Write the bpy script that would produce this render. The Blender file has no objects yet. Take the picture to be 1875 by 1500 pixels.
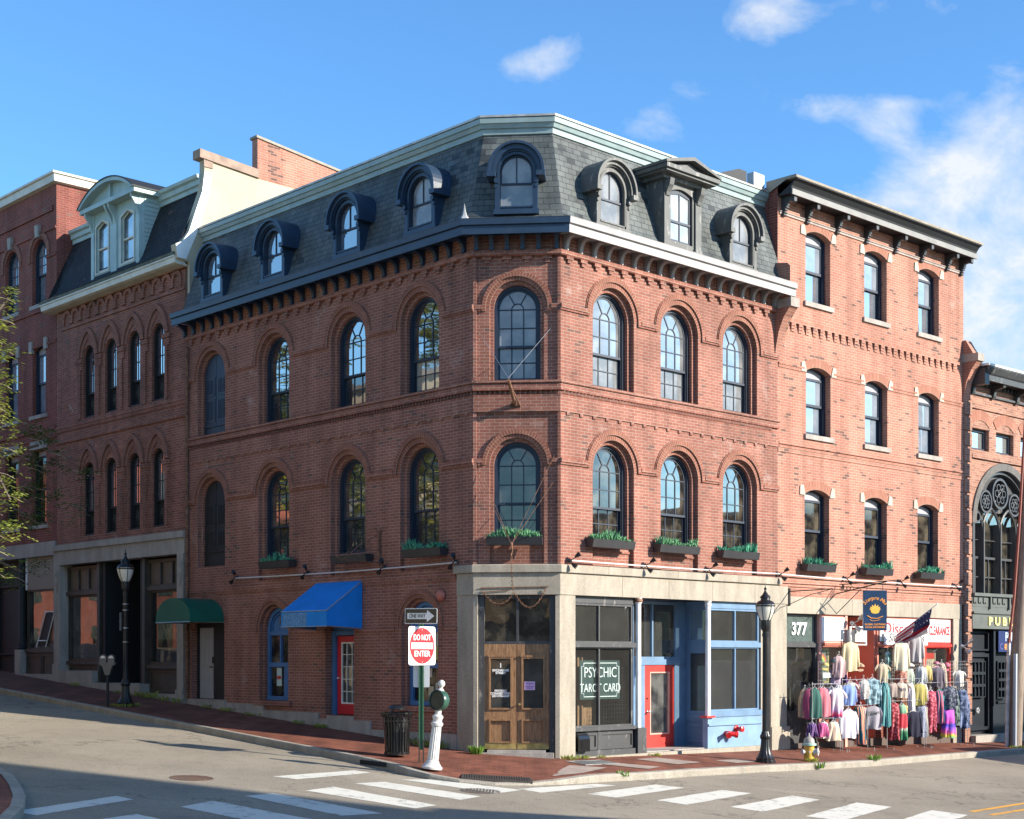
import bpy, bmesh, math, random
from mathutils import Vector, Matrix, geometry
random.seed(7)
R_ = math.radians
scene = bpy.context.scene
col = scene.collection

# ---------------------------------------------------------------- camera
cam_d = bpy.data.cameras.new('camera')
cam = bpy.data.objects.new('camera', cam_d)
col.objects.link(cam)
cam.location = (0, 0, 2.09)
cam.rotation_euler = (R_(90), 0, 0)
cam_d.sensor_width = 36
cam_d.lens = 36 * 2690 / 1875
cam_d.shift_y = (1205 - 750) / 1875
cam_d.clip_start = 0.1
cam_d.clip_end = 3000
scene.camera = cam

# ---------------------------------------------------------------- light
SUN_EL, SUN_H = R_(23), (0.941, -0.339)
scene.view_settings.view_transform = 'Standard'
scene.view_settings.look = 'None'
scene.view_settings.exposure = 1.0
scene.view_settings.gamma = 1
scene.cycles.max_bounces = 5
scene.cycles.diffuse_bounces = 2
scene.cycles.glossy_bounces = 3
scene.cycles.transparent_max_bounces = 12
sun_d = bpy.data.lights.new('sun', 'SUN')
sun_d.energy = 5.0
sun_d.angle = R_(0.5)
sun_d.color = (1.0, 0.92, 0.79)
sun = bpy.data.objects.new('sun', sun_d)
col.objects.link(sun)
sv = Vector((SUN_H[0] * math.cos(SUN_EL), SUN_H[1] * math.cos(SUN_EL), math.sin(SUN_EL)))
sun.rotation_euler = sv.to_track_quat('Z', 'Y').to_euler()
sun.location = (30, -10, 40)

world = bpy.data.worlds.new('World')
scene.world = world
world.use_nodes = True
wt = world.node_tree
wt.nodes.clear()
def wn(t, **k):
    n = wt.nodes.new(t)
    for a, b in k.items():
        setattr(n, a, b)
    return n
def wl(a, b):
    wt.links.new(a, b)
def wmath(op, a, b=None, c=None, clamp=False):
    n = wn('ShaderNodeMath', operation=op, use_clamp=clamp)
    for i, s in enumerate((a, b, c)):
        if s is None:
            continue
        if isinstance(s, (int, float)):
            n.inputs[i].default_value = s
        else:
            wl(s, n.inputs[i])
    return n.outputs[0]
sky = wn('ShaderNodeTexSky', sky_type='NISHITA', sun_disc=False)
sky.sun_elevation = SUN_EL
sky.sun_rotation = math.atan2(SUN_H[0], SUN_H[1])
sky.air_density = 1.0
sky.dust_density = 0.25
sky.ozone_density = 3.0
# clouds stand at real directions of the sky: a handful of soft patches broken up by noise
tc = wn('ShaderNodeTexCoord')
sep = wn('ShaderNodeSeparateXYZ')
wl(tc.outputs['Generated'], sep.inputs[0])
ysafe = wmath('MAXIMUM', wmath('ABSOLUTE', sep.outputs[1]), 0.02)
cu = wmath('DIVIDE', sep.outputs[0], ysafe)
cv = wmath('DIVIDE', sep.outputs[2], ysafe)
comb = wn('ShaderNodeCombineXYZ')
wl(cu, comb.inputs[0]); wl(cv, comb.inputs[1]); wl(sep.outputs[1], comb.inputs[2])
nz = wn('ShaderNodeTexNoise')
nz.inputs['Scale'].default_value = 11
nz.inputs['Detail'].default_value = 5
nz.inputs['Roughness'].default_value = 0.66
nz.inputs['Distortion'].default_value = 0.3
mp = wn('ShaderNodeMapping')
mp.inputs['Scale'].default_value = (1.0, 1.25, 0.2)
wl(comb.outputs[0], mp.inputs[0]); wl(mp.outputs[0], nz.inputs['Vector'])
nsum = wmath('MULTIPLY', nz.outputs[0], 1.28)
CL_ = [(1930, 560, 360, 250, 2.2), (1890, 250, 120, 110, 1.15), (1700, 330, 130, 60, .75), (1400, 25, 110, 60, 1.0), (1680, 8, 120, 26, .5),
       (1035, 92, 52, 34, 0.8), (955, 124, 58, 34, 0.9), (1180, 222, 76, 40, 0.8), (1522, 203, 68, 36, 1.05), (1632, 225, 46, 40, 1.0),
       (1262, 160, 60, 30, 0.85), (1660, 188, 50, 16, .6)]
acc = None
for px, py, rx, ry, den in CL_:
    u0, v0 = (px - 937.5) / 2690, (1205 - py) / 2690
    a = wmath('DIVIDE', wmath('SUBTRACT', cu, u0), rx / 2690)
    b = wmath('DIVIDE', wmath('SUBTRACT', cv, v0), ry / 2690)
    d2 = wmath('ADD', wmath('MULTIPLY', a, a), wmath('MULTIPLY', b, b))
    g_ = wmath('MULTIPLY', wmath('POWER', 2.718, wmath('MULTIPLY', d2, -0.9)), den)
    acc = g_ if acc is None else wmath('ADD', acc, g_)
front = wmath('GREATER_THAN', sep.outputs[1], 0.02)
acc = wmath('MULTIPLY', wmath('MINIMUM', acc, 1.35), front)
# the rest of the sky carries loose scattered cloud
back = wmath('MULTIPLY', wmath('SUBTRACT', 1.0, front), 0.45)
acc = wmath('ADD', acc, back)
cm = wmath('SUBTRACT', wmath('ADD', wmath('MULTIPLY', nsum, 1.7), wmath('MULTIPLY', acc, 0.85)), 1.48)
ramp = wmath('MULTIPLY', cm, 1.05, clamp=True)
cmask = wmath('MULTIPLY', wmath('MULTIPLY', ramp, wmath('MINIMUM', wmath('MULTIPLY', acc, 2.0), 1.0)), 0.86)
cr = wn('ShaderNodeValToRGB')
cr.color_ramp.elements[0].position = 0.38
cr.color_ramp.elements[0].color = (3.6, 4.2, 4.9, 1)
cr.color_ramp.elements[1].position = 0.62
cr.color_ramp.elements[1].color = (5.0, 5.05, 5.1, 1)
wl(nz.outputs[0], cr.inputs[0])
tint = wn('ShaderNodeMixRGB', blend_type='MULTIPLY')
tint.inputs[0].default_value = 1
tint.inputs[2].default_value = (.74, 1.14, 1.42, 1)
wl(sky.outputs[0], tint.inputs[1])
mixc = wn('ShaderNodeMixRGB')
wl(cmask, mixc.inputs[0]); wl(tint.outputs[0], mixc.inputs[1]); wl(cr.outputs[0], mixc.inputs[2])
bg = wn('ShaderNodeBackground')
bg.inputs['Strength'].default_value = 0.1
wl(mixc.outputs[0], bg.inputs[0])
wo = wn('ShaderNodeOutputWorld')
wl(bg.outputs[0], wo.inputs[0])

# ---------------------------------------------------------------- site geometry
GX, GY = -.0602, .0372
def nrm(a, b):
    l = math.hypot(a, b)
    return (a / l, b / l)
dR = nrm(2822.5, 2690.); dL = nrm(-2557.5, 2690.); dR2 = nrm(2912.5, 2690.)
CR = (0.992, 30.5); CL = (-.792, 30.66)
sR2 = 7.551
CR2 = (CR[0] + dR[0] * sR2, CR[1] + dR[1] * sR2)
def hg(X, Y):
    """height of the sloping ground"""
    x = max(-34, min(34, X - CR[0])); y = max(-34, min(34, Y - CR[1]))
    return GX * x + GY * y
def frame(P, d):
    a = math.atan2(d[1], d[0])
    return Matrix.Translation((P[0], P[1], 0)) @ Matrix.Rotation(a, 4, 'Z')
FR = frame(CR, dR)
FL = frame(CL, (-dL[0], -dL[1]))          # x = -s : the viewer's right is +x, +y goes into the wall
FC = frame(CL, nrm(CR[0] - CL[0], CR[1] - CL[1]))
WC = math.hypot(CR[0] - CL[0], CR[1] - CL[1])
F2 = frame(CR2, dR2)
T = Matrix.Translation
def W(M, x, y, z=0):
    return M @ Vector((x, y, z))
def Wg(M, x, y, dz=0):
    p = M @ Vector((x, y, 0))
    p.z = hg(p.x, p.y) + dz
    return p

# ---------------------------------------------------------------- mesh builder
class MB:
    def __init__(s):
        s.v = []; s.f = []; s.uv = {}
    def vert(s, p):
        s.v.append(tuple(p)); return len(s.v) - 1
    def face(s, pts, uv=None):
        i0 = len(s.v)
        s.v.extend(tuple(p) for p in pts)
        if uv is not None:
            s.uv[len(s.f)] = uv
        s.f.append(tuple(range(i0, i0 + len(pts))))
    def box(s, x0, x1, y0, y1, z0, z1):
        if x0 > x1: x0, x1 = x1, x0
        if y0 > y1: y0, y1 = y1, y0
        if z0 > z1: z0, z1 = z1, z0
        A = [(x0, y0), (x1, y0), (x1, y1), (x0, y1)]
        for i in range(4):
            a, b = A[i], A[(i + 1) % 4]
            s.face([(a[0], a[1], z0), (b[0], b[1], z0), (b[0], b[1], z1), (a[0], a[1], z1)])
        s.face([(p[0], p[1], z1) for p in A]); s.face([(p[0], p[1], z0) for p in reversed(A)])
        return s
    def prism(s, poly, axis, a, b):
        """poly of 2-D points pushed along axis ('x': (y,z), 'y': (x,z), 'z': (x,y))"""
        def P(p, t):
            return {'x': (t, p[0], p[1]), 'y': (p[0], t, p[1]), 'z': (p[0], p[1], t)}[axis]
        n = len(poly)
        for i in range(n):
            p, q = poly[i], poly[(i + 1) % n]
            s.face([P(p, a), P(q, a), P(q, b), P(p, b)])
        tri = geometry.tessellate_polygon([[Vector((p[0], p[1], 0)) for p in poly]])
        for t in tri:
            s.face([P(poly[k], a) for k in t]); s.face([P(poly[k], b) for k in t])
        return s
    def band(s, Po, Pi, y0, y1, caps=True, voussoir=False, back=False):
        """ring between the outer and inner outline (lists of (x,z)), front at y0, back at y1"""
        L = 0
        for i in range(len(Po) - 1):
            a, b, c, d = Po[i], Po[i + 1], Pi[i + 1], Pi[i]
            l = math.hypot(b[0] - a[0], b[1] - a[1]); w = math.hypot(a[0] - d[0], a[1] - d[1])
            uv = [(L, w), (L + l, w), (L + l, 0), (L, 0)] if voussoir else None
            s.face([(a[0], y0, a[1]), (b[0], y0, b[1]), (c[0], y0, c[1]), (d[0], y0, d[1])], uv)
            e = abs(y1 - y0)
            uvs = [(L, 0), (L + l, 0), (L + l, e), (L, e)] if voussoir else None
            s.face([(a[0], y0, a[1]), (b[0], y0, b[1]), (b[0], y1, b[1]), (a[0], y1, a[1])], uvs)
            s.face([(d[0], y0, d[1]), (c[0], y0, c[1]), (c[0], y1, c[1]), (d[0], y1, d[1])], uvs)
            if back:
                s.face([(a[0], y1, a[1]), (b[0], y1, b[1]), (c[0], y1, c[1]), (d[0], y1, d[1])], uv)
            L += l
        if caps:
            for i in (0, -1):
                a, d = Po[i], Pi[i]
                s.face([(a[0], y0, a[1]), (d[0], y0, d[1]), (d[0], y1, d[1]), (a[0], y1, a[1])])
        return s
    def skirt(s, P, y0, y1):
        """reveal along an outline"""
        for i in range(len(P) - 1):
            a, b = P[i], P[i + 1]
            s.face([(a[0], y0, a[1]), (b[0], y0, b[1]), (b[0], y1, b[1]), (a[0], y1, a[1])])
        return s
    def flat(s, outer, holes, y):
        polys = [[Vector((p[0], p[1], 0)) for p in outer]] + [[Vector((p[0], p[1], 0)) for p in h] for h in holes]
        fl = [p for q in polys for p in q]
        for t in geometry.tessellate_polygon(polys):
            s.face([(fl[k][0], y, fl[k][1]) for k in t])
        return s
    def tube(s, pts, r, n=8, cap=True):
        pts = [Vector(p) for p in pts]
        rs = r if isinstance(r, (list, tuple)) else [r] * len(pts)
        rings = []
        up0 = None
        for i, p in enumerate(pts):
            d = (pts[min(i + 1, len(pts) - 1)] - pts[max(i - 1, 0)])
            if d.length < 1e-9: d = Vector((0, 0, 1))
            d.normalize()
            if up0 is None:
                up0 = Vector((0, 0, 1)) if abs(d.z) < .9 else Vector((1, 0, 0))
            a = d.cross(up0)
            if a.length < 1e-4: a = d.cross(Vector((0, 1, 0)))
            a.normalize(); b = a.cross(d).normalized(); up0 = b
            rings.append([s.vert(p + (a * math.cos(t) + b * math.sin(t)) * rs[i]) for t in [2 * math.pi * k / n for k in range(n)]])
        for i in range(len(rings) - 1):
            for k in range(n):
                s.f.append((rings[i][k], rings[i][(k + 1) % n], rings[i + 1][(k + 1) % n], rings[i + 1][k]))
        if cap:
            s.f.append(tuple(rings[0])); s.f.append(tuple(rings[-1]))
        return s
    def lathe(s, prof, c=(0, 0, 0), n=16, flute=0, cap=True):
        rings = []
        for r, z in prof:
            rings.append([s.vert((c[0] + (r * (1 - (flute if k % 2 else 0))) * math.cos(2 * math.pi * k / n), c[1] + (r * (1 - (flute if k % 2 else 0))) * math.sin(2 * math.pi * k / n), c[2] + z)) for k in range(n)])
        for i in range(len(rings) - 1):
            for k in range(n):
                s.f.append((rings[i][k], rings[i][(k + 1) % n], rings[i + 1][(k + 1) % n], rings[i + 1][k]))
        if cap:
            s.f.append(tuple(rings[0])); s.f.append(tuple(rings[-1]))
        return s
    def mesh_in(s, me, M=None):
        i0 = len(s.v)
        for v in me.vertices:
            s.v.append(tuple(M @ v.co) if M else tuple(v.co))
        for p in me.polygons:
            s.f.append(tuple(i0 + k for k in p.vertices))
        return s
    def build(s, name, mat, parent=None, M=None, smooth=False, merge=True):
        me = bpy.data.meshes.new(name)
        me.from_pydata(s.v, [], s.f)
        me.update()
        ul = me.uv_layers.new(name='UVMap')
        li = 0
        uvd = [0.0] * (2 * len(me.loops))
        for fi, p in enumerate(me.polygons):
            cu_ = s.uv.get(fi)
            n = p.normal
            ax, ay, az = abs(n.x), abs(n.y), abs(n.z)
            for j, l in enumerate(p.loop_indices):
                if cu_ is not None:
                    q = cu_[j]
                else:
                    c = me.vertices[me.loops[l].vertex_index].co
                    q = (c.x, c.z) if (ay >= ax and ay >= az) else ((c.y, c.z) if ax >= az else (c.x, c.y))
                uvd[2 * l] = q[0]; uvd[2 * l + 1] = q[1]
        ul.data.foreach_set('uv', uvd)
        if merge:
            bm = bmesh.new(); bm.from_mesh(me)
            bmesh.ops.remove_doubles(bm, verts=bm.verts, dist=1e-5)
            bmesh.ops.recalc_face_normals(bm, faces=bm.faces)
            bm.to_mesh(me); bm.free()
        if smooth:
            me.polygons.foreach_set('use_smooth', [True] * len(me.polygons))
            if smooth != 'all':
                try: me.set_sharp_from_angle(angle=R_(38))
                except Exception: pass
        if mat: me.materials.append(mat)
        return link(name, me, parent, M)
def link(name, me, parent=None, M=None):
    o = bpy.data.objects.new(name, me)
    col.objects.link(o)
    if parent is not None:
        o.parent = parent
        wm = WM[parent.name].inverted()
        loc = wm @ (M if M is not None else WM[parent.name])
    else:
        loc = M if M is not None else Matrix()
    o.matrix_basis = loc
    WM[o.name] = (M.copy() if M is not None else (WM[parent.name].copy() if parent is not None else Matrix()))
    return o
WM = {}
def setp(o, label=None, cat=None, group=None, kind=None):
    if label: o['label'] = label
    if cat: o['category'] = cat
    if group: o['group'] = group
    if kind: o['kind'] = kind
    return o
def thing(name, label, cat, M, group=None):
    return setp(link(name, None, None, M), label, cat, group)
def kids(o):
    return [c for c in ALLKIDS.get(o.name, [])]
def copy_tree(o, M, parent=None, label=None, name=None):
    """copy of a thing or part with its children, placed at world matrix M"""
    def rec(src, Mw, par):
        c = src.copy(); col.objects.link(c)
        WM[c.name] = Mw.copy()
        c.parent = par
        c.matrix_basis = (WM[par.name].inverted() @ Mw) if par is not None else Mw
        for ch in [x for x in src.children]:
            rec(ch, Mw @ (WM[src.name].inverted() @ WM[ch.name]), c)
        return c
    c = rec(o, M, parent)
    if label: c['label'] = label
    return c

def arch(r, cx, cz, zb, n=20, close=False):
    P = [(cx - r, zb)]
    if zb < cz - 1e-6 or zb > cz + 1e-6:
        pass
    else:
        P = []
    for k in range(n + 1):
        t = math.pi - math.pi * k / n
        P.append((cx + r * math.cos(t), cz + r * math.sin(t)))
    if P[-1][1] > zb + 1e-6: P.append((cx + r, zb))
    return P
def segarch(hw, rise, cx, cz, zb, n=10):
    """segmental arch opening: jambs to cz, then a shallow curve of the given rise"""
    Rr = (hw * hw + rise * rise) / (2 * rise)
    a0 = math.asin(hw / Rr)
    P = [(cx - hw, zb)]
    for k in range(n + 1):
        t = -a0 + 2 * a0 * k / n
        P.append((cx + Rr * math.sin(t), cz + rise - Rr + Rr * math.cos(t)))
    P.append((cx + hw, zb))
    return P
def offs(path, d):
    """mitred offset of an open 2-D path (d > 0: to the street side, the right of travel)"""
    out = []
    n = len(path)
    for i in range(n):
        ns = []
        for a, b in ((i - 1, i), (i, i + 1)):
            if a < 0 or b >= n: continue
            dx, dy = path[b][0] - path[a][0], path[b][1] - path[a][1]
            l = math.hypot(dx, dy)
            ns.append((dy / l, -dx / l))
        if len(ns) == 1:
            m = ns[0]; k = 1
        else:
            m = (ns[0][0] + ns[1][0], ns[0][1] + ns[1][1]); l = math.hypot(*m); m = (m[0] / l, m[1] / l)
            k = 1 / (m[0] * ns[0][0] + m[1] * ns[0][1])
        out.append((path[i][0] + m[0] * d * k, path[i][1] + m[1] * d * k))
    return out
def sweep(mb, path, prof, org, caps=True, segs=None):
    """prof: [(offset outwards, z)...] run along path (world XY), verts relative to org"""
    rows = [[(p[0] - org[0], p[1] - org[1], z) for p in offs(path, o)] for o, z in prof]
    vv = 0
    for i in range(len(prof) - 1):
        dv = math.hypot(prof[i + 1][0] - prof[i][0], prof[i + 1][1] - prof[i][1])
        uu = 0
        for j in (segs or range(len(path) - 1)):
            a, b = rows[i][j], rows[i][j + 1]; c, d = rows[i + 1][j + 1], rows[i + 1][j]
            du = math.hypot(path[j + 1][0] - path[j][0], path[j + 1][1] - path[j][1])
            mb.face([a, b, c, d], [(uu, vv), (uu + du, vv), (uu + du, vv + dv), (uu, vv + dv)])
            uu += du
        vv += dv
    if caps:
        for e in (0, -1):
            if segs is None or (e == 0 and 0 in segs) or (e == -1 and len(path) - 2 in segs): mb.face([r[e] for r in rows])
    return mb

# ---------------------------------------------------------------- materials
MATS = {}
def mat(name, base=(.5, .5, .5), rough=.6, metal=0, spec=.5, nscale=0, namt=0, bump=0, bscale=30, emit=None, coat=0, base2=None, detail=6, uv=False):
    if name in MATS: return MATS[name]
    m = bpy.data.materials.new(name); MATS[name] = m
    m.use_nodes = True
    nt = m.node_tree; b = nt.nodes['Principled BSDF']
    b.inputs['Base Color'].default_value = (*base, 1)
    b.inputs['Roughness'].default_value = rough
    b.inputs['Metallic'].default_value = metal
    b.inputs['Specular IOR Level'].default_value = spec
    if coat: b.inputs['Coat Weight'].default_value = coat
    tcn = nt.nodes.new('ShaderNodeTexCoord')
    vec = tcn.outputs['UV' if uv else 'Object']
    if namt:
        n = nt.nodes.new('ShaderNodeTexNoise'); n.inputs['Scale'].default_value = nscale; n.inputs['Detail'].default_value = detail
        nt.links.new(vec, n.inputs['Vector'])
        r = nt.nodes.new('ShaderNodeValToRGB')
        r.color_ramp.elements[0].position = .3; r.color_ramp.elements[1].position = .7
        c2 = base2 if base2 else tuple(max(0, c * (1 - namt)) for c in base)
        c1 = base if base2 else tuple(min(1, c * (1 + namt * .5)) for c in base)
        r.color_ramp.elements[0].color = (*c2, 1); r.color_ramp.elements[1].color = (*c1, 1)
        nt.links.new(n.outputs[0], r.inputs[0]); nt.links.new(r.outputs[0], b.inputs['Base Color'])
    if bump:
        n2 = nt.nodes.new('ShaderNodeTexNoise'); n2.inputs['Scale'].default_value = bscale; n2.inputs['Detail'].default_value = 4
        nt.links.new(vec, n2.inputs['Vector'])
        bp = nt.nodes.new('ShaderNodeBump'); bp.inputs['Strength'].default_value = bump; bp.inputs['Distance'].default_value = .02
        nt.links.new(n2.outputs[0], bp.inputs['Height']); nt.links.new(bp.outputs[0], b.inputs['Normal'])
    if emit:
        b.inputs['Emission Color'].default_value = (*emit[:3], 1); b.inputs['Emission Strength'].default_value = emit[3]
    return m
def brickmat(name, c1, c2, mortar, bw=.215, bh=.068, ms=.006, rough=.85, stain=(.55, .35), dark=(.17, .09, .072), darkamt=.05, bump=.5, offset=.5, scale=1., soot=.25, white=0., uvs=True):
    m = bpy.data.materials.new(name); MATS[name] = m
    m.use_nodes = True; nt = m.node_tree; N = nt.nodes; Lk = nt.links
    b = N['Principled BSDF']; b.inputs['Roughness'].default_value = rough; b.inputs['Specular IOR Level'].default_value = .2
    tcn = N.new('ShaderNodeTexCoord'); vec = tcn.outputs['UV' if uvs else 'Object']
    # slight unevenness of the courses
    wn_ = N.new('ShaderNodeTexNoise'); wn_.inputs['Scale'].default_value = 3; Lk.new(vec, wn_.inputs['Vector'])
    wsub = N.new('ShaderNodeVectorMath'); wsub.operation = 'SUBTRACT'; wsub.inputs[1].default_value = (.5, .5, .5); Lk.new(wn_.outputs['Color'], wsub.inputs[0])
    wsc = N.new('ShaderNodeVectorMath'); wsc.operation = 'SCALE'; wsc.inputs['Scale'].default_value = .008; Lk.new(wsub.outputs[0], wsc.inputs[0])
    wad = N.new('ShaderNodeVectorMath'); Lk.new(vec, wad.inputs[0]); Lk.new(wsc.outputs[0], wad.inputs[1])
    br = N.new('ShaderNodeTexBrick'); br.offset = offset; br.squash = 1
    br.inputs['Scale'].default_value = scale; br.inputs['Brick Width'].default_value = bw; br.inputs['Row Height'].default_value = bh
    br.inputs['Mortar Size'].default_value = ms; br.inputs['Mortar Smooth'].default_value = .25; br.inputs['Bias'].default_value = -.1
    br.inputs['Color1'].default_value = (*c1, 1); br.inputs['Color2'].default_value = (*c2, 1); br.inputs['Mortar'].default_value = (*mortar, 1)
    Lk.new(wad.outputs[0], br.inputs['Vector'])
    # a share of burnt bricks: per-brick random value taken from a second brick texture without mortar
    br2 = N.new('ShaderNodeTexBrick'); br2.offset = offset; br2.squash = 1
    for k, v in (('Scale', scale), ('Brick Width', bw), ('Row Height', bh), ('Mortar Size', 0.0), ('Bias', 0.)): br2.inputs[k].default_value = v
    br2.inputs['Color1'].default_value = (0, 0, 0, 1); br2.inputs['Color2'].default_value = (1, 1, 1, 1)
    Lk.new(wad.outputs[0], br2.inputs['Vector'])
    n0 = N.new('ShaderNodeTexNoise'); n0.inputs['Scale'].default_value = .9; n0.inputs['Detail'].default_value = 2; Lk.new(vec, n0.inputs['Vector'])
    ad = N.new('ShaderNodeMath'); ad.operation = 'ADD'; Lk.new(br2.outputs['Color'], ad.inputs[0]); Lk.new(n0.outputs[0], ad.inputs[1])
    thr = N.new('ShaderNodeMapRange'); thr.inputs['From Min'].default_value = 1.52 - darkamt; thr.inputs['From Max'].default_value = 1.58 - darkamt; Lk.new(ad.outputs[0], thr.inputs['Value'])
    fm = N.new('ShaderNodeMath'); fm.operation = 'SUBTRACT'; fm.inputs[0].default_value = 1; Lk.new(br.outputs['Fac'], fm.inputs[1])
    dm = N.new('ShaderNodeMath'); dm.operation = 'MULTIPLY'; Lk.new(thr.outputs[0], dm.inputs[0]); Lk.new(fm.outputs[0], dm.inputs[1])
    dk = N.new('ShaderNodeMixRGB'); dk.inputs[2].default_value = (*dark, 1); Lk.new(dm.outputs[0], dk.inputs[0]); Lk.new(br.outputs['Color'], dk.inputs[1])
    # broad weathering
    n1 = N.new('ShaderNodeTexNoise'); n1.inputs['Scale'].default_value = stain[0]; n1.inputs['Detail'].default_value = 4; n1.inputs['Roughness'].default_value = .65; Lk.new(vec, n1.inputs['Vector'])
    r1 = N.new('ShaderNodeMapRange'); r1.inputs['From Min'].default_value = .38; r1.inputs['From Max'].default_value = .7; r1.inputs['To Min'].default_value = 1 - soot; r1.inputs['To Max'].default_value = 1.1; Lk.new(n1.outputs[0], r1.inputs['Value'])
    n3 = N.new('ShaderNodeTexNoise'); n3.inputs['Scale'].default_value = 26; n3.inputs['Detail'].default_value = 2; Lk.new(vec, n3.inputs['Vector'])
    r3 = N.new('ShaderNodeMapRange'); r3.inputs['To Min'].default_value = .82; r3.inputs['To Max'].default_value = 1.18; Lk.new(n3.outputs[0], r3.inputs['Value'])
    mps = N.new('ShaderNodeMapping'); mps.inputs['Scale'].default_value = (2.6, .22, 1); Lk.new(vec, mps.inputs[0])
    n5 = N.new('ShaderNodeTexNoise'); n5.inputs['Scale'].default_value = 1.0; n5.inputs['Detail'].default_value = 4; Lk.new(mps.outputs[0], n5.inputs['Vector'])
    r5 = N.new('ShaderNodeMapRange'); r5.inputs['From Min'].default_value = .36; r5.inputs['From Max'].default_value = .56; r5.inputs['To Min'].default_value = .80; r5.inputs['To Max'].default_value = 1.03; Lk.new(n5.outputs[0], r5.inputs['Value'])
    m5 = N.new('ShaderNodeMath'); m5.operation = 'MULTIPLY'; Lk.new(r5.outputs[0], m5.inputs[0]); Lk.new(r3.outputs[0], m5.inputs[1])
    mm = N.new('ShaderNodeMath'); mm.operation = 'MULTIPLY'; Lk.new(r1.outputs[0], mm.inputs[0]); Lk.new(m5.outputs[0], mm.inputs[1])
    ml = N.new('ShaderNodeVectorMath'); ml.operation = 'SCALE'; Lk.new(dk.outputs[0], ml.inputs[0]); Lk.new(mm.outputs[0], ml.inputs['Scale'])
    last = ml.outputs[0]
    if white:
        n4 = N.new('ShaderNodeTexNoise'); n4.inputs['Scale'].default_value = .8; n4.inputs['Detail'].default_value = 5; n4.inputs['Roughness'].default_value = .75; Lk.new(vec, n4.inputs['Vector'])
        r4 = N.new('ShaderNodeMapRange'); r4.inputs['From Min'].default_value = .6; r4.inputs['From Max'].default_value = .72; r4.inputs['To Max'].default_value = white; Lk.new(n4.outputs[0], r4.inputs['Value'])
        wm_ = N.new('ShaderNodeMixRGB'); wm_.inputs[2].default_value = (.55, .5, .46, 1); Lk.new(r4.outputs[0], wm_.inputs[0]); Lk.new(last, wm_.inputs[1]); last = wm_.outputs[0]
    Lk.new(last, b.inputs['Base Color'])
    bp = N.new('ShaderNodeBump'); bp.inputs['Strength'].default_value = bump; bp.inputs['Distance'].default_value = .012
    hs = N.new('ShaderNodeMath'); hs.operation = 'ADD'; Lk.new(fm.outputs[0], hs.inputs[0])
    h3 = N.new('ShaderNodeMath'); h3.operation = 'MULTIPLY'; h3.inputs[1].default_value = .5; Lk.new(n3.outputs[0], h3.inputs[0]); Lk.new(h3.outputs[0], hs.inputs[1])
    Lk.new(hs.outputs[0], bp.inputs['Height']); Lk.new(bp.outputs[0], b.inputs['Normal'])
    return m
BRC1, BRC2, MOR = (.315, .130, .095), (.25, .098, .071), (.41, .30, .245)
M_brick = brickmat('brick', BRC1, BRC2, MOR, white=.3)
M_vous = brickmat('brick_arch', (.30, .112, .075), (.23, .083, .056), (.40, .28, .22), bw=.068, bh=.23, ms=.007, offset=0, darkamt=.02)
M_brick2 = brickmat('brick_pale', (.41, .182, .128), (.35, .148, .102), (.47, .34, .275), darkamt=.08, white=.2, soot=.15)
M_brick2v = brickmat('brick_pale_arch', (.43, .17, .11), (.32, .12, .08), (.5, .36, .28), bw=.068, bh=.4, ms=.007, offset=0, darkamt=0)
M_brick3 = brickmat('brick_deep', (.24, .072, .054), (.19, .055, .042), (.30, .18, .15), darkamt=.05, soot=.2)
M_brick4 = brickmat('brick_worn', (.31, .12, .085), (.20, .07, .052), (.38, .27, .21), white=.55)
M_brick5 = brickmat('brick_tan', (.40, .20, .14), (.27, .12, .085), (.46, .35, .28))
M_pave = brickmat('paving_brick', (.26, .085, .05), (.17, .058, .038), (.19, .13, .10), bw=.2, bh=.1, ms=.006, rough=.8, stain=(1.2, .4), darkamt=-.05, bump=.3, soot=.35, uvs=False)
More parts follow.
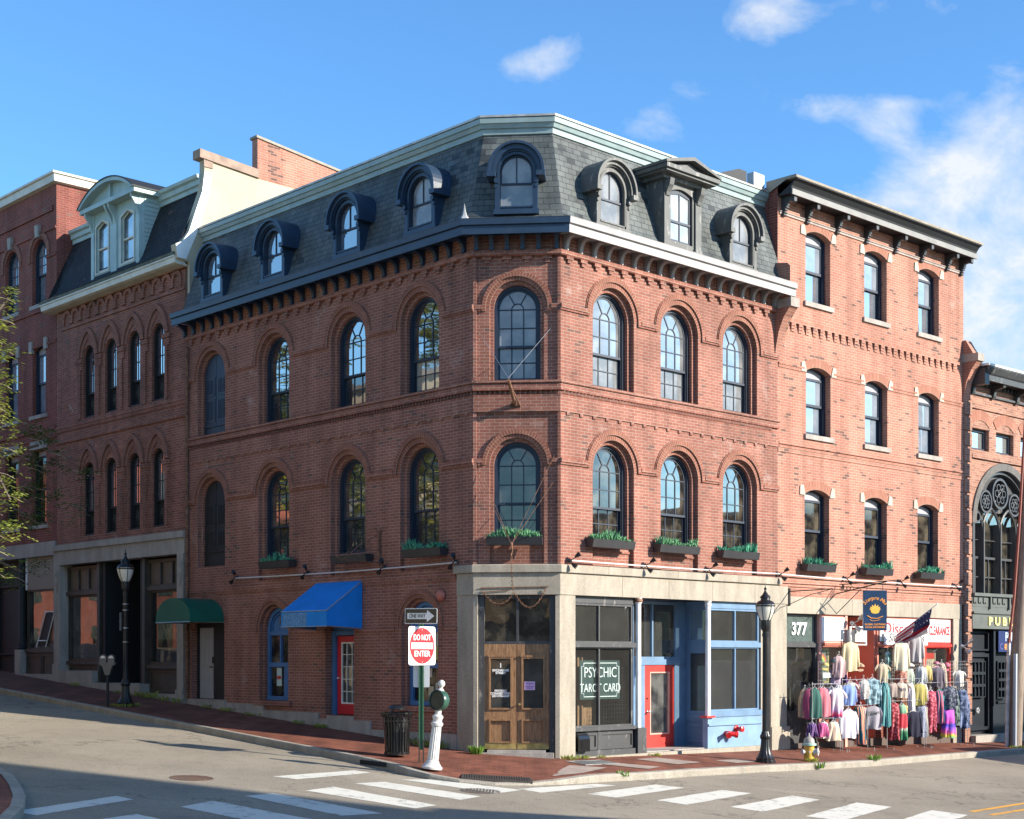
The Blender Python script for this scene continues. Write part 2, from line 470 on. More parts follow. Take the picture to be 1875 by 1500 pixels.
def stone(name, c, spk=.3, rust=.0):
    m = bpy.data.materials.new(name); MATS[name] = m; m.use_nodes = True; nt = m.node_tree; N = nt.nodes; Lk = nt.links
    b = N['Principled BSDF']; b.inputs['Roughness'].default_value = .85; b.inputs['Specular IOR Level'].default_value = .2
    t = N.new('ShaderNodeTexCoord')
    n = N.new('ShaderNodeTexNoise'); n.inputs['Scale'].default_value = 55; n.inputs['Detail'].default_value = 4; Lk.new(t.outputs['Object'], n.inputs['Vector'])
    r = N.new('ShaderNodeValToRGB'); r.color_ramp.elements[0].position = .35; r.color_ramp.elements[1].position = .6
    r.color_ramp.elements[0].color = (*[x * (1 - spk) for x in c], 1); r.color_ramp.elements[1].color = (*c, 1); Lk.new(n.outputs[0], r.inputs[0])
    n2 = N.new('ShaderNodeTexNoise'); n2.inputs['Scale'].default_value = 1.3; n2.inputs['Detail'].default_value = 8; n2.inputs['Roughness'].default_value = .7
    mpn = N.new('ShaderNodeMapping'); mpn.inputs['Scale'].default_value = (2.2, 2.2, .6); Lk.new(t.outputs['Object'], mpn.inputs[0]); Lk.new(mpn.outputs[0], n2.inputs['Vector'])
    r2 = N.new('ShaderNodeMapRange'); r2.inputs['From Min'].default_value = .35; r2.inputs['From Max'].default_value = .7; r2.inputs['To Min'].default_value = .72; r2.inputs['To Max'].default_value = 1.08; Lk.new(n2.outputs[0], r2.inputs['Value'])
    v = N.new('ShaderNodeVectorMath'); v.operation = 'SCALE'; Lk.new(r.outputs[0], v.inputs[0]); Lk.new(r2.outputs[0], v.inputs['Scale'])
    last = v.outputs[0]
    if rust:
        n3 = N.new('ShaderNodeTexNoise'); n3.inputs['Scale'].default_value = 2.1; n3.inputs['Detail'].default_value = 3
        mp3 = N.new('ShaderNodeMapping'); mp3.inputs['Scale'].default_value = (2.5, 2.5, .35); Lk.new(t.outputs['Object'], mp3.inputs[0]); Lk.new(mp3.outputs[0], n3.inputs['Vector'])
        r3 = N.new('ShaderNodeMapRange'); r3.inputs['From Min'].default_value = .66; r3.inputs['From Max'].default_value = .78; r3.inputs['To Max'].default_value = rust; Lk.new(n3.outputs[0], r3.inputs['Value'])
        mx = N.new('ShaderNodeMixRGB'); mx.inputs[2].default_value = (.42, .22, .08, 1); Lk.new(r3.outputs[0], mx.inputs[0]); Lk.new(last, mx.inputs[1]); last = mx.outputs[0]
    Lk.new(last, b.inputs['Base Color'])
    bp = N.new('ShaderNodeBump'); bp.inputs['Strength'].default_value = .25; bp.inputs['Distance'].default_value = .01; Lk.new(n.outputs[0], bp.inputs['Height']); Lk.new(bp.outputs[0], b.inputs['Normal'])
    return m
M_gran = stone('granite', (.42, .37, .30), .28, .5)
M_gran2 = stone('granite_grey', (.42, .38, .34), .25)
M_lime = stone('limestone', (.52, .46, .38), .12)
M_kerb = stone('kerb_granite', (.40, .36, .30), .4, .5)
M_conc = stone('concrete', (.40, .32, .27), .15)
M_stucco = mat('cream_stucco', (.46, .40, .29), .9, nscale=1.2, namt=.12, bump=.4, bscale=8)
M_slate = brickmat('slate', (.15, .165, .16), (.115, .13, .128), (.04, .045, .05), bw=.24, bh=.135, ms=.006, rough=.55, dark=(.06, .068, .072), darkamt=.06, bump=.9, soot=.45)
M_slateb = brickmat('black_shingle', (.035, .037, .042), (.022, .024, .028), (.01, .01, .012), bw=.24, bh=.12, ms=.008, rough=.7, darkamt=0, bump=.9)
def paint(name, c, rough=.45, wear=0., bump=.08, wc=(.45, .42, .38)):
    m = mat(name, c, rough, nscale=2.5, namt=.18, bump=bump, bscale=18)
    if wear:
        nt = m.node_tree; N = nt.nodes; Lk = nt.links; b = N['Principled BSDF']
        src = b.inputs['Base Color'].links[0].from_socket
        t = N.new('ShaderNodeTexCoord'); n = N.new('ShaderNodeTexNoise'); n.inputs['Scale'].default_value = 7; n.inputs['Detail'].default_value = 10; n.inputs['Roughness'].default_value = .75
        mpn = N.new('ShaderNodeMapping'); mpn.inputs['Scale'].default_value = (1, 1, .35); Lk.new(t.outputs['Object'], mpn.inputs[0]); Lk.new(mpn.outputs[0], n.inputs['Vector'])
        r = N.new('ShaderNodeMapRange'); r.inputs['From Min'].default_value = .56; r.inputs['From Max'].default_value = .64; r.inputs['To Max'].default_value = wear; Lk.new(n.outputs[0], r.inputs['Value'])
        mx = N.new('ShaderNodeMixRGB'); mx.inputs[2].default_value = (*wc, 1); Lk.new(r.outputs[0], mx.inputs[0]); Lk.new(src, mx.inputs[1]); Lk.new(mx.outputs[0], b.inputs['Base Color'])
    return m
M_navy = paint('navy_paint', (.014, .026, .05), .5)
M_trim = paint('cornice_paint', (.016, .036, .072), .42, wear=.08, wc=(.2, .2, .2))
M_trimR = paint('sunlit_cornice_paint', (.33, .31, .305), .5, wear=.35, wc=(.48, .45, .43))  # right-face cornice: sunlight worked into a paler base colour, plus worn patches
M_black = paint('black_paint', (.012, .013, .015), .65)
M_blackw = paint('worn_black_paint', (.05, .05, .052), .45, wear=.35)
M_teal = paint('verdigris_paint', (.25, .33, .33), .5, wear=.4, wc=(.38, .37, .33))
M_mint = paint('mint_paint', (.36, .47, .46), .55, wear=.3)
M_cream = paint('cream_paint', (.62, .59, .50), .55, wear=.2)
M_white = paint('white_paint', (.78, .78, .76), .45)
M_blue = paint('blue_shop_paint', (.14, .235, .36), .4, wear=.12)
M_blue2 = paint('blue_window_paint', (.06, .17, .38), .4)
M_red = paint('red_door_paint', (.62, .045, .035), .35)
M_pink = paint('coral_paint', (.68, .22, .15), .5)
M_pinkl = paint('pale_coral_paint', (.72, .34, .27), .5)
M_rust = mat('rusty_iron', (.20, .10, .06), .85, nscale=9, namt=.6, bump=.3)
M_iron = mat('black_iron', (.022, .022, .024), .35, .3, nscale=6, namt=.3)
M_gloss = mat('glossy_black_metal', (.012, .012, .013), .16, .2, coat=.4)
M_steel = mat('galvanised_steel', (.45, .45, .45), .4, .8, nscale=8, namt=.25)
M_dark = mat('dark_interior', (.012, .012, .013), .9)
M_darkb = mat('brown_shop_paint', (.06, .05, .04), .55, nscale=3, namt=.3)
M_brown = mat('brown_panel', (.13, .10, .075), .6, nscale=2, namt=.2)
M_asph = None
def wood(name, c1, c2, rough=.55, sc=(3, 3, .25)):
    m = bpy.data.materials.new(name); MATS[name] = m; m.use_nodes = True; nt = m.node_tree; N = nt.nodes; Lk = nt.links
    b = N['Principled BSDF']; b.inputs['Roughness'].default_value = rough
    t = N.new('ShaderNodeTexCoord'); mpn = N.new('ShaderNodeMapping'); mpn.inputs['Scale'].default_value = sc; Lk.new(t.outputs['Object'], mpn.inputs[0])
    n = N.new('ShaderNodeTexNoise'); n.inputs['Scale'].default_value = 14; n.inputs['Detail'].default_value = 8; n.inputs['Distortion'].default_value = 1.2; Lk.new(mpn.outputs[0], n.inputs['Vector'])
    r = N.new('ShaderNodeValToRGB'); r.color_ramp.elements[0].position = .35; r.color_ramp.elements[1].position = .65
    r.color_ramp.elements[0].color = (*c2, 1); r.color_ramp.elements[1].color = (*c1, 1); Lk.new(n.outputs[0], r.inputs[0]); Lk.new(r.outputs[0], b.inputs['Base Color'])
    bp = N.new('ShaderNodeBump'); bp.inputs['Strength'].default_value = .2; Lk.new(n.outputs[0], bp.inputs['Height']); Lk.new(bp.outputs[0], b.inputs['Normal'])
    return m
M_oak = wood('weathered_oak', (.34, .19, .09), (.16, .08, .035))
M_pole = wood('weathered_pole_wood', (.34, .27, .21), (.16, .115, .09), .85, (6, 6, .12))
def glass(name, tint=(.03, .035, .04), refl=.35, inner=(.05, .05, .05), rough=.02, var=0., wav=.12, vs=1.2):
    """window pane with a room or blind close behind: mirror share over a dull inner colour"""
    m = bpy.data.materials.new(name); MATS[name] = m; m.use_nodes = True; nt = m.node_tree; N = nt.nodes; Lk = nt.links
    N.clear()
    out = N.new('ShaderNodeOutputMaterial'); mx = N.new('ShaderNodeMixShader')
    df = N.new('ShaderNodeBsdfDiffuse'); gl = N.new('ShaderNodeBsdfGlossy'); gl.inputs['Roughness'].default_value = rough
    gl.inputs['Color'].default_value = (1, .90, .80, 1)
    t = N.new('ShaderNodeTexCoord')
    n = N.new('ShaderNodeTexNoise'); n.inputs['Scale'].default_value = vs; n.inputs['Detail'].default_value = 2; Lk.new(t.outputs['Object'], n.inputs['Vector'])
    bp = N.new('ShaderNodeBump'); bp.inputs['Strength'].default_value = wav; bp.inputs['Distance'].default_value = .03; Lk.new(n.outputs[0], bp.inputs['Height']); Lk.new(bp.outputs[0], gl.inputs['Normal'])
    if var:
        n2 = N.new('ShaderNodeTexNoise'); n2.inputs['Scale'].default_value = 2.2; n2.inputs['Detail'].default_value = 5; Lk.new(t.outputs['Object'], n2.inputs['Vector'])
        r = N.new('ShaderNodeValToRGB'); r.color_ramp.elements[0].position = .42; r.color_ramp.elements[1].position = .62
        r.color_ramp.elements[0].color = (*tint, 1); r.color_ramp.elements[1].color = (*inner, 1); Lk.new(n2.outputs[0], r.inputs[0]); Lk.new(r.outputs[0], df.inputs['Color'])
    else:
        df.inputs['Color'].default_value = (*inner, 1)
    Lk.new(df.outputs[0], mx.inputs[1]); Lk.new(gl.outputs[0], mx.inputs[2]); 
    fr = N.new('ShaderNodeLayerWeight'); fr.inputs['Blend'].default_value = .25
    mr = N.new('ShaderNodeMapRange'); mr.inputs['To Min'].default_value = refl; mr.inputs['To Max'].default_value = min(1, refl + .3); Lk.new(fr.outputs['Fresnel'], mr.inputs['Value']); Lk.new(mr.outputs[0], mx.inputs[0])
    Lk.new(mx.outputs[0], out.inputs[0])
    return m
def clear_glass(name, refl=.18, dirt=.06, rough=.01, dc=(.4, .4, .36)):
    m = bpy.data.materials.new(name); MATS[name] = m; m.use_nodes = True; nt = m.node_tree; N = nt.nodes; Lk = nt.links
    N.clear()
    out = N.new('ShaderNodeOutputMaterial'); mx = N.new('ShaderNodeMixShader'); mx2 = N.new('ShaderNodeMixShader')
    tr = N.new('ShaderNodeBsdfTransparent'); tr.inputs[0].default_value = (.85, .88, .86, 1)
    gl = N.new('ShaderNodeBsdfGlossy'); gl.inputs['Roughness'].default_value = rough
    df = N.new('ShaderNodeBsdfDiffuse'); df.inputs['Color'].default_value = (*dc, 1)
    t = N.new('ShaderNodeTexCoord'); n = N.new('ShaderNodeTexNoise'); n.inputs['Scale'].default_value = 1.6; n.inputs['Detail'].default_value = 8; n.inputs['Roughness'].default_value = .8
    mpn = N.new('ShaderNodeMapping'); mpn.inputs['Scale'].default_value = (1, 1, .8); Lk.new(t.outputs['Object'], mpn.inputs[0]); Lk.new(mpn.outputs[0], n.inputs['Vector'])
    mr = N.new('ShaderNodeMapRange'); mr.inputs['From Min'].default_value = .3; mr.inputs['From Max'].default_value = .8; mr.inputs['To Min'].default_value = dirt * .6; mr.inputs['To Max'].default_value = dirt * 1.6; Lk.new(n.outputs[0], mr.inputs['Value'])
    fr = N.new('ShaderNodeLayerWeight'); fr.inputs['Blend'].default_value = .2
    m2 = N.new('ShaderNodeMapRange'); m2.inputs['To Min'].default_value = refl; m2.inputs['To Max'].default_value = .8; Lk.new(fr.outputs['Fresnel'], m2.inputs['Value'])
    Lk.new(tr.outputs[0], mx.inputs[1]); Lk.new(gl.outputs[0], mx.inputs[2]); Lk.new(m2.outputs[0], mx.inputs[0])
    Lk.new(mx.outputs[0], mx2.inputs[1]); Lk.new(df.outputs[0], mx2.inputs[2]); Lk.new(mr.outputs[0], mx2.inputs[0]); Lk.new(mx2.outputs[0], out.inputs[0])
    return m
G_hi = glass('upper_window_glass', refl=.09, inner=(.28, .28, .28), tint=(.17, .18, .19), var=1)
G_lo = glass('dark_window_glass', refl=.10, inner=(.10, .085, .06), tint=(.012, .012, .012), var=1)
G_side = glass('side_window_glass', refl=.20, inner=(.10, .10, .09), tint=(.02, .025, .03), var=1)
G_blind = glass('blind_behind_glass', refl=.3, inner=(.42, .40, .33), tint=(.34, .33, .28), var=1)
G_sky = glass('sky_window_glass', refl=.40, inner=(.10, .14, .2))
G_shop = clear_glass('shop_glass', .13, .04)
G_dusty = clear_glass('dusty_shop_glass', .11, .075)
G_lamp = None
M_lens = mat('frosted_lantern_glass', (.62, .6, .52), .25, nscale=5, namt=.1, coat=.3)
def text(body, size, ext=.004, bold=.0, shear=0, space=1.):
    cu_ = bpy.data.curves.new('lettering', 'FONT'); cu_.body = body; cu_.size = size; cu_.extrude = ext; cu_.offset = bold; cu_.shear = shear; cu_.space_character = space
    cu_.align_x = 'CENTER'; cu_.align_y = 'CENTER'; cu_.resolution_u = 3
    o = bpy.data.objects.new('tmp_lettering', cu_); col.objects.link(o)
    dg = bpy.context.evaluated_depsgraph_get(); dg.update()
    me = bpy.data.meshes.new_from_object(o.evaluated_get(dg))
    bpy.data.objects.remove(o); bpy.data.curves.remove(cu_)
    return me
def letters(body, size, m, parent, M, name='lettering', ext=.004, bold=0., shear=0, sx=1., space=1., fit=None):
    """lettering standing in the local x-z plane of M, facing -y"""
    me = text(body, size, ext, bold, shear, space)
    if fit:
        xs_ = [v.co.x for v in me.vertices]; sx = fit / (max(xs_) - min(xs_))
    mb = MB().mesh_in(me, Matrix.Rotation(R_(90), 4, 'X') @ Matrix.Diagonal((sx, 1, 1, 1)))
    bpy.data.meshes.remove(me)
    return mb.build(name, m, parent, M, merge=False)

# ================================================================ ground, roads, pavements
def asphalt():
    m = bpy.data.materials.new('asphalt'); m.use_nodes = True; nt = m.node_tree; N = nt.nodes; Lk = nt.links
    b = N['Principled BSDF']; b.inputs['Roughness'].default_value = .85; b.inputs['Specular IOR Level'].default_value = .35
    t = N.new('ShaderNodeTexCoord')
    n = N.new('ShaderNodeTexNoise'); n.inputs['Scale'].default_value = 38; n.inputs['Detail'].default_value = 5; n.inputs['Roughness'].default_value = .8; Lk.new(t.outputs['Object'], n.inputs['Vector'])
    r = N.new('ShaderNodeValToRGB'); r.color_ramp.elements[0].position = .3; r.color_ramp.elements[1].position = .68
    r.color_ramp.elements[0].color = (.14, .12, .095, 1); r.color_ramp.elements[1].color = (.40, .345, .265, 1); Lk.new(n.outputs[0], r.inputs[0])
    n2 = N.new('ShaderNodeTexNoise'); n2.inputs['Scale'].default_value = .35; n2.inputs['Detail'].default_value = 6; Lk.new(t.outputs['Object'], n2.inputs['Vector'])
    r2 = N.new('ShaderNodeMapRange'); r2.inputs['From Min'].default_value = .3; r2.inputs['From Max'].default_value = .7; r2.inputs['To Min'].default_value = .84; r2.inputs['To Max'].default_value = 1.12; Lk.new(n2.outputs[0], r2.inputs['Value'])
    # cracks and sealed seams
    v = N.new('ShaderNodeTexVoronoi'); v.feature = 'DISTANCE_TO_EDGE'; v.inputs['Scale'].default_value = .23
    wn_ = N.new('ShaderNodeTexNoise'); wn_.inputs['Scale'].default_value = 1.3; wn_.inputs['Detail'].default_value = 7; Lk.new(t.outputs['Object'], wn_.inputs['Vector'])
    mxv = N.new('ShaderNodeMixRGB'); mxv.inputs[0].default_value = .35; Lk.new(t.outputs['Object'], mxv.inputs[1])
    sc = N.new('ShaderNodeVectorMath'); sc.operation = 'SCALE'; sc.inputs['Scale'].default_value = 6; Lk.new(wn_.outputs['Color'], sc.inputs[0]); Lk.new(sc.outputs[0], mxv.inputs[2]); Lk.new(mxv.outputs[0], v.inputs['Vector'])
    cr_ = N.new('ShaderNodeMapRange'); cr_.inputs['From Min'].default_value = .0; cr_.inputs['From Max'].default_value = .009; cr_.inputs['To Min'].default_value = .5; cr_.inputs['To Max'].default_value = 1; Lk.new(v.outputs['Distance'], cr_.inputs['Value'])
    v2 = N.new('ShaderNodeTexVoronoi'); v2.inputs['Scale'].default_value = .17; Lk.new(t.outputs['Object'], v2.inputs['Vector'])
    s2 = N.new('ShaderNodeSeparateXYZ'); Lk.new(v2.outputs['Color'], s2.inputs[0])
    p2 = N.new('ShaderNodeMapRange'); p2.inputs['To Min'].default_value = .88; p2.inputs['To Max'].default_value = 1.08; Lk.new(s2.outputs[0], p2.inputs['Value'])
    m2 = N.new('ShaderNodeMath'); m2.operation = 'MULTIPLY'; Lk.new(p2.outputs[0], m2.inputs[0]); Lk.new(cr_.outputs[0], m2.inputs[1])
    n6 = N.new('ShaderNodeTexNoise'); n6.inputs['Scale'].default_value = 2.4; n6.inputs['Detail'].default_value = 5; n6.inputs['Roughness'].default_value = .7; Lk.new(t.outputs['Object'], n6.inputs['Vector'])
    r6 = N.new('ShaderNodeMapRange'); r6.inputs['From Min'].default_value = .28; r6.inputs['From Max'].default_value = .5; r6.inputs['To Min'].default_value = .8; r6.inputs['To Max'].default_value = 1; Lk.new(n6.outputs[0], r6.inputs['Value'])
    m6 = N.new('ShaderNodeMath'); m6.operation = 'MULTIPLY'; Lk.new(m2.outputs[0], m6.inputs[0]); Lk.new(r6.outputs[0], m6.inputs[1])
    mm = N.new('ShaderNodeMath'); mm.operation = 'MULTIPLY'; Lk.new(r2.outputs[0], mm.inputs[0]); Lk.new(m6.outputs[0], mm.inputs[1])
    s = N.new('ShaderNodeVectorMath'); s.operation = 'SCALE'; Lk.new(r.outputs[0], s.inputs[0]); Lk.new(mm.outputs[0], s.inputs['Scale']); Lk.new(s.outputs[0], b.inputs['Base Color'])
    bp = N.new('ShaderNodeBump'); bp.inputs['Strength'].default_value = .3; bp.inputs['Distance'].default_value = .01; Lk.new(n.outputs[0], bp.inputs['Height']); Lk.new(bp.outputs[0], b.inputs['Normal'])
    return m
M_asph = asphalt()
def linepaint(name, c):
    m = bpy.data.materials.new(name); m.use_nodes = True; nt = m.node_tree; N = nt.nodes; Lk = nt.links
    b = N['Principled BSDF']; b.inputs['Roughness'].default_value = .7
    t = N.new('ShaderNodeTexCoord'); n = N.new('ShaderNodeTexNoise'); n.inputs['Scale'].default_value = 2.6; n.inputs['Detail'].default_value = 10; n.inputs['Roughness'].default_value = .82; Lk.new(t.outputs['Object'], n.inputs['Vector'])
    r = N.new('ShaderNodeMapRange'); r.inputs['From Min'].default_value = .54; r.inputs['From Max'].default_value = .60; Lk.new(n.outputs[0], r.inputs['Value'])
    mx = N.new('ShaderNodeMixRGB'); mx.inputs[1].default_value = (*c, 1); mx.inputs[2].default_value = (*[x * .45 + .06 for x in c], 1); Lk.new(r.outputs[0], mx.inputs[0]); Lk.new(mx.outputs[0], b.inputs['Base Color'])
    return m
M_line = linepaint('crossing_paint', (.60, .58, .51)); M_yel = linepaint('yellow_line_paint', (.65, .31, .03))

gx = [-400, -200, -100, -60, -40] + [-33 + i for i in range(0, 67)] + [40, 60, 100, 200, 400]
xs = [CR[0] + v for v in gx]; ys = [CR[1] + v for v in gx]
mb = MB(); vi = [[mb.vert((x, y, hg(x, y) - .13)) for y in ys] for x in xs]
for i in range(len(xs) - 1):
    for j in range(len(ys) - 1):
        mb.f.append((vi[i][j], vi[i + 1][j], vi[i + 1][j + 1], vi[i][j + 1]))
setp(mb.build('road', M_asph, smooth='all', merge=False), kind='structure')

# kerb line of the corner, from up the left street, round the corner, down the right street
def LW(s, o): p = W(FL, -s, -o); return (p.x, p.y)
def RW(s, o): p = W(FR, s, -o); return (p.x, p.y)
K = [LW(34, 3.5), LW(26, 3.4), LW(20, 3.25), LW(15, 3.12), LW(10, 3.06), LW(6, 3.05), LW(3, 3.05), LW(1, 3.03), LW(0, 3.05), LW(-1, 3.12), (-1.95, 27.12), (-1.5, 26.72), (-.95, 26.48), (-.3, 26.45), (.3, 26.68), (.85, 27.08), (1.4, 27.6), (1.95, 28.15), RW(0, 2.4), RW(1.5, 2.33), RW(4, 2.32), RW(6, 2.42), RW(8, 2.4), RW(11, 2.15), RW(16.5, 1.8), RW(24, 1.8), RW(34, 1.9)]
B = [LW(34, -.3), LW(26, -.3), LW(20, -.3), LW(15, -.3), LW(10, -.3), LW(6, -.3), LW(3, -.3), LW(1, -.3), LW(.4, -.3), LW(.1, -.3)] + [tuple(W(FC, t * WC, .3)[:2]) for t in (0, .08, .2, .4, .6, .8, .92, 1.0)] + [RW(.3, -1.3), RW(1.5, -1.3), RW(4, -1.3), RW(6, -1.3), RW(8, -.6), RW(11, -.6), RW(16.5, -.6), RW(24, -.6), RW(34, -.6)]
def dip(x, y):
    d = math.hypot((x + .1) / 1.5, (y - 26.4) / 1.1)
    return -.10 * max(0, min(1, 1.35 - d * .85))
def side(x, y): return hg(x, y) + dip(x, y)
mb = MB(); NS = 10; rows = []
for k, b in zip(K, B):
    rows.append([mb.vert((k[0] + (b[0] - k[0]) * (.02 + .98 * t / NS), k[1] + (b[1] - k[1]) * (.02 + .98 * t / NS), side(k[0] + (b[0] - k[0]) * t / NS, k[1] + (b[1] - k[1]) * t / NS))) for t in range(NS + 1)])
for i in range(len(rows) - 1):
    for t in range(NS):
        mb.f.append((rows[i][t], rows[i][t + 1], rows[i + 1][t + 1], rows[i + 1][t]))
setp(mb.build('pavement', M_pave, merge=False, smooth='all'), kind='structure')
# kerb stones
mb = MB()
Kf = []
for i in range(len(K) - 1):
    a, b = K[i], K[i + 1]; l = math.hypot(b[0] - a[0], b[1] - a[1]); n = max(1, int(round(l / .5)))
    for t in range(n): Kf.append((a[0] + (b[0] - a[0]) * t / n, a[1] + (b[1] - a[1]) * t / n))
Kf.append(K[-1])
Kin = offs(Kf, -.16)
rows = []
for i, (p, q) in enumerate(zip(Kf, Kin)):
    j = random.uniform(-.012, .012)
    zt = side(*p) + .012; zb = hg(*p) - .3
    cx_, cy_ = p[0] * .9 + q[0] * .1, p[1] * .9 + q[1] * .1
    rows.append([(p[0] , p[1], zb), (p[0] , p[1], zt - .035 + j * .3), (cx_ + j * .3, cy_, zt), (q[0], q[1], side(*q) + .012), (q[0], q[1], side(*q) - .05)])
for i in range(len(rows) - 1):
    if i % 4 == 3:
        pass
    for k in range(4):
        mb.face([rows[i][k], rows[i][k + 1], rows[i + 1][k + 1], rows[i + 1][k]])
setp(mb.build('kerb', M_kerb), kind='structure')
mb = MB()
for i in range(2, len(Kf) - 1, 4):          # joints between the stones
    p, q = Kf[i], Kin[i]
    d = nrm(Kf[i + 1][0] - p[0], Kf[i + 1][1] - p[1])
    w = .012
    zt = side(*p) + .016
    mb.face([(p[0] - d[0] * w, p[1] - d[1] * w, zt - .03), (p[0] + d[0] * w, p[1] + d[1] * w, zt - .03), (q[0] + d[0] * w, q[1] + d[1] * w, zt), (q[0] - d[0] * w, q[1] - d[1] * w, zt)])
setp(mb.build('kerb_joints', M_dark, merge=False), kind='structure')

# the facing corner at the lower left
K2 = [(-9.6, 25.2), (-8.6, 24.0), (-7.95, 22.9), (-7.5, 21.9), (-7.1, 20.9), (-6.8, 19.9), (-6.6, 18.8), (-6.4, 15)]
mb = MB(); mk = MB()
K2o = offs(K2, .17)
for i in range(len(K2) - 1):
    a, b = K2[i], K2[i + 1]
    mb.face([(a[0], a[1], hg(*a)), (b[0], b[1], hg(*b)), (b[0] - 8, b[1], hg(b[0] - 8, b[1])), (a[0] - 8, a[1], hg(a[0] - 8, a[1]))])
side2 = 1 if K2o[3][0] > K2[3][0] else -1
K2o = offs(K2, .17 * side2)
for i in range(len(K2) - 1):
    a, b, c, d = K2[i], K2[i + 1], K2o[i + 1], K2o[i]
    mk.face([(a[0], a[1], hg(*a) + .012), (b[0], b[1], hg(*b) + .012), (c[0], c[1], hg(*c) + .005), (d[0], d[1], hg(*d) + .005)])
    mk.face([(d[0], d[1], hg(*d) + .005), (c[0], c[1], hg(*c) + .005), (c[0], c[1], hg(*c) - .3), (d[0], d[1], hg(*d) - .3)])
setp(mb.build('near_pavement', M_pave), kind='structure'); setp(mk.build('near_kerb', M_kerb), kind='structure')

# painted crossing bars, yellow lines: sheets 4 mm above the road
STR = [[(-4.2, 25.81), (-2.93, 27.41), (-2.6, 27.2), (-3.75, 25.6)],
[(-1.99, 26.44), (-1.45, 26.75), (0.17, 25.99), (-0.24, 25.35)],
[(-2.73, 25.51), (-2.26, 25.98), (-0.53, 24.79), (-0.85, 24.23)],
[(-3.4, 24.23), (-3.03, 24.91), (-1.2, 23.43), (-1.51, 22.92)],
[(-4.22, 23.17), (-3.85, 23.67), (-1.96, 22.19), (-2.52, 21.73)],
[(-4.89, 21.64), (-4.57, 22.44), (-2.6, 21.0), (-3.1, 20.3)],
[(-5.62, 20.13), (-5.3, 20.73), (-3.5, 19.4), (-3.9, 18.8)],
[(-6.9, 20.3), (-6.02, 22.35), (-5.7, 22.1), (-6.5, 20.1)],
[(0.1, 26.12), (1.57, 27.55), (1.95, 27.5), (0.5, 25.77)],
[(1.34, 26.01), (2.73, 28.02), (3.26, 27.78), (1.82, 25.72)],
[(2.53, 25.68), (3.97, 27.79), (4.5, 27.56), (3.01, 25.34)],
[(3.77, 25.39), (5.26, 27.59), (5.7, 27.18), (4.27, 25.01)],
[(4.94, 24.77), (6.37, 27.11), (6.92, 26.76), (5.5, 24.5)],
[(6.1, 24.2), (7.61, 26.63), (8.15, 26.24), (6.7, 24.0)]]
for q in STR:
    mb = MB(); NQ = 14
    A_, B_, C_, D_ = [Vector((x, y, 0)) for x, y in q]
    if (B_ - A_).length < (D_ - A_).length: A_, B_, C_, D_ = A_, D_, C_, B_
    e0 = []; e1 = []
    for t in range(NQ + 1):
        a = A_.lerp(B_, t / NQ); b = D_.lerp(C_, t / NQ); w_ = (b - a).normalized()
        a = a + w_ * random.uniform(-.012, .012); b = b + w_ * random.uniform(-.012, .012)
        e0.append((a.x, a.y, hg(a.x, a.y) - .126)); e1.append((b.x, b.y, hg(b.x, b.y) - .126))
    for t in range(NQ): mb.face([e0[t], e0[t + 1], e1[t + 1], e1[t]])
    setp(mb.build('crossing_bar', M_line), kind='structure')
for a, b, w in (((8.36, 26.75), (13.8, 33.0), .11), ((8.62, 26.45), (14.1, 32.6), .11)):
    d = nrm(b[0] - a[0], b[1] - a[1]); n = (d[1] * w / 2, -d[0] * w / 2)
    mb = MB(); mb.face([(p[0] + s * n[0], p[1] + s * n[1], hg(p[0] + s * n[0], p[1] + s * n[1]) - .126) for p, s in ((a, 1), (b, 1), (b, -1), (a, -1))])
    setp(mb.build('yellow_line', M_yel), kind='structure')
# concrete panels let into the brick paving
def sheet(name, pts, m, dz=.004, fn=side, kind='structure'):
    mb = MB(); mb.face([(x, y, fn(x, y) + dz) for x, y in pts])
    return setp(mb.build(name, m), kind=kind)
sheet('paving_slab', [(.75, 27.55), (1.35, 28.1), (1.9, 29.3), (1.15, 29.35), (.95, 28.5)], M_conc)
sheet('paving_slab', [RW(.55, 1.95), RW(1.15, 1.75), RW(.6, .75), RW(.1, .9)], M_conc, .008)
sheet('paving_slab', [RW(2.0, 1.5), RW(2.9, 1.4), RW(2.55, .45), RW(1.75, .55)], M_conc)
sheet('paving_slab', [RW(3.7, 1.75), RW(4.5, 1.7), RW(4.35, 1.2), RW(3.55, 1.25)], M_conc)

# manholes and grates
def manhole(x, y, r, label, rust):
    mb = MB(); M = T((x, y, hg(x, y) - .128)); 
    ax = Matrix.Rotation(math.atan(-GX), 4, 'Y') @ Matrix.Rotation(math.atan(GY), 4, 'X')
    mb.lathe([(r, -.02), (r, .004), (r * .9, .004), (r * .88, -.002), (.001, -.002)], n=32, cap=False)
    o = mb.build('manhole_cover', rust, None, M @ ax, smooth=True)
    mb = MB()
    for i in range(-5, 6):
        for j in range(-5, 6):
            a, b = i * r * .16, j * r * .16
            if math.hypot(a, b) < r * .82: mb.box(a - r * .055, a + r * .055, b - r * .055, b + r * .055, -.002, .006)
    mb.build('raised_pattern', rust, o, M @ ax)
    return setp(o, label, 'manhole cover', 'manhole covers in the road')
M_mh = mat('worn_cast_iron', (.16, .10, .075), .6, .3, nscale=12, namt=.4)
M_mh2 = mat('bright_worn_iron', (.20, .17, .14), .5, .4, nscale=12, namt=.5)
manhole(-5.44, 24.94, .37, 'round brown manhole cover in the sunlit asphalt at lower left', M_mh)
manhole(-.55, 25.5, .35, 'round metal manhole cover breaking the white crossing bar by the kerb', M_mh2)
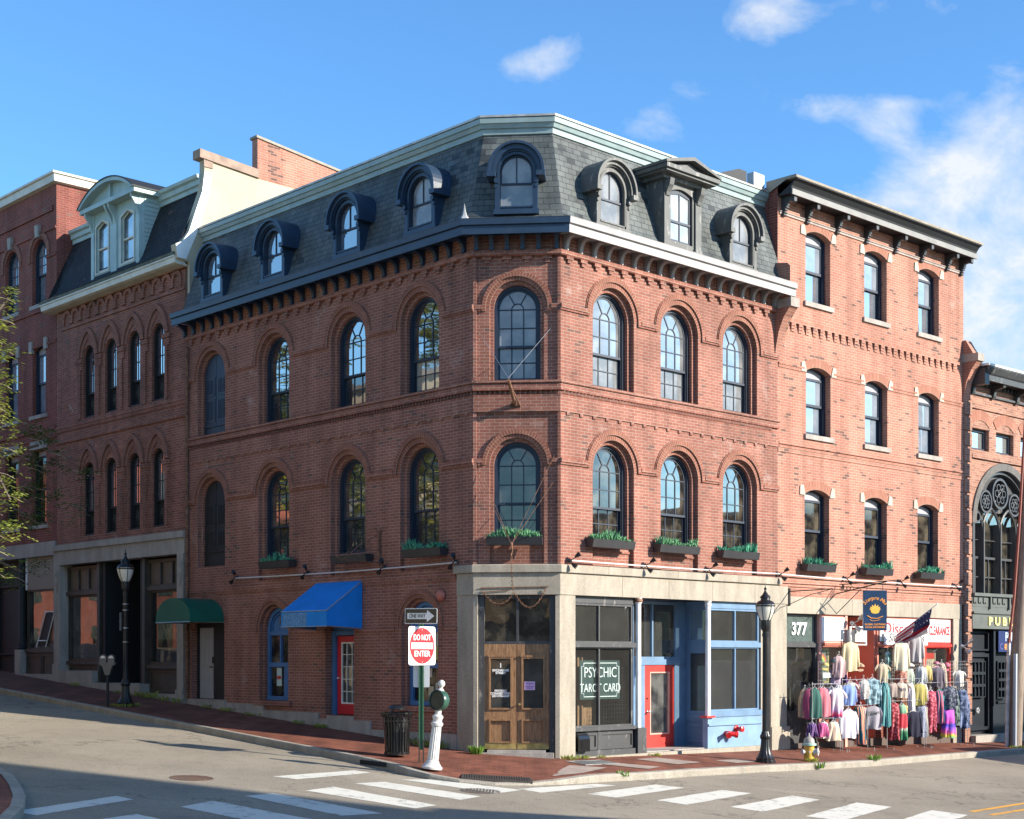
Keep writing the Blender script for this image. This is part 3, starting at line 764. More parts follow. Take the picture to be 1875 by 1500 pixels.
def grate(name, M, w, d, n, label, m1):
    mb = MB(); fr = .05
    for a in ((-w / 2, w / 2, -d / 2, -d / 2 + fr), (-w / 2, w / 2, d / 2 - fr, d / 2), (-w / 2, -w / 2 + fr, -d / 2 + fr, d / 2 - fr), (w / 2 - fr, w / 2, -d / 2 + fr, d / 2 - fr)):
        mb.box(*a, -.02, .014)
    o = mb.build(name, m1, None, M)
    mb = MB()
    for i in range(n):
        x = -w / 2 + fr + (w - 2 * fr) * (i + .5) / n
        mb.box(x - .012, x + .012, -d / 2 + fr, d / 2 - fr, -.02, .012)
    mb.build('bars', m1, o, M)
    mb = MB(); mb.box(-w / 2 + .01, w / 2 - .01, -d / 2 + .01, d / 2 - .01, -.03, .0055); mb.build('pit', M_dark, o, M)
    return setp(o, label, 'grate')
tilt = Matrix.Rotation(math.atan(-GX), 4, 'Y') @ Matrix.Rotation(math.atan(GY), 4, 'X')
grate('drain_grate', T((-.28, 27.0, side(-.28, 27.0) + .02)) @ tilt @ Matrix.Rotation(R_(2), 4, 'Z'), 1.3, .62, 26, 'long ribbed metal grate in the brick pavement at the kerb ramp', mat('grate_iron', (.10, .085, .075), .5, .4, nscale=20, namt=.3))
p = Wg(FR, .2, -.75); grate('drain_grate', T(p) @ tilt @ Matrix.Rotation(R_(42), 4, 'Z'), 1.0, .6, 22, 'pale lattice metal grate in the pavement before the granite corner pillar', M_steel)
# storm inlet under the kerb on the left of the corner
pa, pb = LW(-.1, 3.06), LW(-1.0, 3.13)
M = frame(pa, (pb[0] - pa[0], pb[1] - pa[1])); z_ = hg(*pa)
mb = MB(); L_ = math.hypot(pb[0] - pa[0], pb[1] - pa[1])
mb.face([(0, -.012, z_ - .125), (L_, -.012, z_ - .135), (L_, -.012, z_ - .05), (0, -.012, z_ - .04)])
o = mb.build('storm_inlet', M_dark, None, M); setp(o, 'dark slot of a storm drain inlet under the kerb by the litter bin', 'storm drain')

# ================================================================ windows
def opening(mbw, MF, cx, cz, zb, r, ri, sill, zs, y0=0., d1=.11, d2=.09, hood=True, ra=.11, hw=.10, pr=.045):
    """brick orders, voussoir ring and hood of one round-arched opening; returns the depth of the frame"""
    Po = arch(r, cx, cz, zb); Pi = arch(ri, cx, cz, sill)
    mbw.skirt(Po, y0, y0 + d1)
    mbw.flat(Po, [Pi] if sill > zb + 1e-3 else [], y0 + d1) if sill > zb + 1e-3 else mbw.band(Po, Pi, y0 + d1, y0 + d1 + .001, caps=False)
    mbw.skirt(Pi, y0 + d1, y0 + d1 + d2)
    mbw.face([(cx - r, y0, zb), (cx + r, y0, zb), (cx + r, y0 + d1 + d2, zb), (cx - r, y0 + d1 + d2, zb)])
    mbw.face([(cx - ri, y0 + d1, sill), (cx + ri, y0 + d1, sill), (cx + ri, y0 + d1 + d2, sill), (cx - ri, y0 + d1 + d2, sill)])
    if hood:
        mbv = MB()
        mbv.band(arch(r + ra, cx, cz, cz), arch(r, cx, cz, cz), y0 - .006, y0 + .02, voussoir=True)
        mbv.band(arch(r + ra + hw, cx, cz, zs), arch(r + ra, cx, cz, zs), y0 - pr, y0 + .02, voussoir=True)
        # thin raised fillet round the hood
        mbv.band(arch(r + ra + hw + .022, cx, cz, zs), arch(r + ra + hw, cx, cz, zs), y0 - pr * .5, y0 + .02)
        mbv.build('hood_mould', M_vous, bld, MF)
    return y0 + d1 + d2

def arch_window(parent, M, r, hs, rail, glass_u, glass_l, pm, low=None, cols=3):
    """double-hung round-headed window: M at the sill centre in the frame plane"""
    fw = .055
    mb = MB()
    mb.band(arch(r, 0, hs, 0), arch(r - fw, 0, hs, 0), 0, .15)
    mb.band(arch(r - fw, 0, hs, 0), arch(r - fw - .02, 0, hs, 0), .03, .15)
    mb.box(-r + .02, r - .02, -.03, .15, 0, .05)
    win = mb.build('window', pm, parent, M)
    ru = r - fw - .02; m_ = .011
    mb = MB()
    y0, y1 = .055, .085
    mb.band(arch(ru, 0, hs, rail), arch(ru - .035, 0, hs, rail), y0, y1)
    g = ru - .035
    xs_ = [-g + 2 * g * k / cols for k in range(1, cols)]
    for x in xs_: mb.box(x - m_, x + m_, y0, y1, rail, hs)
    mb.box(-g, g, y0, y1, hs - m_, hs + m_)
    mb.box(-g, g, y0, y1, (hs + rail) / 2 - m_, (hs + rail) / 2 + m_)
    if cols == 3:
        rs = g / 3
        mb.band(arch(rs + m_, 0, hs, hs, 10), arch(rs - m_, 0, hs, hs, 10), y0, y1)
        for a in (60, 120):
            c, s = math.cos(R_(a)), math.sin(R_(a)); nx, nz = -s * m_, c * m_
            mb.prism([(rs * c + nx, hs + rs * s + nz), (rs * c - nx, hs + rs * s - nz), (g * c - nx, hs + g * s - nz), (g * c + nx, hs + g * s + nz)], 'y', y0, y1)
    else:
        mb.box(-m_, m_, y0, y1, hs, hs + g)
    mb.box(-ru, ru, y0 - .01, y1 + .01, rail - .025, rail + .025)
    mb.build('upper_sash', pm, win, M)
    mb = MB(); y0, y1 = .10, .13
    mb.box(-ru, -ru + .04, y0, y1, .05, rail); mb.box(ru - .04, ru, y0, y1, .05, rail); mb.box(-ru, ru, y0, y1, .05, .11)
    for x in xs_: mb.box(x - m_, x + m_, y0, y1, .1, rail)
    if cols == 3: mb.box(-ru, ru, y0, y1, (.1 + rail) / 2 - m_, (.1 + rail) / 2 + m_)
    mb.build('lower_sash', pm, win, M)
    mb = MB(); P = arch(ru - .02, 0, hs, rail); mb.flat(P, [], .07); mb.build('upper_pane', glass_u, win, M)
    mb = MB(); mb.face([(-ru, .115, .06), (ru, .115, .06), (ru, .115, rail), (-ru, .115, rail)]); mb.build('lower_pane', glass_l, win, M)
    return win

def facade_bits(mb, x0, x1, y=0.):
    n = int((x1 - x0) / .105)
    for i in range(n):      # dog-tooth course
        x = x0 + (i + .5) * (x1 - x0) / n
        mb.prism([(x - .04, y), (x + .045, y - .055), (x + .045, y)], 'z', 7.58, 7.655)
    n = max(2, int(round((x1 - x0) / .4)))
    for i in range(n):
        x = x0 + (i + .5) * (x1 - x0) / n
        mb.box(x - .045, x + .045, y - .03, y + .01, 7.155, 7.22)
    n = max(2, int(round((x1 - x0) / .425)))
    for i in range(n):
        x = x0 + (i + .5) * (x1 - x0) / n
        mb.box(x - .1, x + .1, y - .07, y + .01, 10.395, 10.46); mb.box(x - .05, x + .05, y - .05, y + .01, 10.325, 10.395)

# ================================================================ corner building
LEN_L, LEN_R = 11.28, 7.551
OR = Matrix.Translation((CR[0], CR[1], 0))
bld = thing('corner_building', 'four-storey red brick corner block with slate mansard roof, round-arched windows and canted doorway corner', 'building', OR)
PATH = [LW(LEN_L, 0), CL, CR, RW(LEN_R, 0)]
org = (CR[0], CR[1])
FCi = FC @ T((0, .05, 0))
# window axes
RWc = [1.652, 3.856, 6.07]; LWc = [-1.775, -4.33, -7.32, -10.15]; CWc = [.889]
holesR = [arch(.655, c, 9.40, 7.87) for c in RWc] + [arch(.655, c, 6.12, 4.06) for c in RWc]
mbR = MB(); mbR.flat([(0, 3.9), (LEN_R, 3.9), (LEN_R, 11), (0, 11)], holesR, 0)
for c in RWc:
    opening(mbR, FR, c, 9.40, 7.87, .655, .565, 7.87, 9.33)
    opening(mbR, FR, c, 6.12, 4.06, .655, .565, 4.55, 6.12)
def strings(mb, x0, x1, cs, z0, z1, r, y0=0., pr=.06):
    e = sorted([x0] + [c - r for c in cs] + [c + r for c in cs] + [x1])
    for a, b in zip(e[0::2], e[1::2]):
        mb.box(a, b, y0 - pr, y0 + .02, z0 + .045, z1); mb.box(a, b, y0 - pr * .6, y0 + .02, z0, z0 + .05)
strings(mbR, 0, LEN_R, RWc, 9.33, 9.46, .86); strings(mbR, 0, LEN_R, RWc, 6.12, 6.25, .86)
for c in RWc:      # moulded bar under the flower boxes
    mbR.box(c - .6, c + .6, .07, .13, 4.36, 4.40)
facade_bits(mbR, 0.03, LEN_R - .3); mbR.build('wall', M_brick, bld, FR)
# left street wall
zt0 = 4.0
L0 = [(-7.32, 2.78, 1.05, .62), (-1.775, 2.78, 1.05, .62)]
doorR = [(-5.2, .76), (-4.104, .76), (-4.104, 3.05), (-5.2, 3.05)]
doorG = [(-11.12, 1.02), (-9.53, 1.02), (-9.53, 3.0), (-11.12, 3.0)]
holesL = [arch(.655, c, 9.40, 7.87) for c in LWc] + [arch(.655, c, 6.12, 4.0 if i < 3 else 4.46) for i, c in enumerate(LWc)] + [arch(r, c, z, b) for c, z, b, r in L0] + [doorR, doorG]
mbL = MB(); mbL.flat([(-LEN_L, -.3), (-.516, -.3), (-.516, 3.9), (0, 3.9), (0, 11), (-LEN_L, 11)], holesL, 0)
for i, c in enumerate(LWc):
    opening(mbL, FL, c, 9.40, 7.87, .655, .565, 7.87, 9.33)
    opening(mbL, FL, c, 6.12, 4.0 if i < 3 else 4.46, .655, .565, 4.5 if i < 3 else 4.461, 6.12)
for c, z, b, r in L0: opening(mbL, FL, c, z, b, r, r - .07, b, 2.73, ra=.09, hw=.08, pr=.035)
for D in (doorR, doorG):
    mbL.skirt([D[0], D[3], D[2], D[1]], 0, .55); mbL.face([(D[0][0], 0, D[0][1]), (D[1][0], 0, D[1][1]), (D[1][0], .6, D[1][1]), (D[0][0], .6, D[0][1])])
strings(mbL, -LEN_L, 0, LWc, 9.33, 9.46, .86); strings(mbL, -LEN_L, 0, LWc, 6.12, 6.25, .86)
mbL.box(-LEN_L, -.55, -.035, .02, 3.80, 3.90); mbL.box(-LEN_L, -.55, -.02, .02, 3.74, 3.80)
mbL.box(-4.0, -2.62, -.03, .02, 2.68, 2.76); mbL.box(-.93, -.52, -.03, .02, 2.68, 2.76); mbL.box(-6.5, -5.2, -.03, .02, 2.68, 2.76)
MB().band(arch(.85, -10.2, 2.9, 2.9), arch(.72, -10.2, 2.9, 2.9), -.03, .02, voussoir=True).build('hood_mould', M_vous, bld, FL)
mbL.box(-8.1, -6.55, -.07, .1, .93, 1.05); mbL.box(-2.5, -1.05, -.07, .1, .93, 1.05)
facade_bits(mbL, -LEN_L, -.03); mbL.build('wall', M_brick, bld, FL)
# canted corner wall
mbC = MB(); mbC.flat([(0, 3.9), (WC, 3.9), (WC, 11), (0, 11)], [arch(.568, CWc[0], 9.40, 7.86), arch(.568, CWc[0], 6.12, 4.06)], 0)
opening(mbC, FCi, CWc[0], 9.40, 7.86, .568, .49, 7.86, 9.33, ra=.08, hw=.08, d1=.08)
opening(mbC, FCi, CWc[0], 6.12, 4.06, .568, .49, 4.55, 6.12, ra=.08, hw=.08, d1=.08)
strings(mbC, .0, WC, CWc, 9.33, 9.46, .728); strings(mbC, 0, WC, CWc, 6.12, 6.25, .728)
mbC.box(-.02, .05, -.055, .05, 4.03, 10.45); mbC.box(WC - .045, WC + .02, -.055, .05, 4.03, 10.45)
facade_bits(mbC, .05, WC - .05); mbC.build('wall', M_brick, bld, FCi)
# belts round all three faces
mb = MB()
sweep(mb, PATH, [(-.02, 7.22), (.03, 7.22), (.03, 7.57), (-.02, 7.575)], org)
sweep(mb, PATH, [(-.02, 7.66), (.06, 7.66), (.06, 7.785), (-.02, 7.785)], org)
sweep(mb, PATH, [(-.02, 7.80), (.075, 7.80), (.09, 7.815), (.09, 7.862), (-.02, 7.875)], org)
sweep(mb, PATH, [(-.02, 10.46), (.07, 10.46), (.09, 10.48), (.09, 10.56), (.0, 10.58)], org)
mb.build('belt_course', M_brick, bld, OR)
# soffit, fascia, brackets
def cornice(segs, m, og, par, nm='cornice', caps=False):
    mb = MB()
    sweep(mb, PATH_C, [(-.03, 10.90), (.46, 10.89), (.46, 10.79), (.50, 10.79), (.505, 10.945), (.49, 10.95), (.49, 10.965), (.545, 10.975), (.555, 11.085), (.56, 11.105), (.2, 11.14), (-.05, 11.14)], og, True, segs)
    return mb.build(nm, m, par, OR)
mid = ((CR[0] + CL[0]) / 2, (CR[1] + CL[1]) / 2)
PATH_C = [PATH[0], CL, CR, RW(LEN_R + .05, 0)]
cornice((0, 1), M_trim, org, bld)
cornice((2,), M_trimR, org, bld)
# close the mitre at the right corner with the same profile
bp_ = MB()
prof = [(0.02, 10.57), (-.05, 10.57), (-.065, 10.585), (-.07, 10.66), (-.09, 10.73), (-.13, 10.79), (-.19, 10.83), (-.26, 10.84), (-.27, 10.89), (.02, 10.89)]
bp_.prism(prof, 'x', -.045, .045)
bp_.box(-.062, .062, -.29, -.19, 10.835, 10.892)
for x in (-.02, .02): bp_.prism([(p[0] - .006, p[1]) for p in prof[1:8]] + [(p[0], p[1] + .004) for p in prof[1:8]][::-1], 'x', x - .008, x + .008)
bp_.box(-.018, .018, -.09, -.0, 10.575, 10.60)
brk = bp_.build('bracket', M_trim, bld, FL @ T((-.29, 0, 0)))
brkR = copy_tree(brk, FR @ T((.16, 0, 0)), bld); brkR.data = brk.data.copy(); brkR.data.materials[0] = M_trimR
for i in range(1, 26): copy_tree(brk, FL @ T((-.29 - i * .4435, 0, 0)), bld)
for i in range(1, 18): copy_tree(brkR, FR @ T((.16 + i * .4235, 0, 0)), bld)
for x in (.02, .34, .665, .99, 1.32, 1.70): copy_tree(brk, FC @ T((x + .03, .0, 0)), bld)
# mansard
PB = PATH
MPROF = [(.53, 11.11), (.32, 11.15), (.17, 11.25), (.08, 11.42), (.01, 11.7), (-.12, 12.15), (-.27, 12.65), (-.42, 13.15), (-.44, 13.25)]
mb = MB(); sweep(mb, PATH, MPROF, org, caps=False); mb.build('mansard_roof', M_slate, bld, OR, smooth=True)
mb = MB(); sweep(mb, PATH, [(-.46, 13.12), (-.38, 13.13), (-.37, 13.24), (-.33, 13.25), (-.30, 13.33), (-.27, 13.34), (-.26, 13.44), (-.30, 13.455)], org)
mb.build('parapet_cornice', M_teal, bld, OR)
mb = MB(); sweep(mb, PATH, [(-.30, 13.457), (-.245, 13.457), (-.24, 13.50), (-.75, 13.515), (-.75, 13.3)], org)
mb.build('roof_edge_flashing', mat('lead_flashing', (.42, .42, .41), .5, .3, nscale=5, namt=.3), bld, OR)
inL, inR = W(FL, -LEN_L, 12), W(FR, LEN_R, 12)
e_ = offs(PATH, -.5)
foot = [e_[0], e_[1], e_[2], e_[3], (inR.x, inR.y), (inL.x, inL.y)]
mb = MB(); mb.face([(x - org[0], y - org[1], 13.42) for x, y in foot]); mb.build('flat_roof', mat('tar_roof', (.05, .05, .05), .9), bld, OR)
mb = MB()
for a, b in ((PATH[3], (inR.x, inR.y)), ((inR.x, inR.y), (inL.x, inL.y)), ((inL.x, inL.y), PATH[0])):
    mb.face([(a[0] - org[0], a[1] - org[1], -1.5), (b[0] - org[0], b[1] - org[1], -1.5), (b[0] - org[0], b[1] - org[1], 13.42 if a != PATH[3] else 11), (a[0] - org[0], a[1] - org[1], 11 if a == PATH[3] else 13.42)])
mb.build('rear_wall', M_brick3, bld, OR)

# windows
w0 = arch_window(bld, FR @ T((RWc[0], .2, 7.87)), .565, 1.53, .76, G_hi, G_hi, M_navy)
for c in RWc[1:]: copy_tree(w0, FR @ T((c, .2, 7.87)), bld)
w1 = arch_window(bld, FR @ T((RWc[0], .2, 4.55)), .565, 1.57, .78, G_lo, G_lo, M_navy)
for c in RWc[1:]: copy_tree(w1, FR @ T((c, .2, 4.55)), bld)
for c, (gu, gl_) in zip(LWc[:3], ((G_side, G_blind), (G_side, G_side), (G_side, G_side))): arch_window(bld, FL @ T((c, .2, 7.87)), .565, 1.53, .76, gu, gl_, M_navy)
w3 = arch_window(bld, FL @ T((LWc[0], .2, 4.5)), .565, 1.62, .82, G_side, G_side, M_navy)
for c in LWc[1:3]: copy_tree(w3, FL @ T((c, .2, 4.5)), bld)
arch_window(bld, FCi @ T((CWc[0], .17, 7.86)), .49, 1.54, .76, G_hi, G_hi, M_navy)
arch_window(bld, FCi @ T((CWc[0], .17, 4.55)), .49, 1.57, .78, G_lo, G_lo, M_navy)
# shuttered openings at the far left
for zb, hs in ((7.88, 1.52), (4.47, 1.65)):
    M = FL @ T((LWc[3], .16, zb)); b0 = .22 if zb > 7 else .36
    mb = MB(); mb.flat(arch(.56, 0, hs, 0), [], .05); mb.box(-.56, .56, 0, .06, 0, b0); mb.box(-.58, .58, -.03, .05, b0, b0 + .04)
    sh = mb.build('shuttered_opening', M_navy if zb > 7 else M_black, bld, M)
    for k, sx in enumerate((-1, 1)):
        mb = MB()
        P = [p for p in arch(.55, 0, hs, b0 + .05, 24) if (p[0] <= -.005 if sx < 0 else p[0] >= .005)]
        P = ([(-.006, b0 + .05)] + P + [(-.006, hs + .549)]) if sx < 0 else ([(.006, hs + .549)] + P + [(.006, b0 + .05)])
        mb.prism(P, 'y', .0, .045)
        xa, xb = (-.5, -.06) if sx < 0 else (.06, .5)
        for za, zz in ((b0 + .12, .95), (1.02, hs - .02)):
            mb.box(xa, xa + .06, -.012, 0, za, zz); mb.box(xb - .06, xb, -.012, 0, za, zz); mb.box(xa + .06, xb - .06, -.012, 0, za, za + .06); mb.box(xa + .06, xb - .06, -.012, 0, zz - .06, zz)
            for q in range(1, 5):
                xq = xa + .06 + (xb - xa - .12) * q / 5; mb.box(xq - .006, xq + .006, -.008, 0, za + .06, zz - .06)
        mb.build('shutter', M_navy if zb > 7 else M_black, sh, M)
# downpipe at the party line
mb = MB(); mb.tube([(-11.22, -.07, 10.3), (-11.22, -.07, 1.05)], .045, 8)
for z in (9.2, 7.7, 6.2, 4.6, 3.0): mb.box(-11.29, -11.15, -.1, 0, z, z + .06)
mb.build('downpipe', M_rust, bld, FL)

# dormers
def dormer(M, cx, hf=.5, rg=.345, z0=11.27, cz=12.06, pm=M_trim, hr=.63, yf=-.22, gl_=G_hi, back=.75, hoodm=None):
    mb = MB(); C_ = M @ T((cx, 0, 0)); hoodm = hoodm or pm
    Po = arch(hf, 0, cz, z0); Pi = arch(rg + .03, 0, cz, z0 + .13)
    mb.flat(Po, [Pi], yf); mb.skirt(Po, yf, back); mb.skirt(Pi, yf, yf + .1); 
    mb.box(-hf - .03, hf + .03, yf - .05, yf + .05, z0 - .04, z0 + .06)
    mb.box(-rg - .03, rg + .03, yf - .02, yf + .1, z0 + .1, z0 + .13)
    for s in (-1, 1):
        mb.box(s * hf, s * (hf - .1), yf - .03, yf, z0 + .06, cz - .25)
    d = mb.build('dormer', pm, bld, C_)
    mb = MB()
    mb.band(arch(rg + .085, 0, cz, z0 + .13), arch(rg + .03, 0, cz, z0 + .13), yf - .02, yf + .005)
    mb.build('architrave', hoodm, d, C_)
    mb = MB()          # moulded hood over the arch
    z1 = cz - .04
    mb.band(arch(hr - .05, 0, cz, z1), arch(hf, 0, cz, z1), yf - .1, back + .2, back=True)
    mb.band(arch(hr, 0, cz, z1 - .02), arch(hr - .05, 0, cz, z1 - .02), yf - .17, back + .3, back=True)
    mb.band(arch(hf + .055, 0, cz, z1), arch(hf - .03, 0, cz, z1), yf - .05, yf + .02)
    for s in (-1, 1):
        a, b = s * (hf - .02), s * (hr + .015)
        mb.box(min(a, b), max(a, b), yf - .18, back, z1 - .1, z1)
        mb.prism([(s * (hf - .03) + .05 * math.cos(t * .785), cz - .2 + .06 * math.sin(t * .785)) for t in range(8)], 'y', yf - .09, yf)
        mb.prism([(s * (hf - .02) + .035 * math.cos(t * .785), cz - .31 + .04 * math.sin(t * .785)) for t in range(8)], 'y', yf - .06, yf)
    mb.build('hood', hoodm, d, C_)
    mb = MB(); m_ = .011; yr = yf + .07; rail = z0 + .13 + (cz + rg - z0 - .13) * .46
    mb.band(arch(rg + .03, 0, cz, rail), arch(rg - .01, 0, cz, rail), yr, yr + .03)
    mb.box(-m_, m_, yr, yr + .03, rail, cz + rg); mb.box(-rg, rg, yr - .01, yr + .04, rail - .02, rail + .02)
    mb.box(-rg - .03, -rg + .02, yr + .03, yr + .06, z0 + .13, rail); mb.box(rg - .02, rg + .03, yr + .03, yr + .06, z0 + .13, rail); mb.box(-m_, m_, yr + .03, yr + .06, z0 + .15, rail); mb.box(-rg, rg, yr + .03, yr + .06, z0 + .13, z0 + .18)
    mb.build('sash', M_navy, d, C_)
    mb = MB(); mb.flat(arch(rg + .02, 0, cz, z0 + .14), [], yr + .02); mb.build('pane', gl_, d, C_)
    return d
dL0 = dormer(FL, -1.47, gl_=G_hi)
for c in (-4.06, -7.01, -9.72): dormer(FL, c, gl_=G_sky)
dormer(FC, .905, hf=.44, rg=.315, hr=.585, z0=11.3, cz=12.15, gl_=G_hi)
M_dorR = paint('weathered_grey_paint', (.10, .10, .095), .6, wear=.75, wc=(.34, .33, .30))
dormer(FR, 1.37, hf=.51, rg=.345, pm=M_dorR, z0=11.22)
dormer(FR, 5.87, hf=.51, rg=.345, pm=M_dorR, z0=11.2)
# pedimented dormer in the middle of the right face
C_ = FR @ T((3.64, 0, 0)); yf = -.24; z0 = 11.2
mb = MB(); hf = .64
Po = [(-hf, z0), (-hf, 12.75), (hf, 12.75), (hf, z0)]; Pi = [(-.38, z0 + .16)] + [(-.38 + .76 * k / 8, 12.46 + .09 * math.sin(math.pi * k / 8)) for k in range(9)] + [(.38, z0 + .16)]
mb.flat(Po, [Pi], yf); mb.skirt(Po, yf, .8); mb.skirt(Pi, yf, yf + .1)
for s in (-1, 1):
    a, b = s * (hf + .0), s * (hf - .2)
    mb.box(min(a, b), max(a, b), yf - .045, yf, z0, 12.35)
    mb.box(min(a, b) - .02, max(a, b) + .02, yf - .06, yf, z0, z0 + .1)
mb.box(-hf - .05, hf + .05, yf - .08, yf + .05, z0 - .05, z0 + .02)
pd = mb.build('pedimented_dormer', M_dorR, bld, C_)
mb = MB()
for s in (-1, 1):
    x = s * (hf - .1)
    mb.prism([(yf, 12.3), (yf - .07, 12.3), (yf - .09, 12.38), (yf - .13, 12.46), (yf - .17, 12.52), (yf - .2, 12.66), (yf, 12.66)], 'x', x - .07, x + .07)
mb.box(-.86, .86, yf - .3, .9, 12.75, 12.8); mb.box(-.92, .92, yf - .36, .9, 12.8, 12.89); mb.box(-.74, .74, yf - .1, .5, 12.66, 12.75)
for s in (-1, 1):
    mb.prism([(s * .95, 12.89), (s * .95, 12.95), (0, 13.19), (0, 13.11)], 'y', yf - .38, 1.2)
mb.prism([(-.8, 12.89), (.8, 12.89), (0, 13.08)], 'y', yf - .22, .8)
mb.build('pediment', M_dorR, pd, C_)
mb = MB(); yr = yf + .06; rail = 11.82
mb.box(-.38, -.33, yr, yr + .04, z0 + .16, 12.52); mb.box(.33, .38, yr, yr + .04, z0 + .16, 12.52); mb.box(-.012, .012, yr, yr + .03, z0 + .16, 12.54); mb.box(-.38, .38, yr - .01, yr + .04, rail - .025, rail + .025); mb.box(-.38, .38, yr, yr + .05, z0 + .16, z0 + .22); mb.prism([(-.38, 12.4)] + [(-.38 + .76 * k / 8, 12.44 + .09 * math.sin(math.pi * k / 8)) for k in range(9)][::1] + [(.38, 12.4), (.33, 12.4), (0, 12.46), (-.33, 12.4)], 'y', yr, yr + .04)
mb.build('sash', M_navy, pd, C_)
mb = MB(); mb.flat(Pi, [], yr + .02); mb.build('pane', glass('frosty_glass', refl=.3, inner=(.5, .5, .5), tint=(.33, .35, .38), var=1), pd, C_)

mb = MB(); mb.prism([(5.3, 13.45), (7.2, 14.12), (7.5, 14.12), (7.5, 13.45)], 'y', .9, 1.1); mb.build('tarred_parapet', M_black, bld, FR)
mb = MB(); mb.box(7.0, 7.42, .3, .5, 13.45, 13.86); mb.build('flashed_upstand', MATS['lead_flashing'], bld, FR)

# ---------------------------------------------------------------- corner building: granite shopfront
FrontPath = [LW(.516, 0), CL, CR, RW(7.93, 0)]
mb = MB()
sweep(mb, FrontPath, [(-.35, 3.41), (.03, 3.41), (.03, 3.86), (-.1, 3.865)], org)
mb.build('lintel', M_gran, bld, OR)
mb = MB()
sweep(mb, [LW(.56, 0), CL, CR, RW(7.62, 0)], [(-.1, 3.868), (.085, 3.868), (.09, 3.88), (.09, 4.02), (.075, 4.035), (-.02, 4.045)], org)
mb.build('lintel_cap', M_gran, bld, OR)
mb = MB()
for x in (1.9, 3.45, 5.0, 6.6): mb.box(x, x + .012, -.033, 0, 3.42, 3.86)
for x in (1.4, 3.7, 5.9): mb.box(x, x + .01, -.093, 0, 3.88, 4.03)
mb.build('joint', mat('joint_mortar', (.22, .15, .11), .9), bld, FR)  # darker mortar in the joints of the stone
# pillars (corner pillars wrap the angle)
def pillar(pts, z0, z1, nm='pillar'):
    mb = MB(); mb.prism([(p[0] - org[0], p[1] - org[1]) for p in pts], 'z', z0, z1); return mb.build(nm, M_gran, bld, OR)
def PW(M, *xy): return [tuple(W(M, x, y)[:2]) for x, y in xy]
pillar([PW(FL, (-.52, -.01))[0], PW(FL, (-.012, -.01))[0], PW(FC, (.07, -.01))[0], PW(FC, (.07, .3))[0], PW(FL, (-.52, .35))[0]], -.3, 3.408)
pillar([PW(FC, (WC - .09, -.01))[0], PW(FC, (WC, -.008))[0], PW(FR, (.457, -.01))[0], PW(FR, (.457, .35))[0], PW(FC, (WC - .09, .3))[0]], -.3, 3.408)
pillar(PW(FR, (7.265, -.01), (7.908, -.01), (7.908, .3), (7.265, .3)), -.6, 3.408)
pillar(PW(FR, (7.255, -.05), (7.99, -.05), (7.99, .05), (7.255, .05)), -.6, .42)
mb = MB()      # stone sill course, steps and plinths
mb.box(.457, 6.95, -.06, .5, -.5, .0); mb.box(6.95, 7.26, .05, .6, -.5, 3.4)
mb.build('plinth', M_gran, bld, FR)
mb = MB(); mb.box(.1, WC - .12, -.12, .5, -.2, .12); mb.box(.28, WC - .3, -.06, .5, .1, .17); mb.build('doorstep', M_gran2, bld, FC)
mb = MB()
for a, b, t in ((-9.42, -7.70, .945), (-7.70, -5.41, .80), (-5.41, -3.44, .665), (-3.44, -.52, .47)):
    mb.box(a + .004, b - .004, -.04, .1, -.6, t)
mb.box(-11.25, -9.42, -.06, .5, .2, 1.01); mb.box(-5.12, -4.1, -.02, .5, .3, .745)
mb.build('plinth', M_gran2, bld, FL)
# rooms behind the shop glass
def room(M, x0, x1, y0, y1, z0, z1, par, m=M_dark):
    mb = MB()
    mb.face([(x0, y1, z0), (x1, y1, z0), (x1, y1, z1), (x0, y1, z1)])
    for x in (x0, x1): mb.face([(x, y0, z0), (x, y1, z0), (x, y1, z1), (x, y0, z1)])
    for z in (z0, z1): mb.face([(x0, y0, z), (x1, y0, z), (x1, y1, z), (x0, y1, z)])
    return mb.build('room', m, par, M)
M_room = mat('shop_room', (.05, .047, .04), .9, nscale=1.5, namt=.5)
room(FR, .46, 2.45, .3, 2.6, 0, 3.4, bld, M_room); room(FR, 5.3, 6.9, .3, 2.6, 0, 3.4, bld, M_room)
def winframe(mb, x0, x1, z0, z1, y, d=.07, w=.05, mull=(), rail=()):
    mb.box(x0, x0 + w, y, y + d, z0, z1); mb.box(x1 - w, x1, y, y + d, z0, z1)
    mb.box(x0 + w, x1 - w, y, y + d, z0, z0 + w); mb.box(x0 + w, x1 - w, y, y + d, z1 - w, z1)
    for m in mull: mb.box(m - .02, m + .02, y - .01, y + d, z0 + w, z1 - w)
    for r in rail: mb.box(x0 + w, x1 - w, y - .02, y + d, r - .04, r + .04)
def pane(par, M, x0, x1, z0, z1, y, g, nm='pane'):
    mb = MB(); mb.face([(x0, y, z0), (x1, y, z0), (x1, y, z1), (x0, y, z1)]); return mb.build(nm, g, par, M)
def panel(mb, x0, x1, z0, z1, y, w=.06, d=.03):
    mb.box(x0, x0 + w, y - d, y, z0, z1); mb.box(x1 - w, x1, y - d, y, z0, z1); mb.box(x0 + w, x1 - w, y - d, y, z0, z0 + w); mb.box(x0 + w, x1 - w, y - d, y, z1 - w, z1)
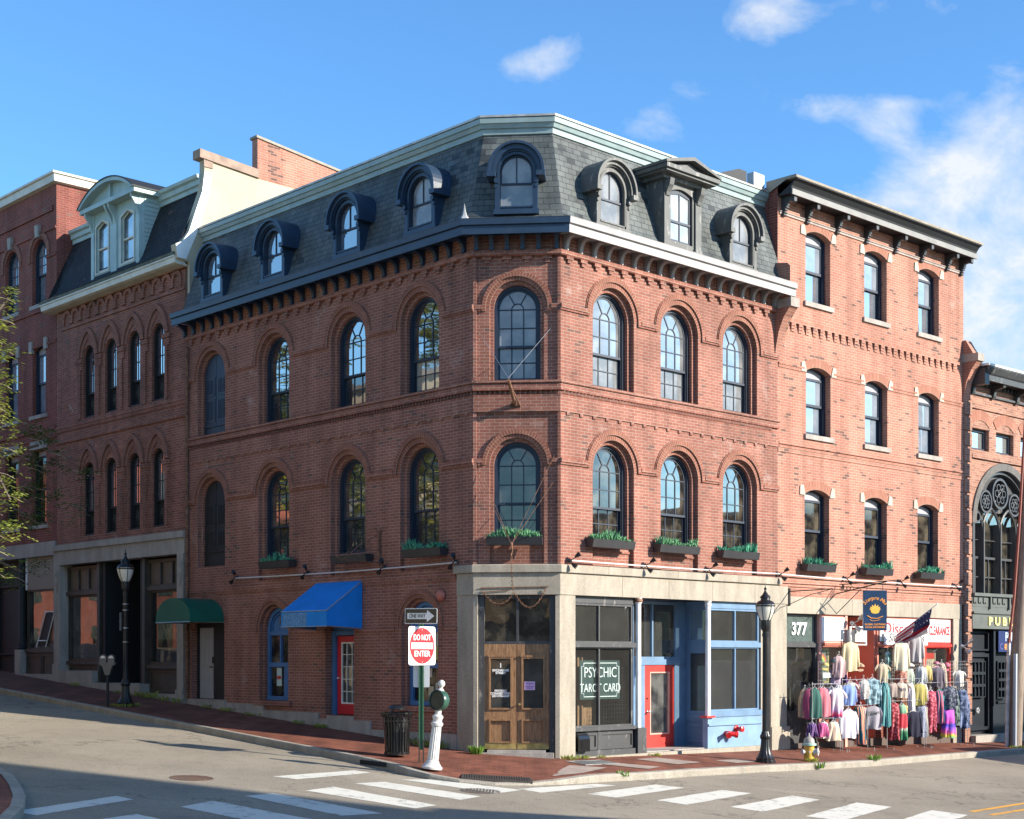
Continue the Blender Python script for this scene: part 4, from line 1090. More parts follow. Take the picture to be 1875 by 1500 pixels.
# left bay: black
mb = MB(); winframe(mb, .457, 2.40, .6, 2.34, .12, mull=(1.32,)); winframe(mb, .457, 2.40, 2.40, 3.26, .12, mull=(1.32,))
mb.box(.457, 2.44, .04, .2, 2.32, 2.42); mb.box(.457, 2.44, .02, .2, .54, .61); mb.box(.457, 2.45, .1, .2, 3.26, 3.41)
sw = mb.build('shop_window', M_blackw, bld, FR)
pane(sw, FR, .5, 2.37, .65, 2.3, .16, G_shop); pane(sw, FR, .5, 2.37, 2.44, 3.22, .16, G_dusty)
mb = MB(); mb.box(.457, 2.45, .12, .2, 0, .54); panel(mb, .5, 1.25, .13, .5, .12); panel(mb, 1.33, 2.4, .13, .5, .12); mb.box(.457, 2.46, .03, .12, 0, .12)
mb.box(1.25, 1.33, .08, .12, .12, .54)
mb.build('stallriser', M_blackw, bld, FR)
# columns
for x, z0, cm in ((2.52, .56, M_blackw), (4.94, .74, M_red)):
    mb = MB(); mb.lathe([(.062, z0), (.06, 3.28), (.08, 3.3), (.08, 3.33), (.07, 3.36), (.09, 3.41)], (x, .06, 0), 16)
    c_ = mb.build('column', M_white, bld, FR, smooth=True)
    if cm is M_red:
        mb = MB(); mb.box(x - .17, x + .14, -.05, .16, .71, .755); mb.build('collar', cm, c_, FR)
    else:
        mb = MB(); mb.box(x - .1, x + .19, -.02, .2, 0, .56); mb.build('pedestal', M_blackw, c_, FR)
        mb = MB(); mb.lathe([(.07, 3.3), (.10, 3.33), (.10, 3.37), (.07, 3.41)], (x, .06, 0), 12); mb.build('capital', M_rust, c_, FR, smooth=True)
# entrance recess
yd = .95
mb = MB(); winframe(mb, 3.28, 4.92, 2.05, 3.4, yd, mull=(4.02,), w=.07); mb.box(3.2, 4.95, yd - .05, yd + .08, 1.93, 2.06)
mb.box(2.46, 2.53, .2, yd, 0, 3.41); mb.box(2.46, 3.3, yd, yd + .08, 0, 3.41); mb.box(3.3, 3.72, yd, yd + .06, 0, 1.95)
mb.box(3.6, 3.72, yd - .03, yd + .05, 0, 1.94); mb.box(4.77, 4.86, yd - .03, yd + .05, 0, 1.94)
mb.box(4.86, 5.25, yd, yd + .06, 0, 1.95); mb.box(4.92, 5.3, yd, yd + .06, 1.9, 3.41)
ent = mb.build('entrance_screen', M_blue, bld, FR)
pane(ent, FR, 3.3, 4.88, 2.1, 3.35, yd + .04, G_dusty)
mb = MB(); mb.box(2.4, 5.3, .1, yd + .1, -.04, .02); mb.build('entrance_step', M_gran2, bld, FR)
mb = MB(); mb.box(2.4, 5.3, .1, yd + .1, 3.41, 3.5); mb.build('entrance_ceiling', M_navy, bld, FR)
D0, D1 = 3.73, 4.76
mb = MB(); y = yd - .02
mb.box(D0, D0 + .17, y, y + .05, .02, 1.92); mb.box(D1 - .17, D1, y, y + .05, .02, 1.92); mb.box(D0 + .17, D1 - .17, y, y + .05, .02, .32); mb.box(D0 + .17, D1 - .17, y, y + .05, 1.77, 1.92)
door = mb.build('door', M_red, bld, FR)
mb = MB(); winframe(mb, D0 + .17, D1 - .17, .32, 1.77, y - .01, .04, .03); mb.build('glazing_bead', M_pinkl, door, FR)
pane(door, FR, D0 + .19, D1 - .19, .35, 1.75, y + .03, glass('door_glass', refl=.22, inner=(.13, .13, .12), tint=(.03, .03, .03), var=1))
mb = MB(); mb.lathe([(.03, 0), (.03, .02), (.012, .03), (.012, .06), (.028, .07), (.028, .1), (.01, .11)], n=10)
mb.build('handle', M_steel, door, FR @ T((D0 + .08, y, .85)) @ Matrix.Rotation(R_(90), 4, 'X'), smooth=True)
mb = MB(); mb.lathe([(.025, 0), (.025, .02), (.005, .03)], n=10); mb.build('lock', M_black, door, FR @ T((D0 + .08, y, 1.16)) @ Matrix.Rotation(R_(90), 4, 'X'), smooth=True)
# splayed blue side with narrow window, from the door to the second column
pa, pb = W(FR, 5.25, yd), W(FR, 5.03, .1)
a_, b_ = (5.28, yd), (5.02, .1)
pw0, pw1 = PW(FR, (5.22, yd))[0], PW(FR, (5.0, .08))[0]
MS = frame(pw0, (pw1[0] - pw0[0], pw1[1] - pw0[1])); LS = math.hypot(pw1[0] - pw0[0], pw1[1] - pw0[1])
mb = MB(); winframe(mb, .04, LS - .04, .75, 2.3, 0, .05, .1); winframe(mb, .04, LS - .04, 2.42, 3.3, 0, .05, .1); mb.box(0, LS, .0, .06, 2.3, 2.42); mb.box(0, LS, -.02, .06, .62, .76); mb.box(0, LS, 0, .06, 0, .62); mb.box(0, LS, 0, .06, 3.3, 3.41); mb.box(0, .04, 0, .06, .76, 3.3); mb.box(LS - .04, LS, 0, .06, .76, 3.3)
panel(mb, .12, LS - .12, .12, .55, 0)
sp = mb.build('side_screen', M_blue, bld, MS)
pane(sp, MS, .1, LS - .1, .8, 2.25, .03, G_shop); pane(sp, MS, .1, LS - .1, 2.45, 3.25, .03, G_dusty)
# right bay: blue
mb = MB(); winframe(mb, 5.03, 6.93, .84, 2.36, .1, mull=(6.0,)); winframe(mb, 5.03, 6.93, 2.45, 3.25, .1, mull=(6.0,)); mb.box(5.0, 6.95, .05, .18, 2.34, 2.46); mb.box(4.95, 6.95, .0, .18, .72, .85); mb.box(5.0, 6.95, .08, .18, 3.25, 3.41)
sw = mb.build('shop_window', M_blue, bld, FR)
pane(sw, FR, 5.06, 6.9, .87, 2.32, .14, G_dusty); pane(sw, FR, 5.06, 6.9, 2.5, 3.2, .14, G_dusty)
mb = MB(); mb.box(4.9, 6.95, .03, .18, 0, .72); mb.box(4.9, 6.95, -.01, .03, .52, .56)
mb.build('stallriser', paint('light_blue_shop_paint', (.20, .32, .46), .4, wear=.15), bld, FR)
# canted corner doorway
y = .16
mb = MB(); mb.box(.07, .2, .12, .4, .1, 3.41); mb.box(WC - .22, WC - .09, .12, .4, .1, 3.41); mb.box(.2, WC - .22, y, y + .1, 2.38, 2.44); mb.box(.87, .92, y, y + .08, 2.44, 3.41); mb.box(.2, WC - .22, y, .4, 3.33, 3.41)
fr_ = mb.build('doorway_frame', M_blackw, bld, FC)
pane(fr_, FC, .2, WC - .22, 2.44, 3.35, y + .06, G_lo, 'transom_pane')
x0, x1 = .2, WC - .225; xm = (x0 + x1) / 2
for k, (a, b) in enumerate(((x0, xm - .004), (xm + .004, x1))):
    mb = MB(); s = .105
    mb.box(a, a + s, y, y + .06, .18, 2.38); mb.box(b - s, b, y, y + .06, .18, 2.38)
    mb.box(a + s, b - s, y, y + .06, .18, .32); mb.box(a + s, b - s, y, y + .06, .80, 1.02); mb.box(a + s, b - s, y, y + .06, 2.10, 2.38)
    mb.box(a + s, b - s, y + .025, y + .05, .32, .80)
    winframe(mb, a + s - .01, b - s + .01, .31, .81, y - .025, .03, .035); winframe(mb, a + s - .01, b - s + .01, 1.01, 2.11, y - .03, .04, .035)
    mb.box(a + s - .03, b - s + .03, y - .04, y, 2.11, 2.15)
    d = mb.build('door', M_oak, bld, FC)
    pane(d, FC, a + s, b - s, 1.03, 2.09, y + .02, glass('door_pane', refl=.16, inner=(.06, .06, .055), tint=(.02, .02, .02), var=1))
    mb = MB(); mb.box(a + .01, b - .01, y - .008, y + .01, .185, .31); mb.build('kick_plate', mat('brass_plate', (.45, .33, .12), .4, .5, nscale=8, namt=.4), d, FC)
    if k: 
        mb = MB(); mb.lathe([(.02, 0), (.012, .03), (.028, .05), (.028, .075), (.01, .085)], n=10); mb.build('handle', mat('brass_knob', (.6, .45, .2), .3, .9), d, FC @ T((a + .05, y, 1.12)) @ Matrix.Rotation(R_(90), 4, 'X'), smooth=True)
M_wlet = mat('white_lettering', (.8, .8, .78), .5)
dm = (x0 + xm) / 2
for tx, z, s in (('1', 1.93, .13), ('EXCHANGE', 1.83, .062), ('STREET', 1.775, .062), ('PSYCHIC', 1.40, .062), ('CONNECTION', 1.345, .062), ('207-774-6849', 1.29, .062)):
    letters(tx, s, M_wlet, bld, FC @ T((dm, y + .012, z)), bold=.003, ext=.002, name='door_lettering', sx=1.05)
mb = MB(); mb.box(xm + .16, xm + .38, y - .0, y + .012, 1.42, 1.60)
nt_ = mb.build('notice', mat('lilac_paper', (.62, .42, .66), .8), None, FC); setp(nt_, 'pink and lilac paper notice taped inside the right leaf of the oak door', 'notice')
mb = MB()
for z, w in ((1.56, .16), (1.53, .03), (1.49, .17), (1.46, .12)): mb.box(xm + .27 - w / 2, xm + .27 + w / 2, y - .003, y + .002, z - .006, z + .006)
mb.build('printed_lines', mat('purple_print', (.2, .05, .3), .8), nt_, FC)

# left street, ground floor joinery
def arch0(c, z, b, r, nm, lights):
    M = FL @ T((c, .2, b)); hs = z - b; rr = r - .07
    mb = MB(); mb.band(arch(rr, 0, hs, 0), arch(rr - .09, 0, hs, 0), 0, .12); mb.box(-rr, rr, -.02, .1, 0, .1)
    mb.box(-rr + .05, rr - .05, 0, .08, hs - .13, hs - .03); mb.box(-.025, .025, .0, .08, .9, hs - .1); mb.box(-rr + .05, rr - .05, -.01, .08, .82, .93)
    mb.band(arch(rr - .12, 0, hs, hs), arch(rr - .15, 0, hs, hs), .03, .08)
    w = mb.build('window', M_blue2, bld, M)
    mb = MB(); mb.flat(arch(rr - .05, 0, hs, hs - .05), [], .07); mb.build('fanlight_panel', M_blue2, w, M)
    mb = MB(); mb.face([(-rr + .05, .06, .08), (rr - .05, .06, .08), (rr - .05, .06, hs - .06), (-rr + .05, .06, hs - .06)]); mb.build('pane', G_lo, w, M)
    return w, M, rr
w, M, rr = arch0(*L0[0], 'w', 0)
mb = MB(); mb.box(.12, rr - .06, .02, .055, .1, .84); mb.build('board', M_blue2, w, M)
mb = MB(); mb.box(-.22, -.02, .045, .055, .35, .8); mb.build('paper_notice', mat('pale_paper', (.5, .62, .62), .8), w, M)
mb = MB(); mb.box(-.2, -.04, .04, .046, .52, .60); mb.build('notice_band', M_red, w, M)
mb = MB(); mb.box(-.1, .12, .04, .06, 1.86, 2.08); mb.build('house_number_plate', M_brown, w, M)
w, M, rr = arch0(*L0[1], 'w', 0)
for i, (x, z, a, b, c) in enumerate(((.02, .2, .18, .22, (.5, .45, .3)), (.26, .25, .12, .25, (.5, .5, .45)), (.0, .62, .14, .2, (.55, .5, .4)), (.2, 1.0, .12, .3, (.6, .55, .2)), (-.1, 1.05, .14, .22, (.6, .58, .55)), (.05, 1.35, .2, .28, (.45, .42, .35)), (.28, 1.3, .1, .35, (.5, .5, .4)), (-.2, .3, .15, .3, (.3, .25, .15)))):
    mb = MB(); mb.box(x, x + a, .045, .056, z, z + b); mb.build('paper_notice', mat('notice_%d' % i, c, .8), w, M)
# red glazed door under the blue awning
yr = .25
mb = MB(); mb.box(-5.2, -5.07, yr - .06, yr + .1, .76, 2.72); mb.box(-5.07, -4.11, yr - .05, yr + .1, 2.62, 2.72); mb.box(-5.2, -4.11, yr, yr + .05, 2.72, 3.05); mb.box(-4.15, -4.11, yr - .02, yr + .1, .76, 2.62)
mb.build('door_frame', M_blue2, bld, FL)
mb = MB(); a, b = -5.06, -4.16
mb.box(a, a + .14, yr, yr + .05, .78, 2.6); mb.box(b - .14, b, yr, yr + .05, .78, 2.6); mb.box(a + .14, b - .14, yr, yr + .05, .78, 1.02); mb.box(a + .14, b - .14, yr, yr + .05, 2.46, 2.6)
rd = mb.build('door', mat('crimson_door_paint', (.55, .02, .035), .3, nscale=2, namt=.15), bld, FL)
mb = MB(); winframe(mb, a + .14, b - .14, 1.02, 2.46, yr + .005, .03, .035)
for k in (1, 2): x = a + .14 + (b - a - .28) * k / 3; mb.box(x - .009, x + .009, yr + .005, yr + .03, 1.05, 2.43)
for k in range(1, 5): z = 1.02 + 1.44 * k / 5; mb.box(a + .16, b - .16, yr + .006, yr + .031, z - .009, z + .009)
mb.build('glazing_bars', M_white, rd, FL)
pane(rd, FL, a + .15, b - .15, 1.03, 2.45, yr + .035, G_side)
mb = MB(); mb.lathe([(.02, 0), (.02, .02), (.028, .05), (.01, .07)], n=8); mb.build('handle', M_white, rd, FL @ T((a + .07, yr, 1.62)) @ Matrix.Rotation(R_(90), 4, 'X'))
# grey door under the green canopy
yr = .22
mb = MB(); mb.box(-11.12, -11.06, yr - .04, yr + .1, 1.02, 3.0); mb.box(-10.30, -9.53, yr - .05, yr + .1, 1.02, 3.0); mb.box(-11.06, -10.30, yr - .05, yr + .1, 2.88, 3.0)
mb.build('door_surround', M_black, bld, FL)
mb = MB(); a, b = -11.05, -10.31; mb.box(a, b, yr, yr + .05, 1.03, 2.88)
cw = (b - a) / 2
for i in (0, 1):
    for z0_, z1_ in ((1.15, 1.8), (1.9, 2.5), (2.58, 2.8)): panel(mb, a + .09 + i * (cw - .03), a + .09 + i * (cw - .03) + cw - .16, z0_, z1_, yr, .02, .012)
gd = mb.build('door', mat('grey_door_paint', (.36, .35, .37), .5, nscale=2, namt=.1), bld, FL)
mb = MB(); mb.box(b - .12, b - .05, yr - .02, yr, 1.95, 2.12); mb.box(b - .2, b - .06, yr - .05, yr - .03, 1.84, 1.87); mb.build('handle', M_black, gd, FL)

# ================================================================ neighbour down the right street (R2)
O2 = Matrix.Translation((CR2[0], CR2[1], 0))
b2 = thing('shop_building', 'orange-red brick four-storey building with white corner stones above the clothes shop', 'building', O2)
c2 = {4: [1.65, 4.2, 6.77], 3: [1.667, 4.23, 6.77], 2: [1.61, 4.21, 6.73]}
def hol(c, z0, zs, hw=.52): return segarch(hw, .13, c, zs, z0)
mb = MB(); W2 = 8.578
holes = [hol(c, 10.95, 12.62) for c in c2[4]] + [hol(c, 7.65, 9.23) for c in c2[3]] + [hol(c, 4.40, 6.17) for c in c2[2]]
mb.flat([(0, 3.6), (W2, 3.6), (W2, 13.34), (0, 13.34)], holes, 0)
for h in holes: mb.skirt(h, 0, .24); mb.face([(h[0][0], 0, h[0][1]), (h[-1][0], 0, h[-1][1]), (h[-1][0], .24, h[-1][1]), (h[0][0], .24, h[0][1])])
for a, b in ((7.22, 7.27), (7.31, 7.37)): mb.box(0.02, W2, -.035, .02, a, b)
mb.box(0, W2, -.02, .02, 7.12, 7.215); mb.box(0.02, W2, -.045, .02, 3.92, 3.985); mb.box(.02, W2, -.03, .02, 3.84, 3.90)
e = [0.02] + sorted([c - .62 for c in c2[3]] + [c + .62 for c in c2[3]]) + [W2]
for a, b in zip(e[0::2], e[1::2]): mb.box(a, b, -.035, .02, 9.25, 9.30); mb.box(a, b, -.02, .02, 9.18, 9.245)
mb.box(.35, W2 - .3, -.06, .02, 10.32, 10.40)
n = 26
for i in range(n):
    x = .42 + (W2 - .8) * (i + .5) / n
    mb.box(x - .085, x + .085, -.06, .01, 10.255, 10.32); mb.box(x - .07, x + .085, -.042, .01, 10.185, 10.25); mb.box(x - .05, x + .08, -.024, .01, 10.115, 10.18)
mb.build('wall', M_brick2, b2, F2)
for k, zs in ((4, 12.62), (3, 9.23), (2, 6.17)):
    for c in c2[k]:
        mv = MB(); ms = MB()
        hw, rise = .52, .13; Rr = (hw * hw + rise * rise) / (2 * rise); a0 = math.asin(hw / Rr)
        def arc(R2_, da=0): return [(c + R2_ * math.sin(-a0 - da + 2 * (a0 + da) * t / 10), zs + rise - Rr + R2_ * math.cos(-a0 - da + 2 * (a0 + da) * t / 10)) for t in range(11)]
        mv.band(arc(Rr + .22), arc(Rr), -.012, .02, voussoir=True)
        for s in (-1, 1):
            MB().prism([(c + s * .525, zs - .04), (c + s * .74, zs - .03), (c + s * .725, zs + .19), (c + s * .60, zs + .215), (c + s * .545, zs + .06)], 'y', -.03, .05).build('corner_stone', M_lime, b2, F2)
        mv.build('arch_bricks', M_brick2v, b2, F2)
        for s_, mm_ in ((0, None),): pass
        if k > 2: ms.box(c - .6, c + .62, -.06, .15, (10.95 if k == 4 else 7.65) - .12, (10.95 if k == 4 else 7.65))
        else: ms.box(c - .55, c + .55, -.03, .15, 4.30, 4.40)
        ms.build('sill', M_gran2, b2, F2)
def sashwin(par, M, hw, h, rise, pm, g1, g2, rail):
    mb = MB(); P = segarch(hw, rise, 0, h, 0); Pi = segarch(hw - .06, rise * .8, 0, h - .02, .05)
    mb.flat(P, [Pi], 0); mb.skirt(Pi, 0, .12); mb.box(-hw, hw, -.03, .1, 0, .05)
    w = mb.build('window', pm, par, M)
    g = hw - .06
    mb = MB(); mb.box(-g, -g + .06, .04, .08, rail, h); mb.box(g - .06, g, .04, .08, rail, h); mb.box(-g, g, .035, .085, rail - .03, rail + .03); mb.box(-g, g, .035, .085, h - .17, h - .11)
    mb.build('upper_sash', pm, w, M)
    mb = MB(); mb.flat(segarch(g, rise * .8, 0, h - .02, h - .12), [], .05); mb.build('head_panel', mat('head_board', (.33, .32, .34), .6), w, M)
    mb = MB(); mb.box(-g, -g + .07, .085, .115, .05, rail); mb.box(g - .07, g, .085, .115, .05, rail); mb.box(-g, g, .085, .115, .05, .13); mb.build('lower_sash', pm, w, M)
    mb = MB(); mb.face([(-g, .065, rail), (g, .065, rail), (g, .065, h - .1), (-g, .065, h - .1)]); mb.build('upper_pane', g1, w, M)
    mb = MB(); mb.face([(-g, .1, .05), (g, .1, .05), (g, .1, rail), (-g, .1, rail)]); mb.build('lower_pane', g2, w, M)
    return w
G_r2 = glass('bright_upper_glass', refl=.34, inner=(.32, .36, .42), tint=(.22, .27, .33), var=1)
for k, z0, h, gg in ((4, 10.95, 1.67, G_r2), (3, 7.65, 1.58, G_r2), (2, 4.40, 1.77, G_lo)):
    w = None
    for c in c2[k]:
        M = F2 @ T((c, .17, z0))
        if w is None: w = sashwin(b2, M, .52, h, .13, M_navy, gg, gg, h * .5)
        else: copy_tree(w, M, b2)
# cornice of R2
c2path = [tuple(W(F2, -.0, 1.3)[:2]), tuple(W(F2, 0, 0)[:2]), tuple(W(F2, W2, 0)[:2])]
og2 = CR2
mb = MB(); sweep(mb, c2path[1:], [(0, 13.31), (.38, 13.31), (.38, 13.28), (.42, 13.28), (.43, 13.41), (.40, 13.42), (.42, 13.48), (.50, 13.58), (.58, 13.62), (.58, 13.64)], og2)
mb.build('cornice', M_black, b2, O2)
mb = MB(); sweep(mb, c2path[1:], [(.41, 13.275), (.44, 13.275), (.445, 13.41), (.41, 13.415)], og2); mb.build('cornice_fascia', paint('pale_cornice_paint', (.22, .21, .195), .5, wear=.4, wc=(.10, .09, .08)), b2, O2)
mb = MB(); sweep(mb, [tuple(W(F2, -.06, 0)[:2]), tuple(W(F2, W2 + .03, 0)[:2])], [(.3, 13.642), (.595, 13.642), (.605, 13.69), (.58, 13.71), (-.3, 13.72), (-.3, 13.4)], og2); mb.build('cornice_flashing', M_gran, b2, O2)
mb = MB(); mb.box(0.05, W2 - .05, -.03, .0, 12.90, 12.96); mb.box(.05, W2 - .05, -.05, 0, 12.955, 12.975); mb.build('frieze_moulding', paint('peeling_trim', (.30, .24, .21), .6, wear=.6, wc=(.12, .09, .08)), b2, F2)
mb = MB(); mb.prism([(0, 12.86), (-.04, 12.85), (-.075, 12.90), (-.06, 12.98), (-.11, 13.03), (-.15, 13.08), (-.17, 13.16), (-.31, 13.17), (-.345, 13.13), (-.385, 13.16), (-.39, 13.305), (0, 13.305)], 'x', -.055, .055)
for q in range(5):
    mb.prism([(-.045 - .018 * q, 12.87 + q * .06), (-.09 - .018 * q, 12.87 + q * .06), (-.09 - .018 * q, 12.895 + q * .06), (-.045 - .018 * q, 12.895 + q * .06)], 'x', -.062, .062)
cb = mb.build('bracket', M_blackw, b2, F2 @ T((.2, 0, 0)))
for x in (1.15, 2.43, 3.72, 5.07, 6.35, 7.65, 8.4): copy_tree(cb, F2 @ T((x, 0, 0)), b2)
# body behind the front
mb = MB()
for (x0, y0), (x1, y1) in (((0, 0), (0, 12)), ((0, 12), (W2, 12)), ((W2, 12), (W2, 0))):
    mb.face([(x0, y0, -1), (x1, y1, -1), (x1, y1, 13.6), (x0, y0, 13.6)])
mb.face([(0, 0, 13.58), (W2, 0, 13.58), (W2, 12, 13.58), (0, 12, 13.58)])
mb.build('side_walls', M_brick3, b2, F2)
# corbelled fire walls with stone heads
def firewall(M, x, w, zb, top, par, m):
    prof = [(0.02, zb), (0, zb), (-.04, zb + .35), (-.13, zb + .75), (-.27, zb + 1.05), (-.46, zb + 1.28), (.02, zb + 1.28)]
    mb = MB(); mb.prism(prof, 'x', x, x + w)
    if top: mb.prism([(.9, zb + 1.5), (-.46, zb + 1.5), (-.46, zb + 2.25), (-.38, top), (.9, top + .25)], 'x', x, x + w)
    else: mb.prism([(-.46, zb + 1.28), (-.1, zb + 1.9), (.5, zb + 1.9), (.5, zb + 1.28)], 'x', x, x + w)
    a = mb.build('fire_wall', m, par, M)
    mb = MB(); mb.box(x - .02, x + w + .02, -.5, .4, zb + 1.281, zb + 1.5); mb.build('corbel_stone', M_gran2, a, M)
    return a
firewall(F2, -.12, .3, 9.27, 11.6, b2, M_brick2)
firewall(F2, W2 - .05, .3, 9.15, None, b2, M_brick2)
# shopfront of R2
mb = MB(); mb.box(.36, W2 - .12, -.02, .3, 3.19, 3.60); mb.box(8.03, W2 - .1, -.01, .3, -.6, 3.19); mb.build('lintel', M_gran, b2, F2)
mb = MB(); mb.box(3.1, 3.112, -.024, 0, 3.19, 3.6); mb.box(5.9, 5.912, -.024, 0, 3.19, 3.6); mb.build('joint', MATS['joint_mortar'], b2, F2)
room(F2, .36, 8.0, 1.4, 4, -.3, 3.3, b2, M_room)
mb = MB(); winframe(mb, .36, 1.74, 2.44, 3.19, .1, w=.06); mb.box(.36, 1.76, .06, .2, 2.36, 2.46); mb.box(.36, .45, .1, .2, -.5, 2.4); mb.box(.36, 1.74, .14, .2, -.5, .78); mb.box(1.66, 1.76, .08, .2, -.5, 2.4)
f377 = mb.build('dark_shop_door', M_blackw, b2, F2)
pane(f377, F2, .42, 1.68, 2.5, 3.14, .14, mat('transom_green_glass', (.10, .13, .12), .15, coat=.3, nscale=6, namt=.3), 'transom_pane')
pane(f377, F2, .45, 1.66, .78, 2.37, .16, G_shop)
letters('377', .42, M_wlet, f377, F2 @ T((1.02, .12, 2.8)), bold=.012, name='house_number', ext=.01)
mb = MB(); mb.box(.36, 8.03, .06, 1.5, -.7, -.02); mb.build('shop_floor', mat('dark_base_stone', (.10, .07, .06), .8), b2, F2)
for x0, x1 in ((1.76, 2.93), (4.36, 6.68), (6.68, 8.03)):
    mb = MB(); winframe(mb, x0, x1, 2.46, 3.19, .06, .12, .06); winframe(mb, x0, x1, .9, 2.44, .06, .12, .07); mb.box(x0, x1, .02, .2, 2.40, 2.47)
    sw = mb.build('shop_window', M_red if x0 > 6 else M_pink, b2, F2)
    pane(sw, F2, x0 + .05, x1 - .05, .95, 2.4, .12, G_shop)
    mb = MB(); mb.box(x0, x1, .08, .3, -.6, .9); mb.build('stallriser', M_brick3, b2, F2)
mb = MB(); mb.box(1.76, 2.93, .02, .1, 2.40, 2.50); mb.box(2.86, 2.96, .02, .3, -.4, 3.19); mb.box(1.74, 1.84, .02, .12, .2, 3.19); mb.build('pilaster', M_pinkl, b2, F2)
# recessed coral doorway
mb = MB(); mb.box(2.96, 4.36, 1.0, 1.1, 2.1, 3.19); mb.box(2.96, 3.2, 1.0, 1.1, -.4, 2.1); mb.box(4.1, 4.36, 1.0, 1.1, -.4, 2.1); mb.box(4.28, 4.36, .1, 1.0, -.4, 3.19); mb.box(2.9, 2.98, .1, 1.0, -.4, 3.19)
ds = mb.build('doorway', M_pink, b2, F2)
mb = MB(); mb.box(3.2, 3.3, 1.02, 1.07, -.1, 2.08); mb.box(4.0, 4.1, 1.02, 1.07, -.1, 2.08); mb.box(3.3, 4.0, 1.02, 1.07, 1.95, 2.08); mb.box(3.3, 4.0, 1.02, 1.07, -.1, .3)
dd = mb.build('door', M_pink, b2, F2); pane(dd, F2, 3.3, 4.0, .3, 1.95, 1.045, G_lo)
mb = MB(); mb.box(3.0, 3.95, -.35, .1, -.55, -.28); mb.build('doorstep', M_gran, b2, F2)
# signs on the shop
M_sign = mat('white_sign_board', (.82, .81, .79), .5)
def board(x0, x1, z0, z1, y, label, m=M_sign, name='sign', cat='sign', M=F2, t=.02):
    mb = MB(); mb.box(x0, x1, y, y + t, z0, z1); return setp(mb.build(name, m, None, M), label, cat)
M_redl = mat('red_lettering', (.55, .03, .04), .5); M_faint = mat('faded_orange_print', (.80, .70, .62), .6)
s1 = board(1.84, 2.84, 2.52, 3.13, .03, 'white panel with very faded orange print over the left shop window, beside the number 377')
for i, (tx, z) in enumerate((('Repairs', 2.99), ('Clothing', 2.82), ('& more', 2.66))): letters(tx, .17, M_faint, s1, F2 @ T((2.33, .027, z)), bold=.004, ext=.001)
s2 = board(6.77, 7.93, 2.53, 3.15, .03, 'white panel reading CLEARANCE in red capitals at the right end of the shop')
letters('CLEARANCE', .34, M_redl, s2, F2 @ T((7.36, .025, 2.83)), bold=.010, ext=.003, fit=1.06)
s3 = board(4.45, 6.62, 2.53, 3.13, .03, 'white panel with red Discount lettering half hidden by the flag')
letters('Discount', .42, M_redl, s3, F2 @ T((5.6, .025, 2.87)), bold=.006, ext=.003, fit=1.95)
s4 = board(4.55, 6.66, 2.44, 2.76, -.04, 'long white sign with black italic shop name under the flag')
letters('Siempre Mas', .33, mat('black_print', (.02, .02, .02), .6), s4, F2 @ T((5.6, -.045, 2.62)), bold=.002, ext=.003, shear=.3, fit=1.75)

# ================================================================ pub at the right edge
pub = thing('public_house', 'brick pub with black gothic tracery window at the right edge', 'building', O2)
X0, X1 = W2 + .02, 17.
mb = MB()
sm = [(9.05, 10.02), (10.42, 11.43), (11.85, 12.9), (13.3, 14.3)]
aw = arch(1.83, 10.87, 5.95, 3.93, 30)
hs_ = [[(a, 8.06), (a, 8.67), (b, 8.67), (b, 8.06)] for a, b in sm]
mb.flat([(X0, -.8), (8.99, -.8), (8.99, 3.4), (X1, 3.4), (X1, 10.3), (X0, 10.3)], [aw] + hs_, .02)
mb.skirt(aw, .02, .4)
for h in hs_: mb.skirt(h + [h[0]], .02, .25)
mb.box(9.0, X1, -.05, .05, 7.80, 7.90); mb.box(9.0, X1, -.03, .05, 9.22, 9.29)
for i in range(22): mb.box(X0, 9.0, -.03, .03, .2 + i * .44, .2 + i * .44 + .36)
mb.build('wall', M_brick5, pub, F2)
mb = MB(); mb.band(arch(1.83, 10.87, 5.95, 5.95, 30), arch(1.62, 10.87, 5.95, 5.95, 30), -.03, .1); mb.build('stone_arch', stone('dark_arch_stone', (.19, .18, .17), .5), pub, F2)
for i, (a, b) in enumerate(sm):
    mb = MB(); winframe(mb, a, b, 8.06, 8.67, .14, .08, .07); w = mb.build('window', M_navy, pub, F2); pane(w, F2, a, b, 8.06, 8.67, .2, glass('pale_glass', refl=.4, inner=(.4, .42, .42)))
    mb = MB(); cx = (a + b) / 2; Rr = .75; a0 = .72
    mb.band([(cx + (Rr + .3) * math.sin(-a0 + 2 * a0 * t / 8), 8.16 + (Rr + .3) * math.cos(-a0 + 2 * a0 * t / 8)) for t in range(9)], [(cx + Rr * math.sin(-a0 + 2 * a0 * t / 8), 8.16 + Rr * math.cos(-a0 + 2 * a0 * t / 8)) for t in range(9)], -.0, .03, voussoir=True); mb.build('arch_bricks', M_brick2v, w, F2)
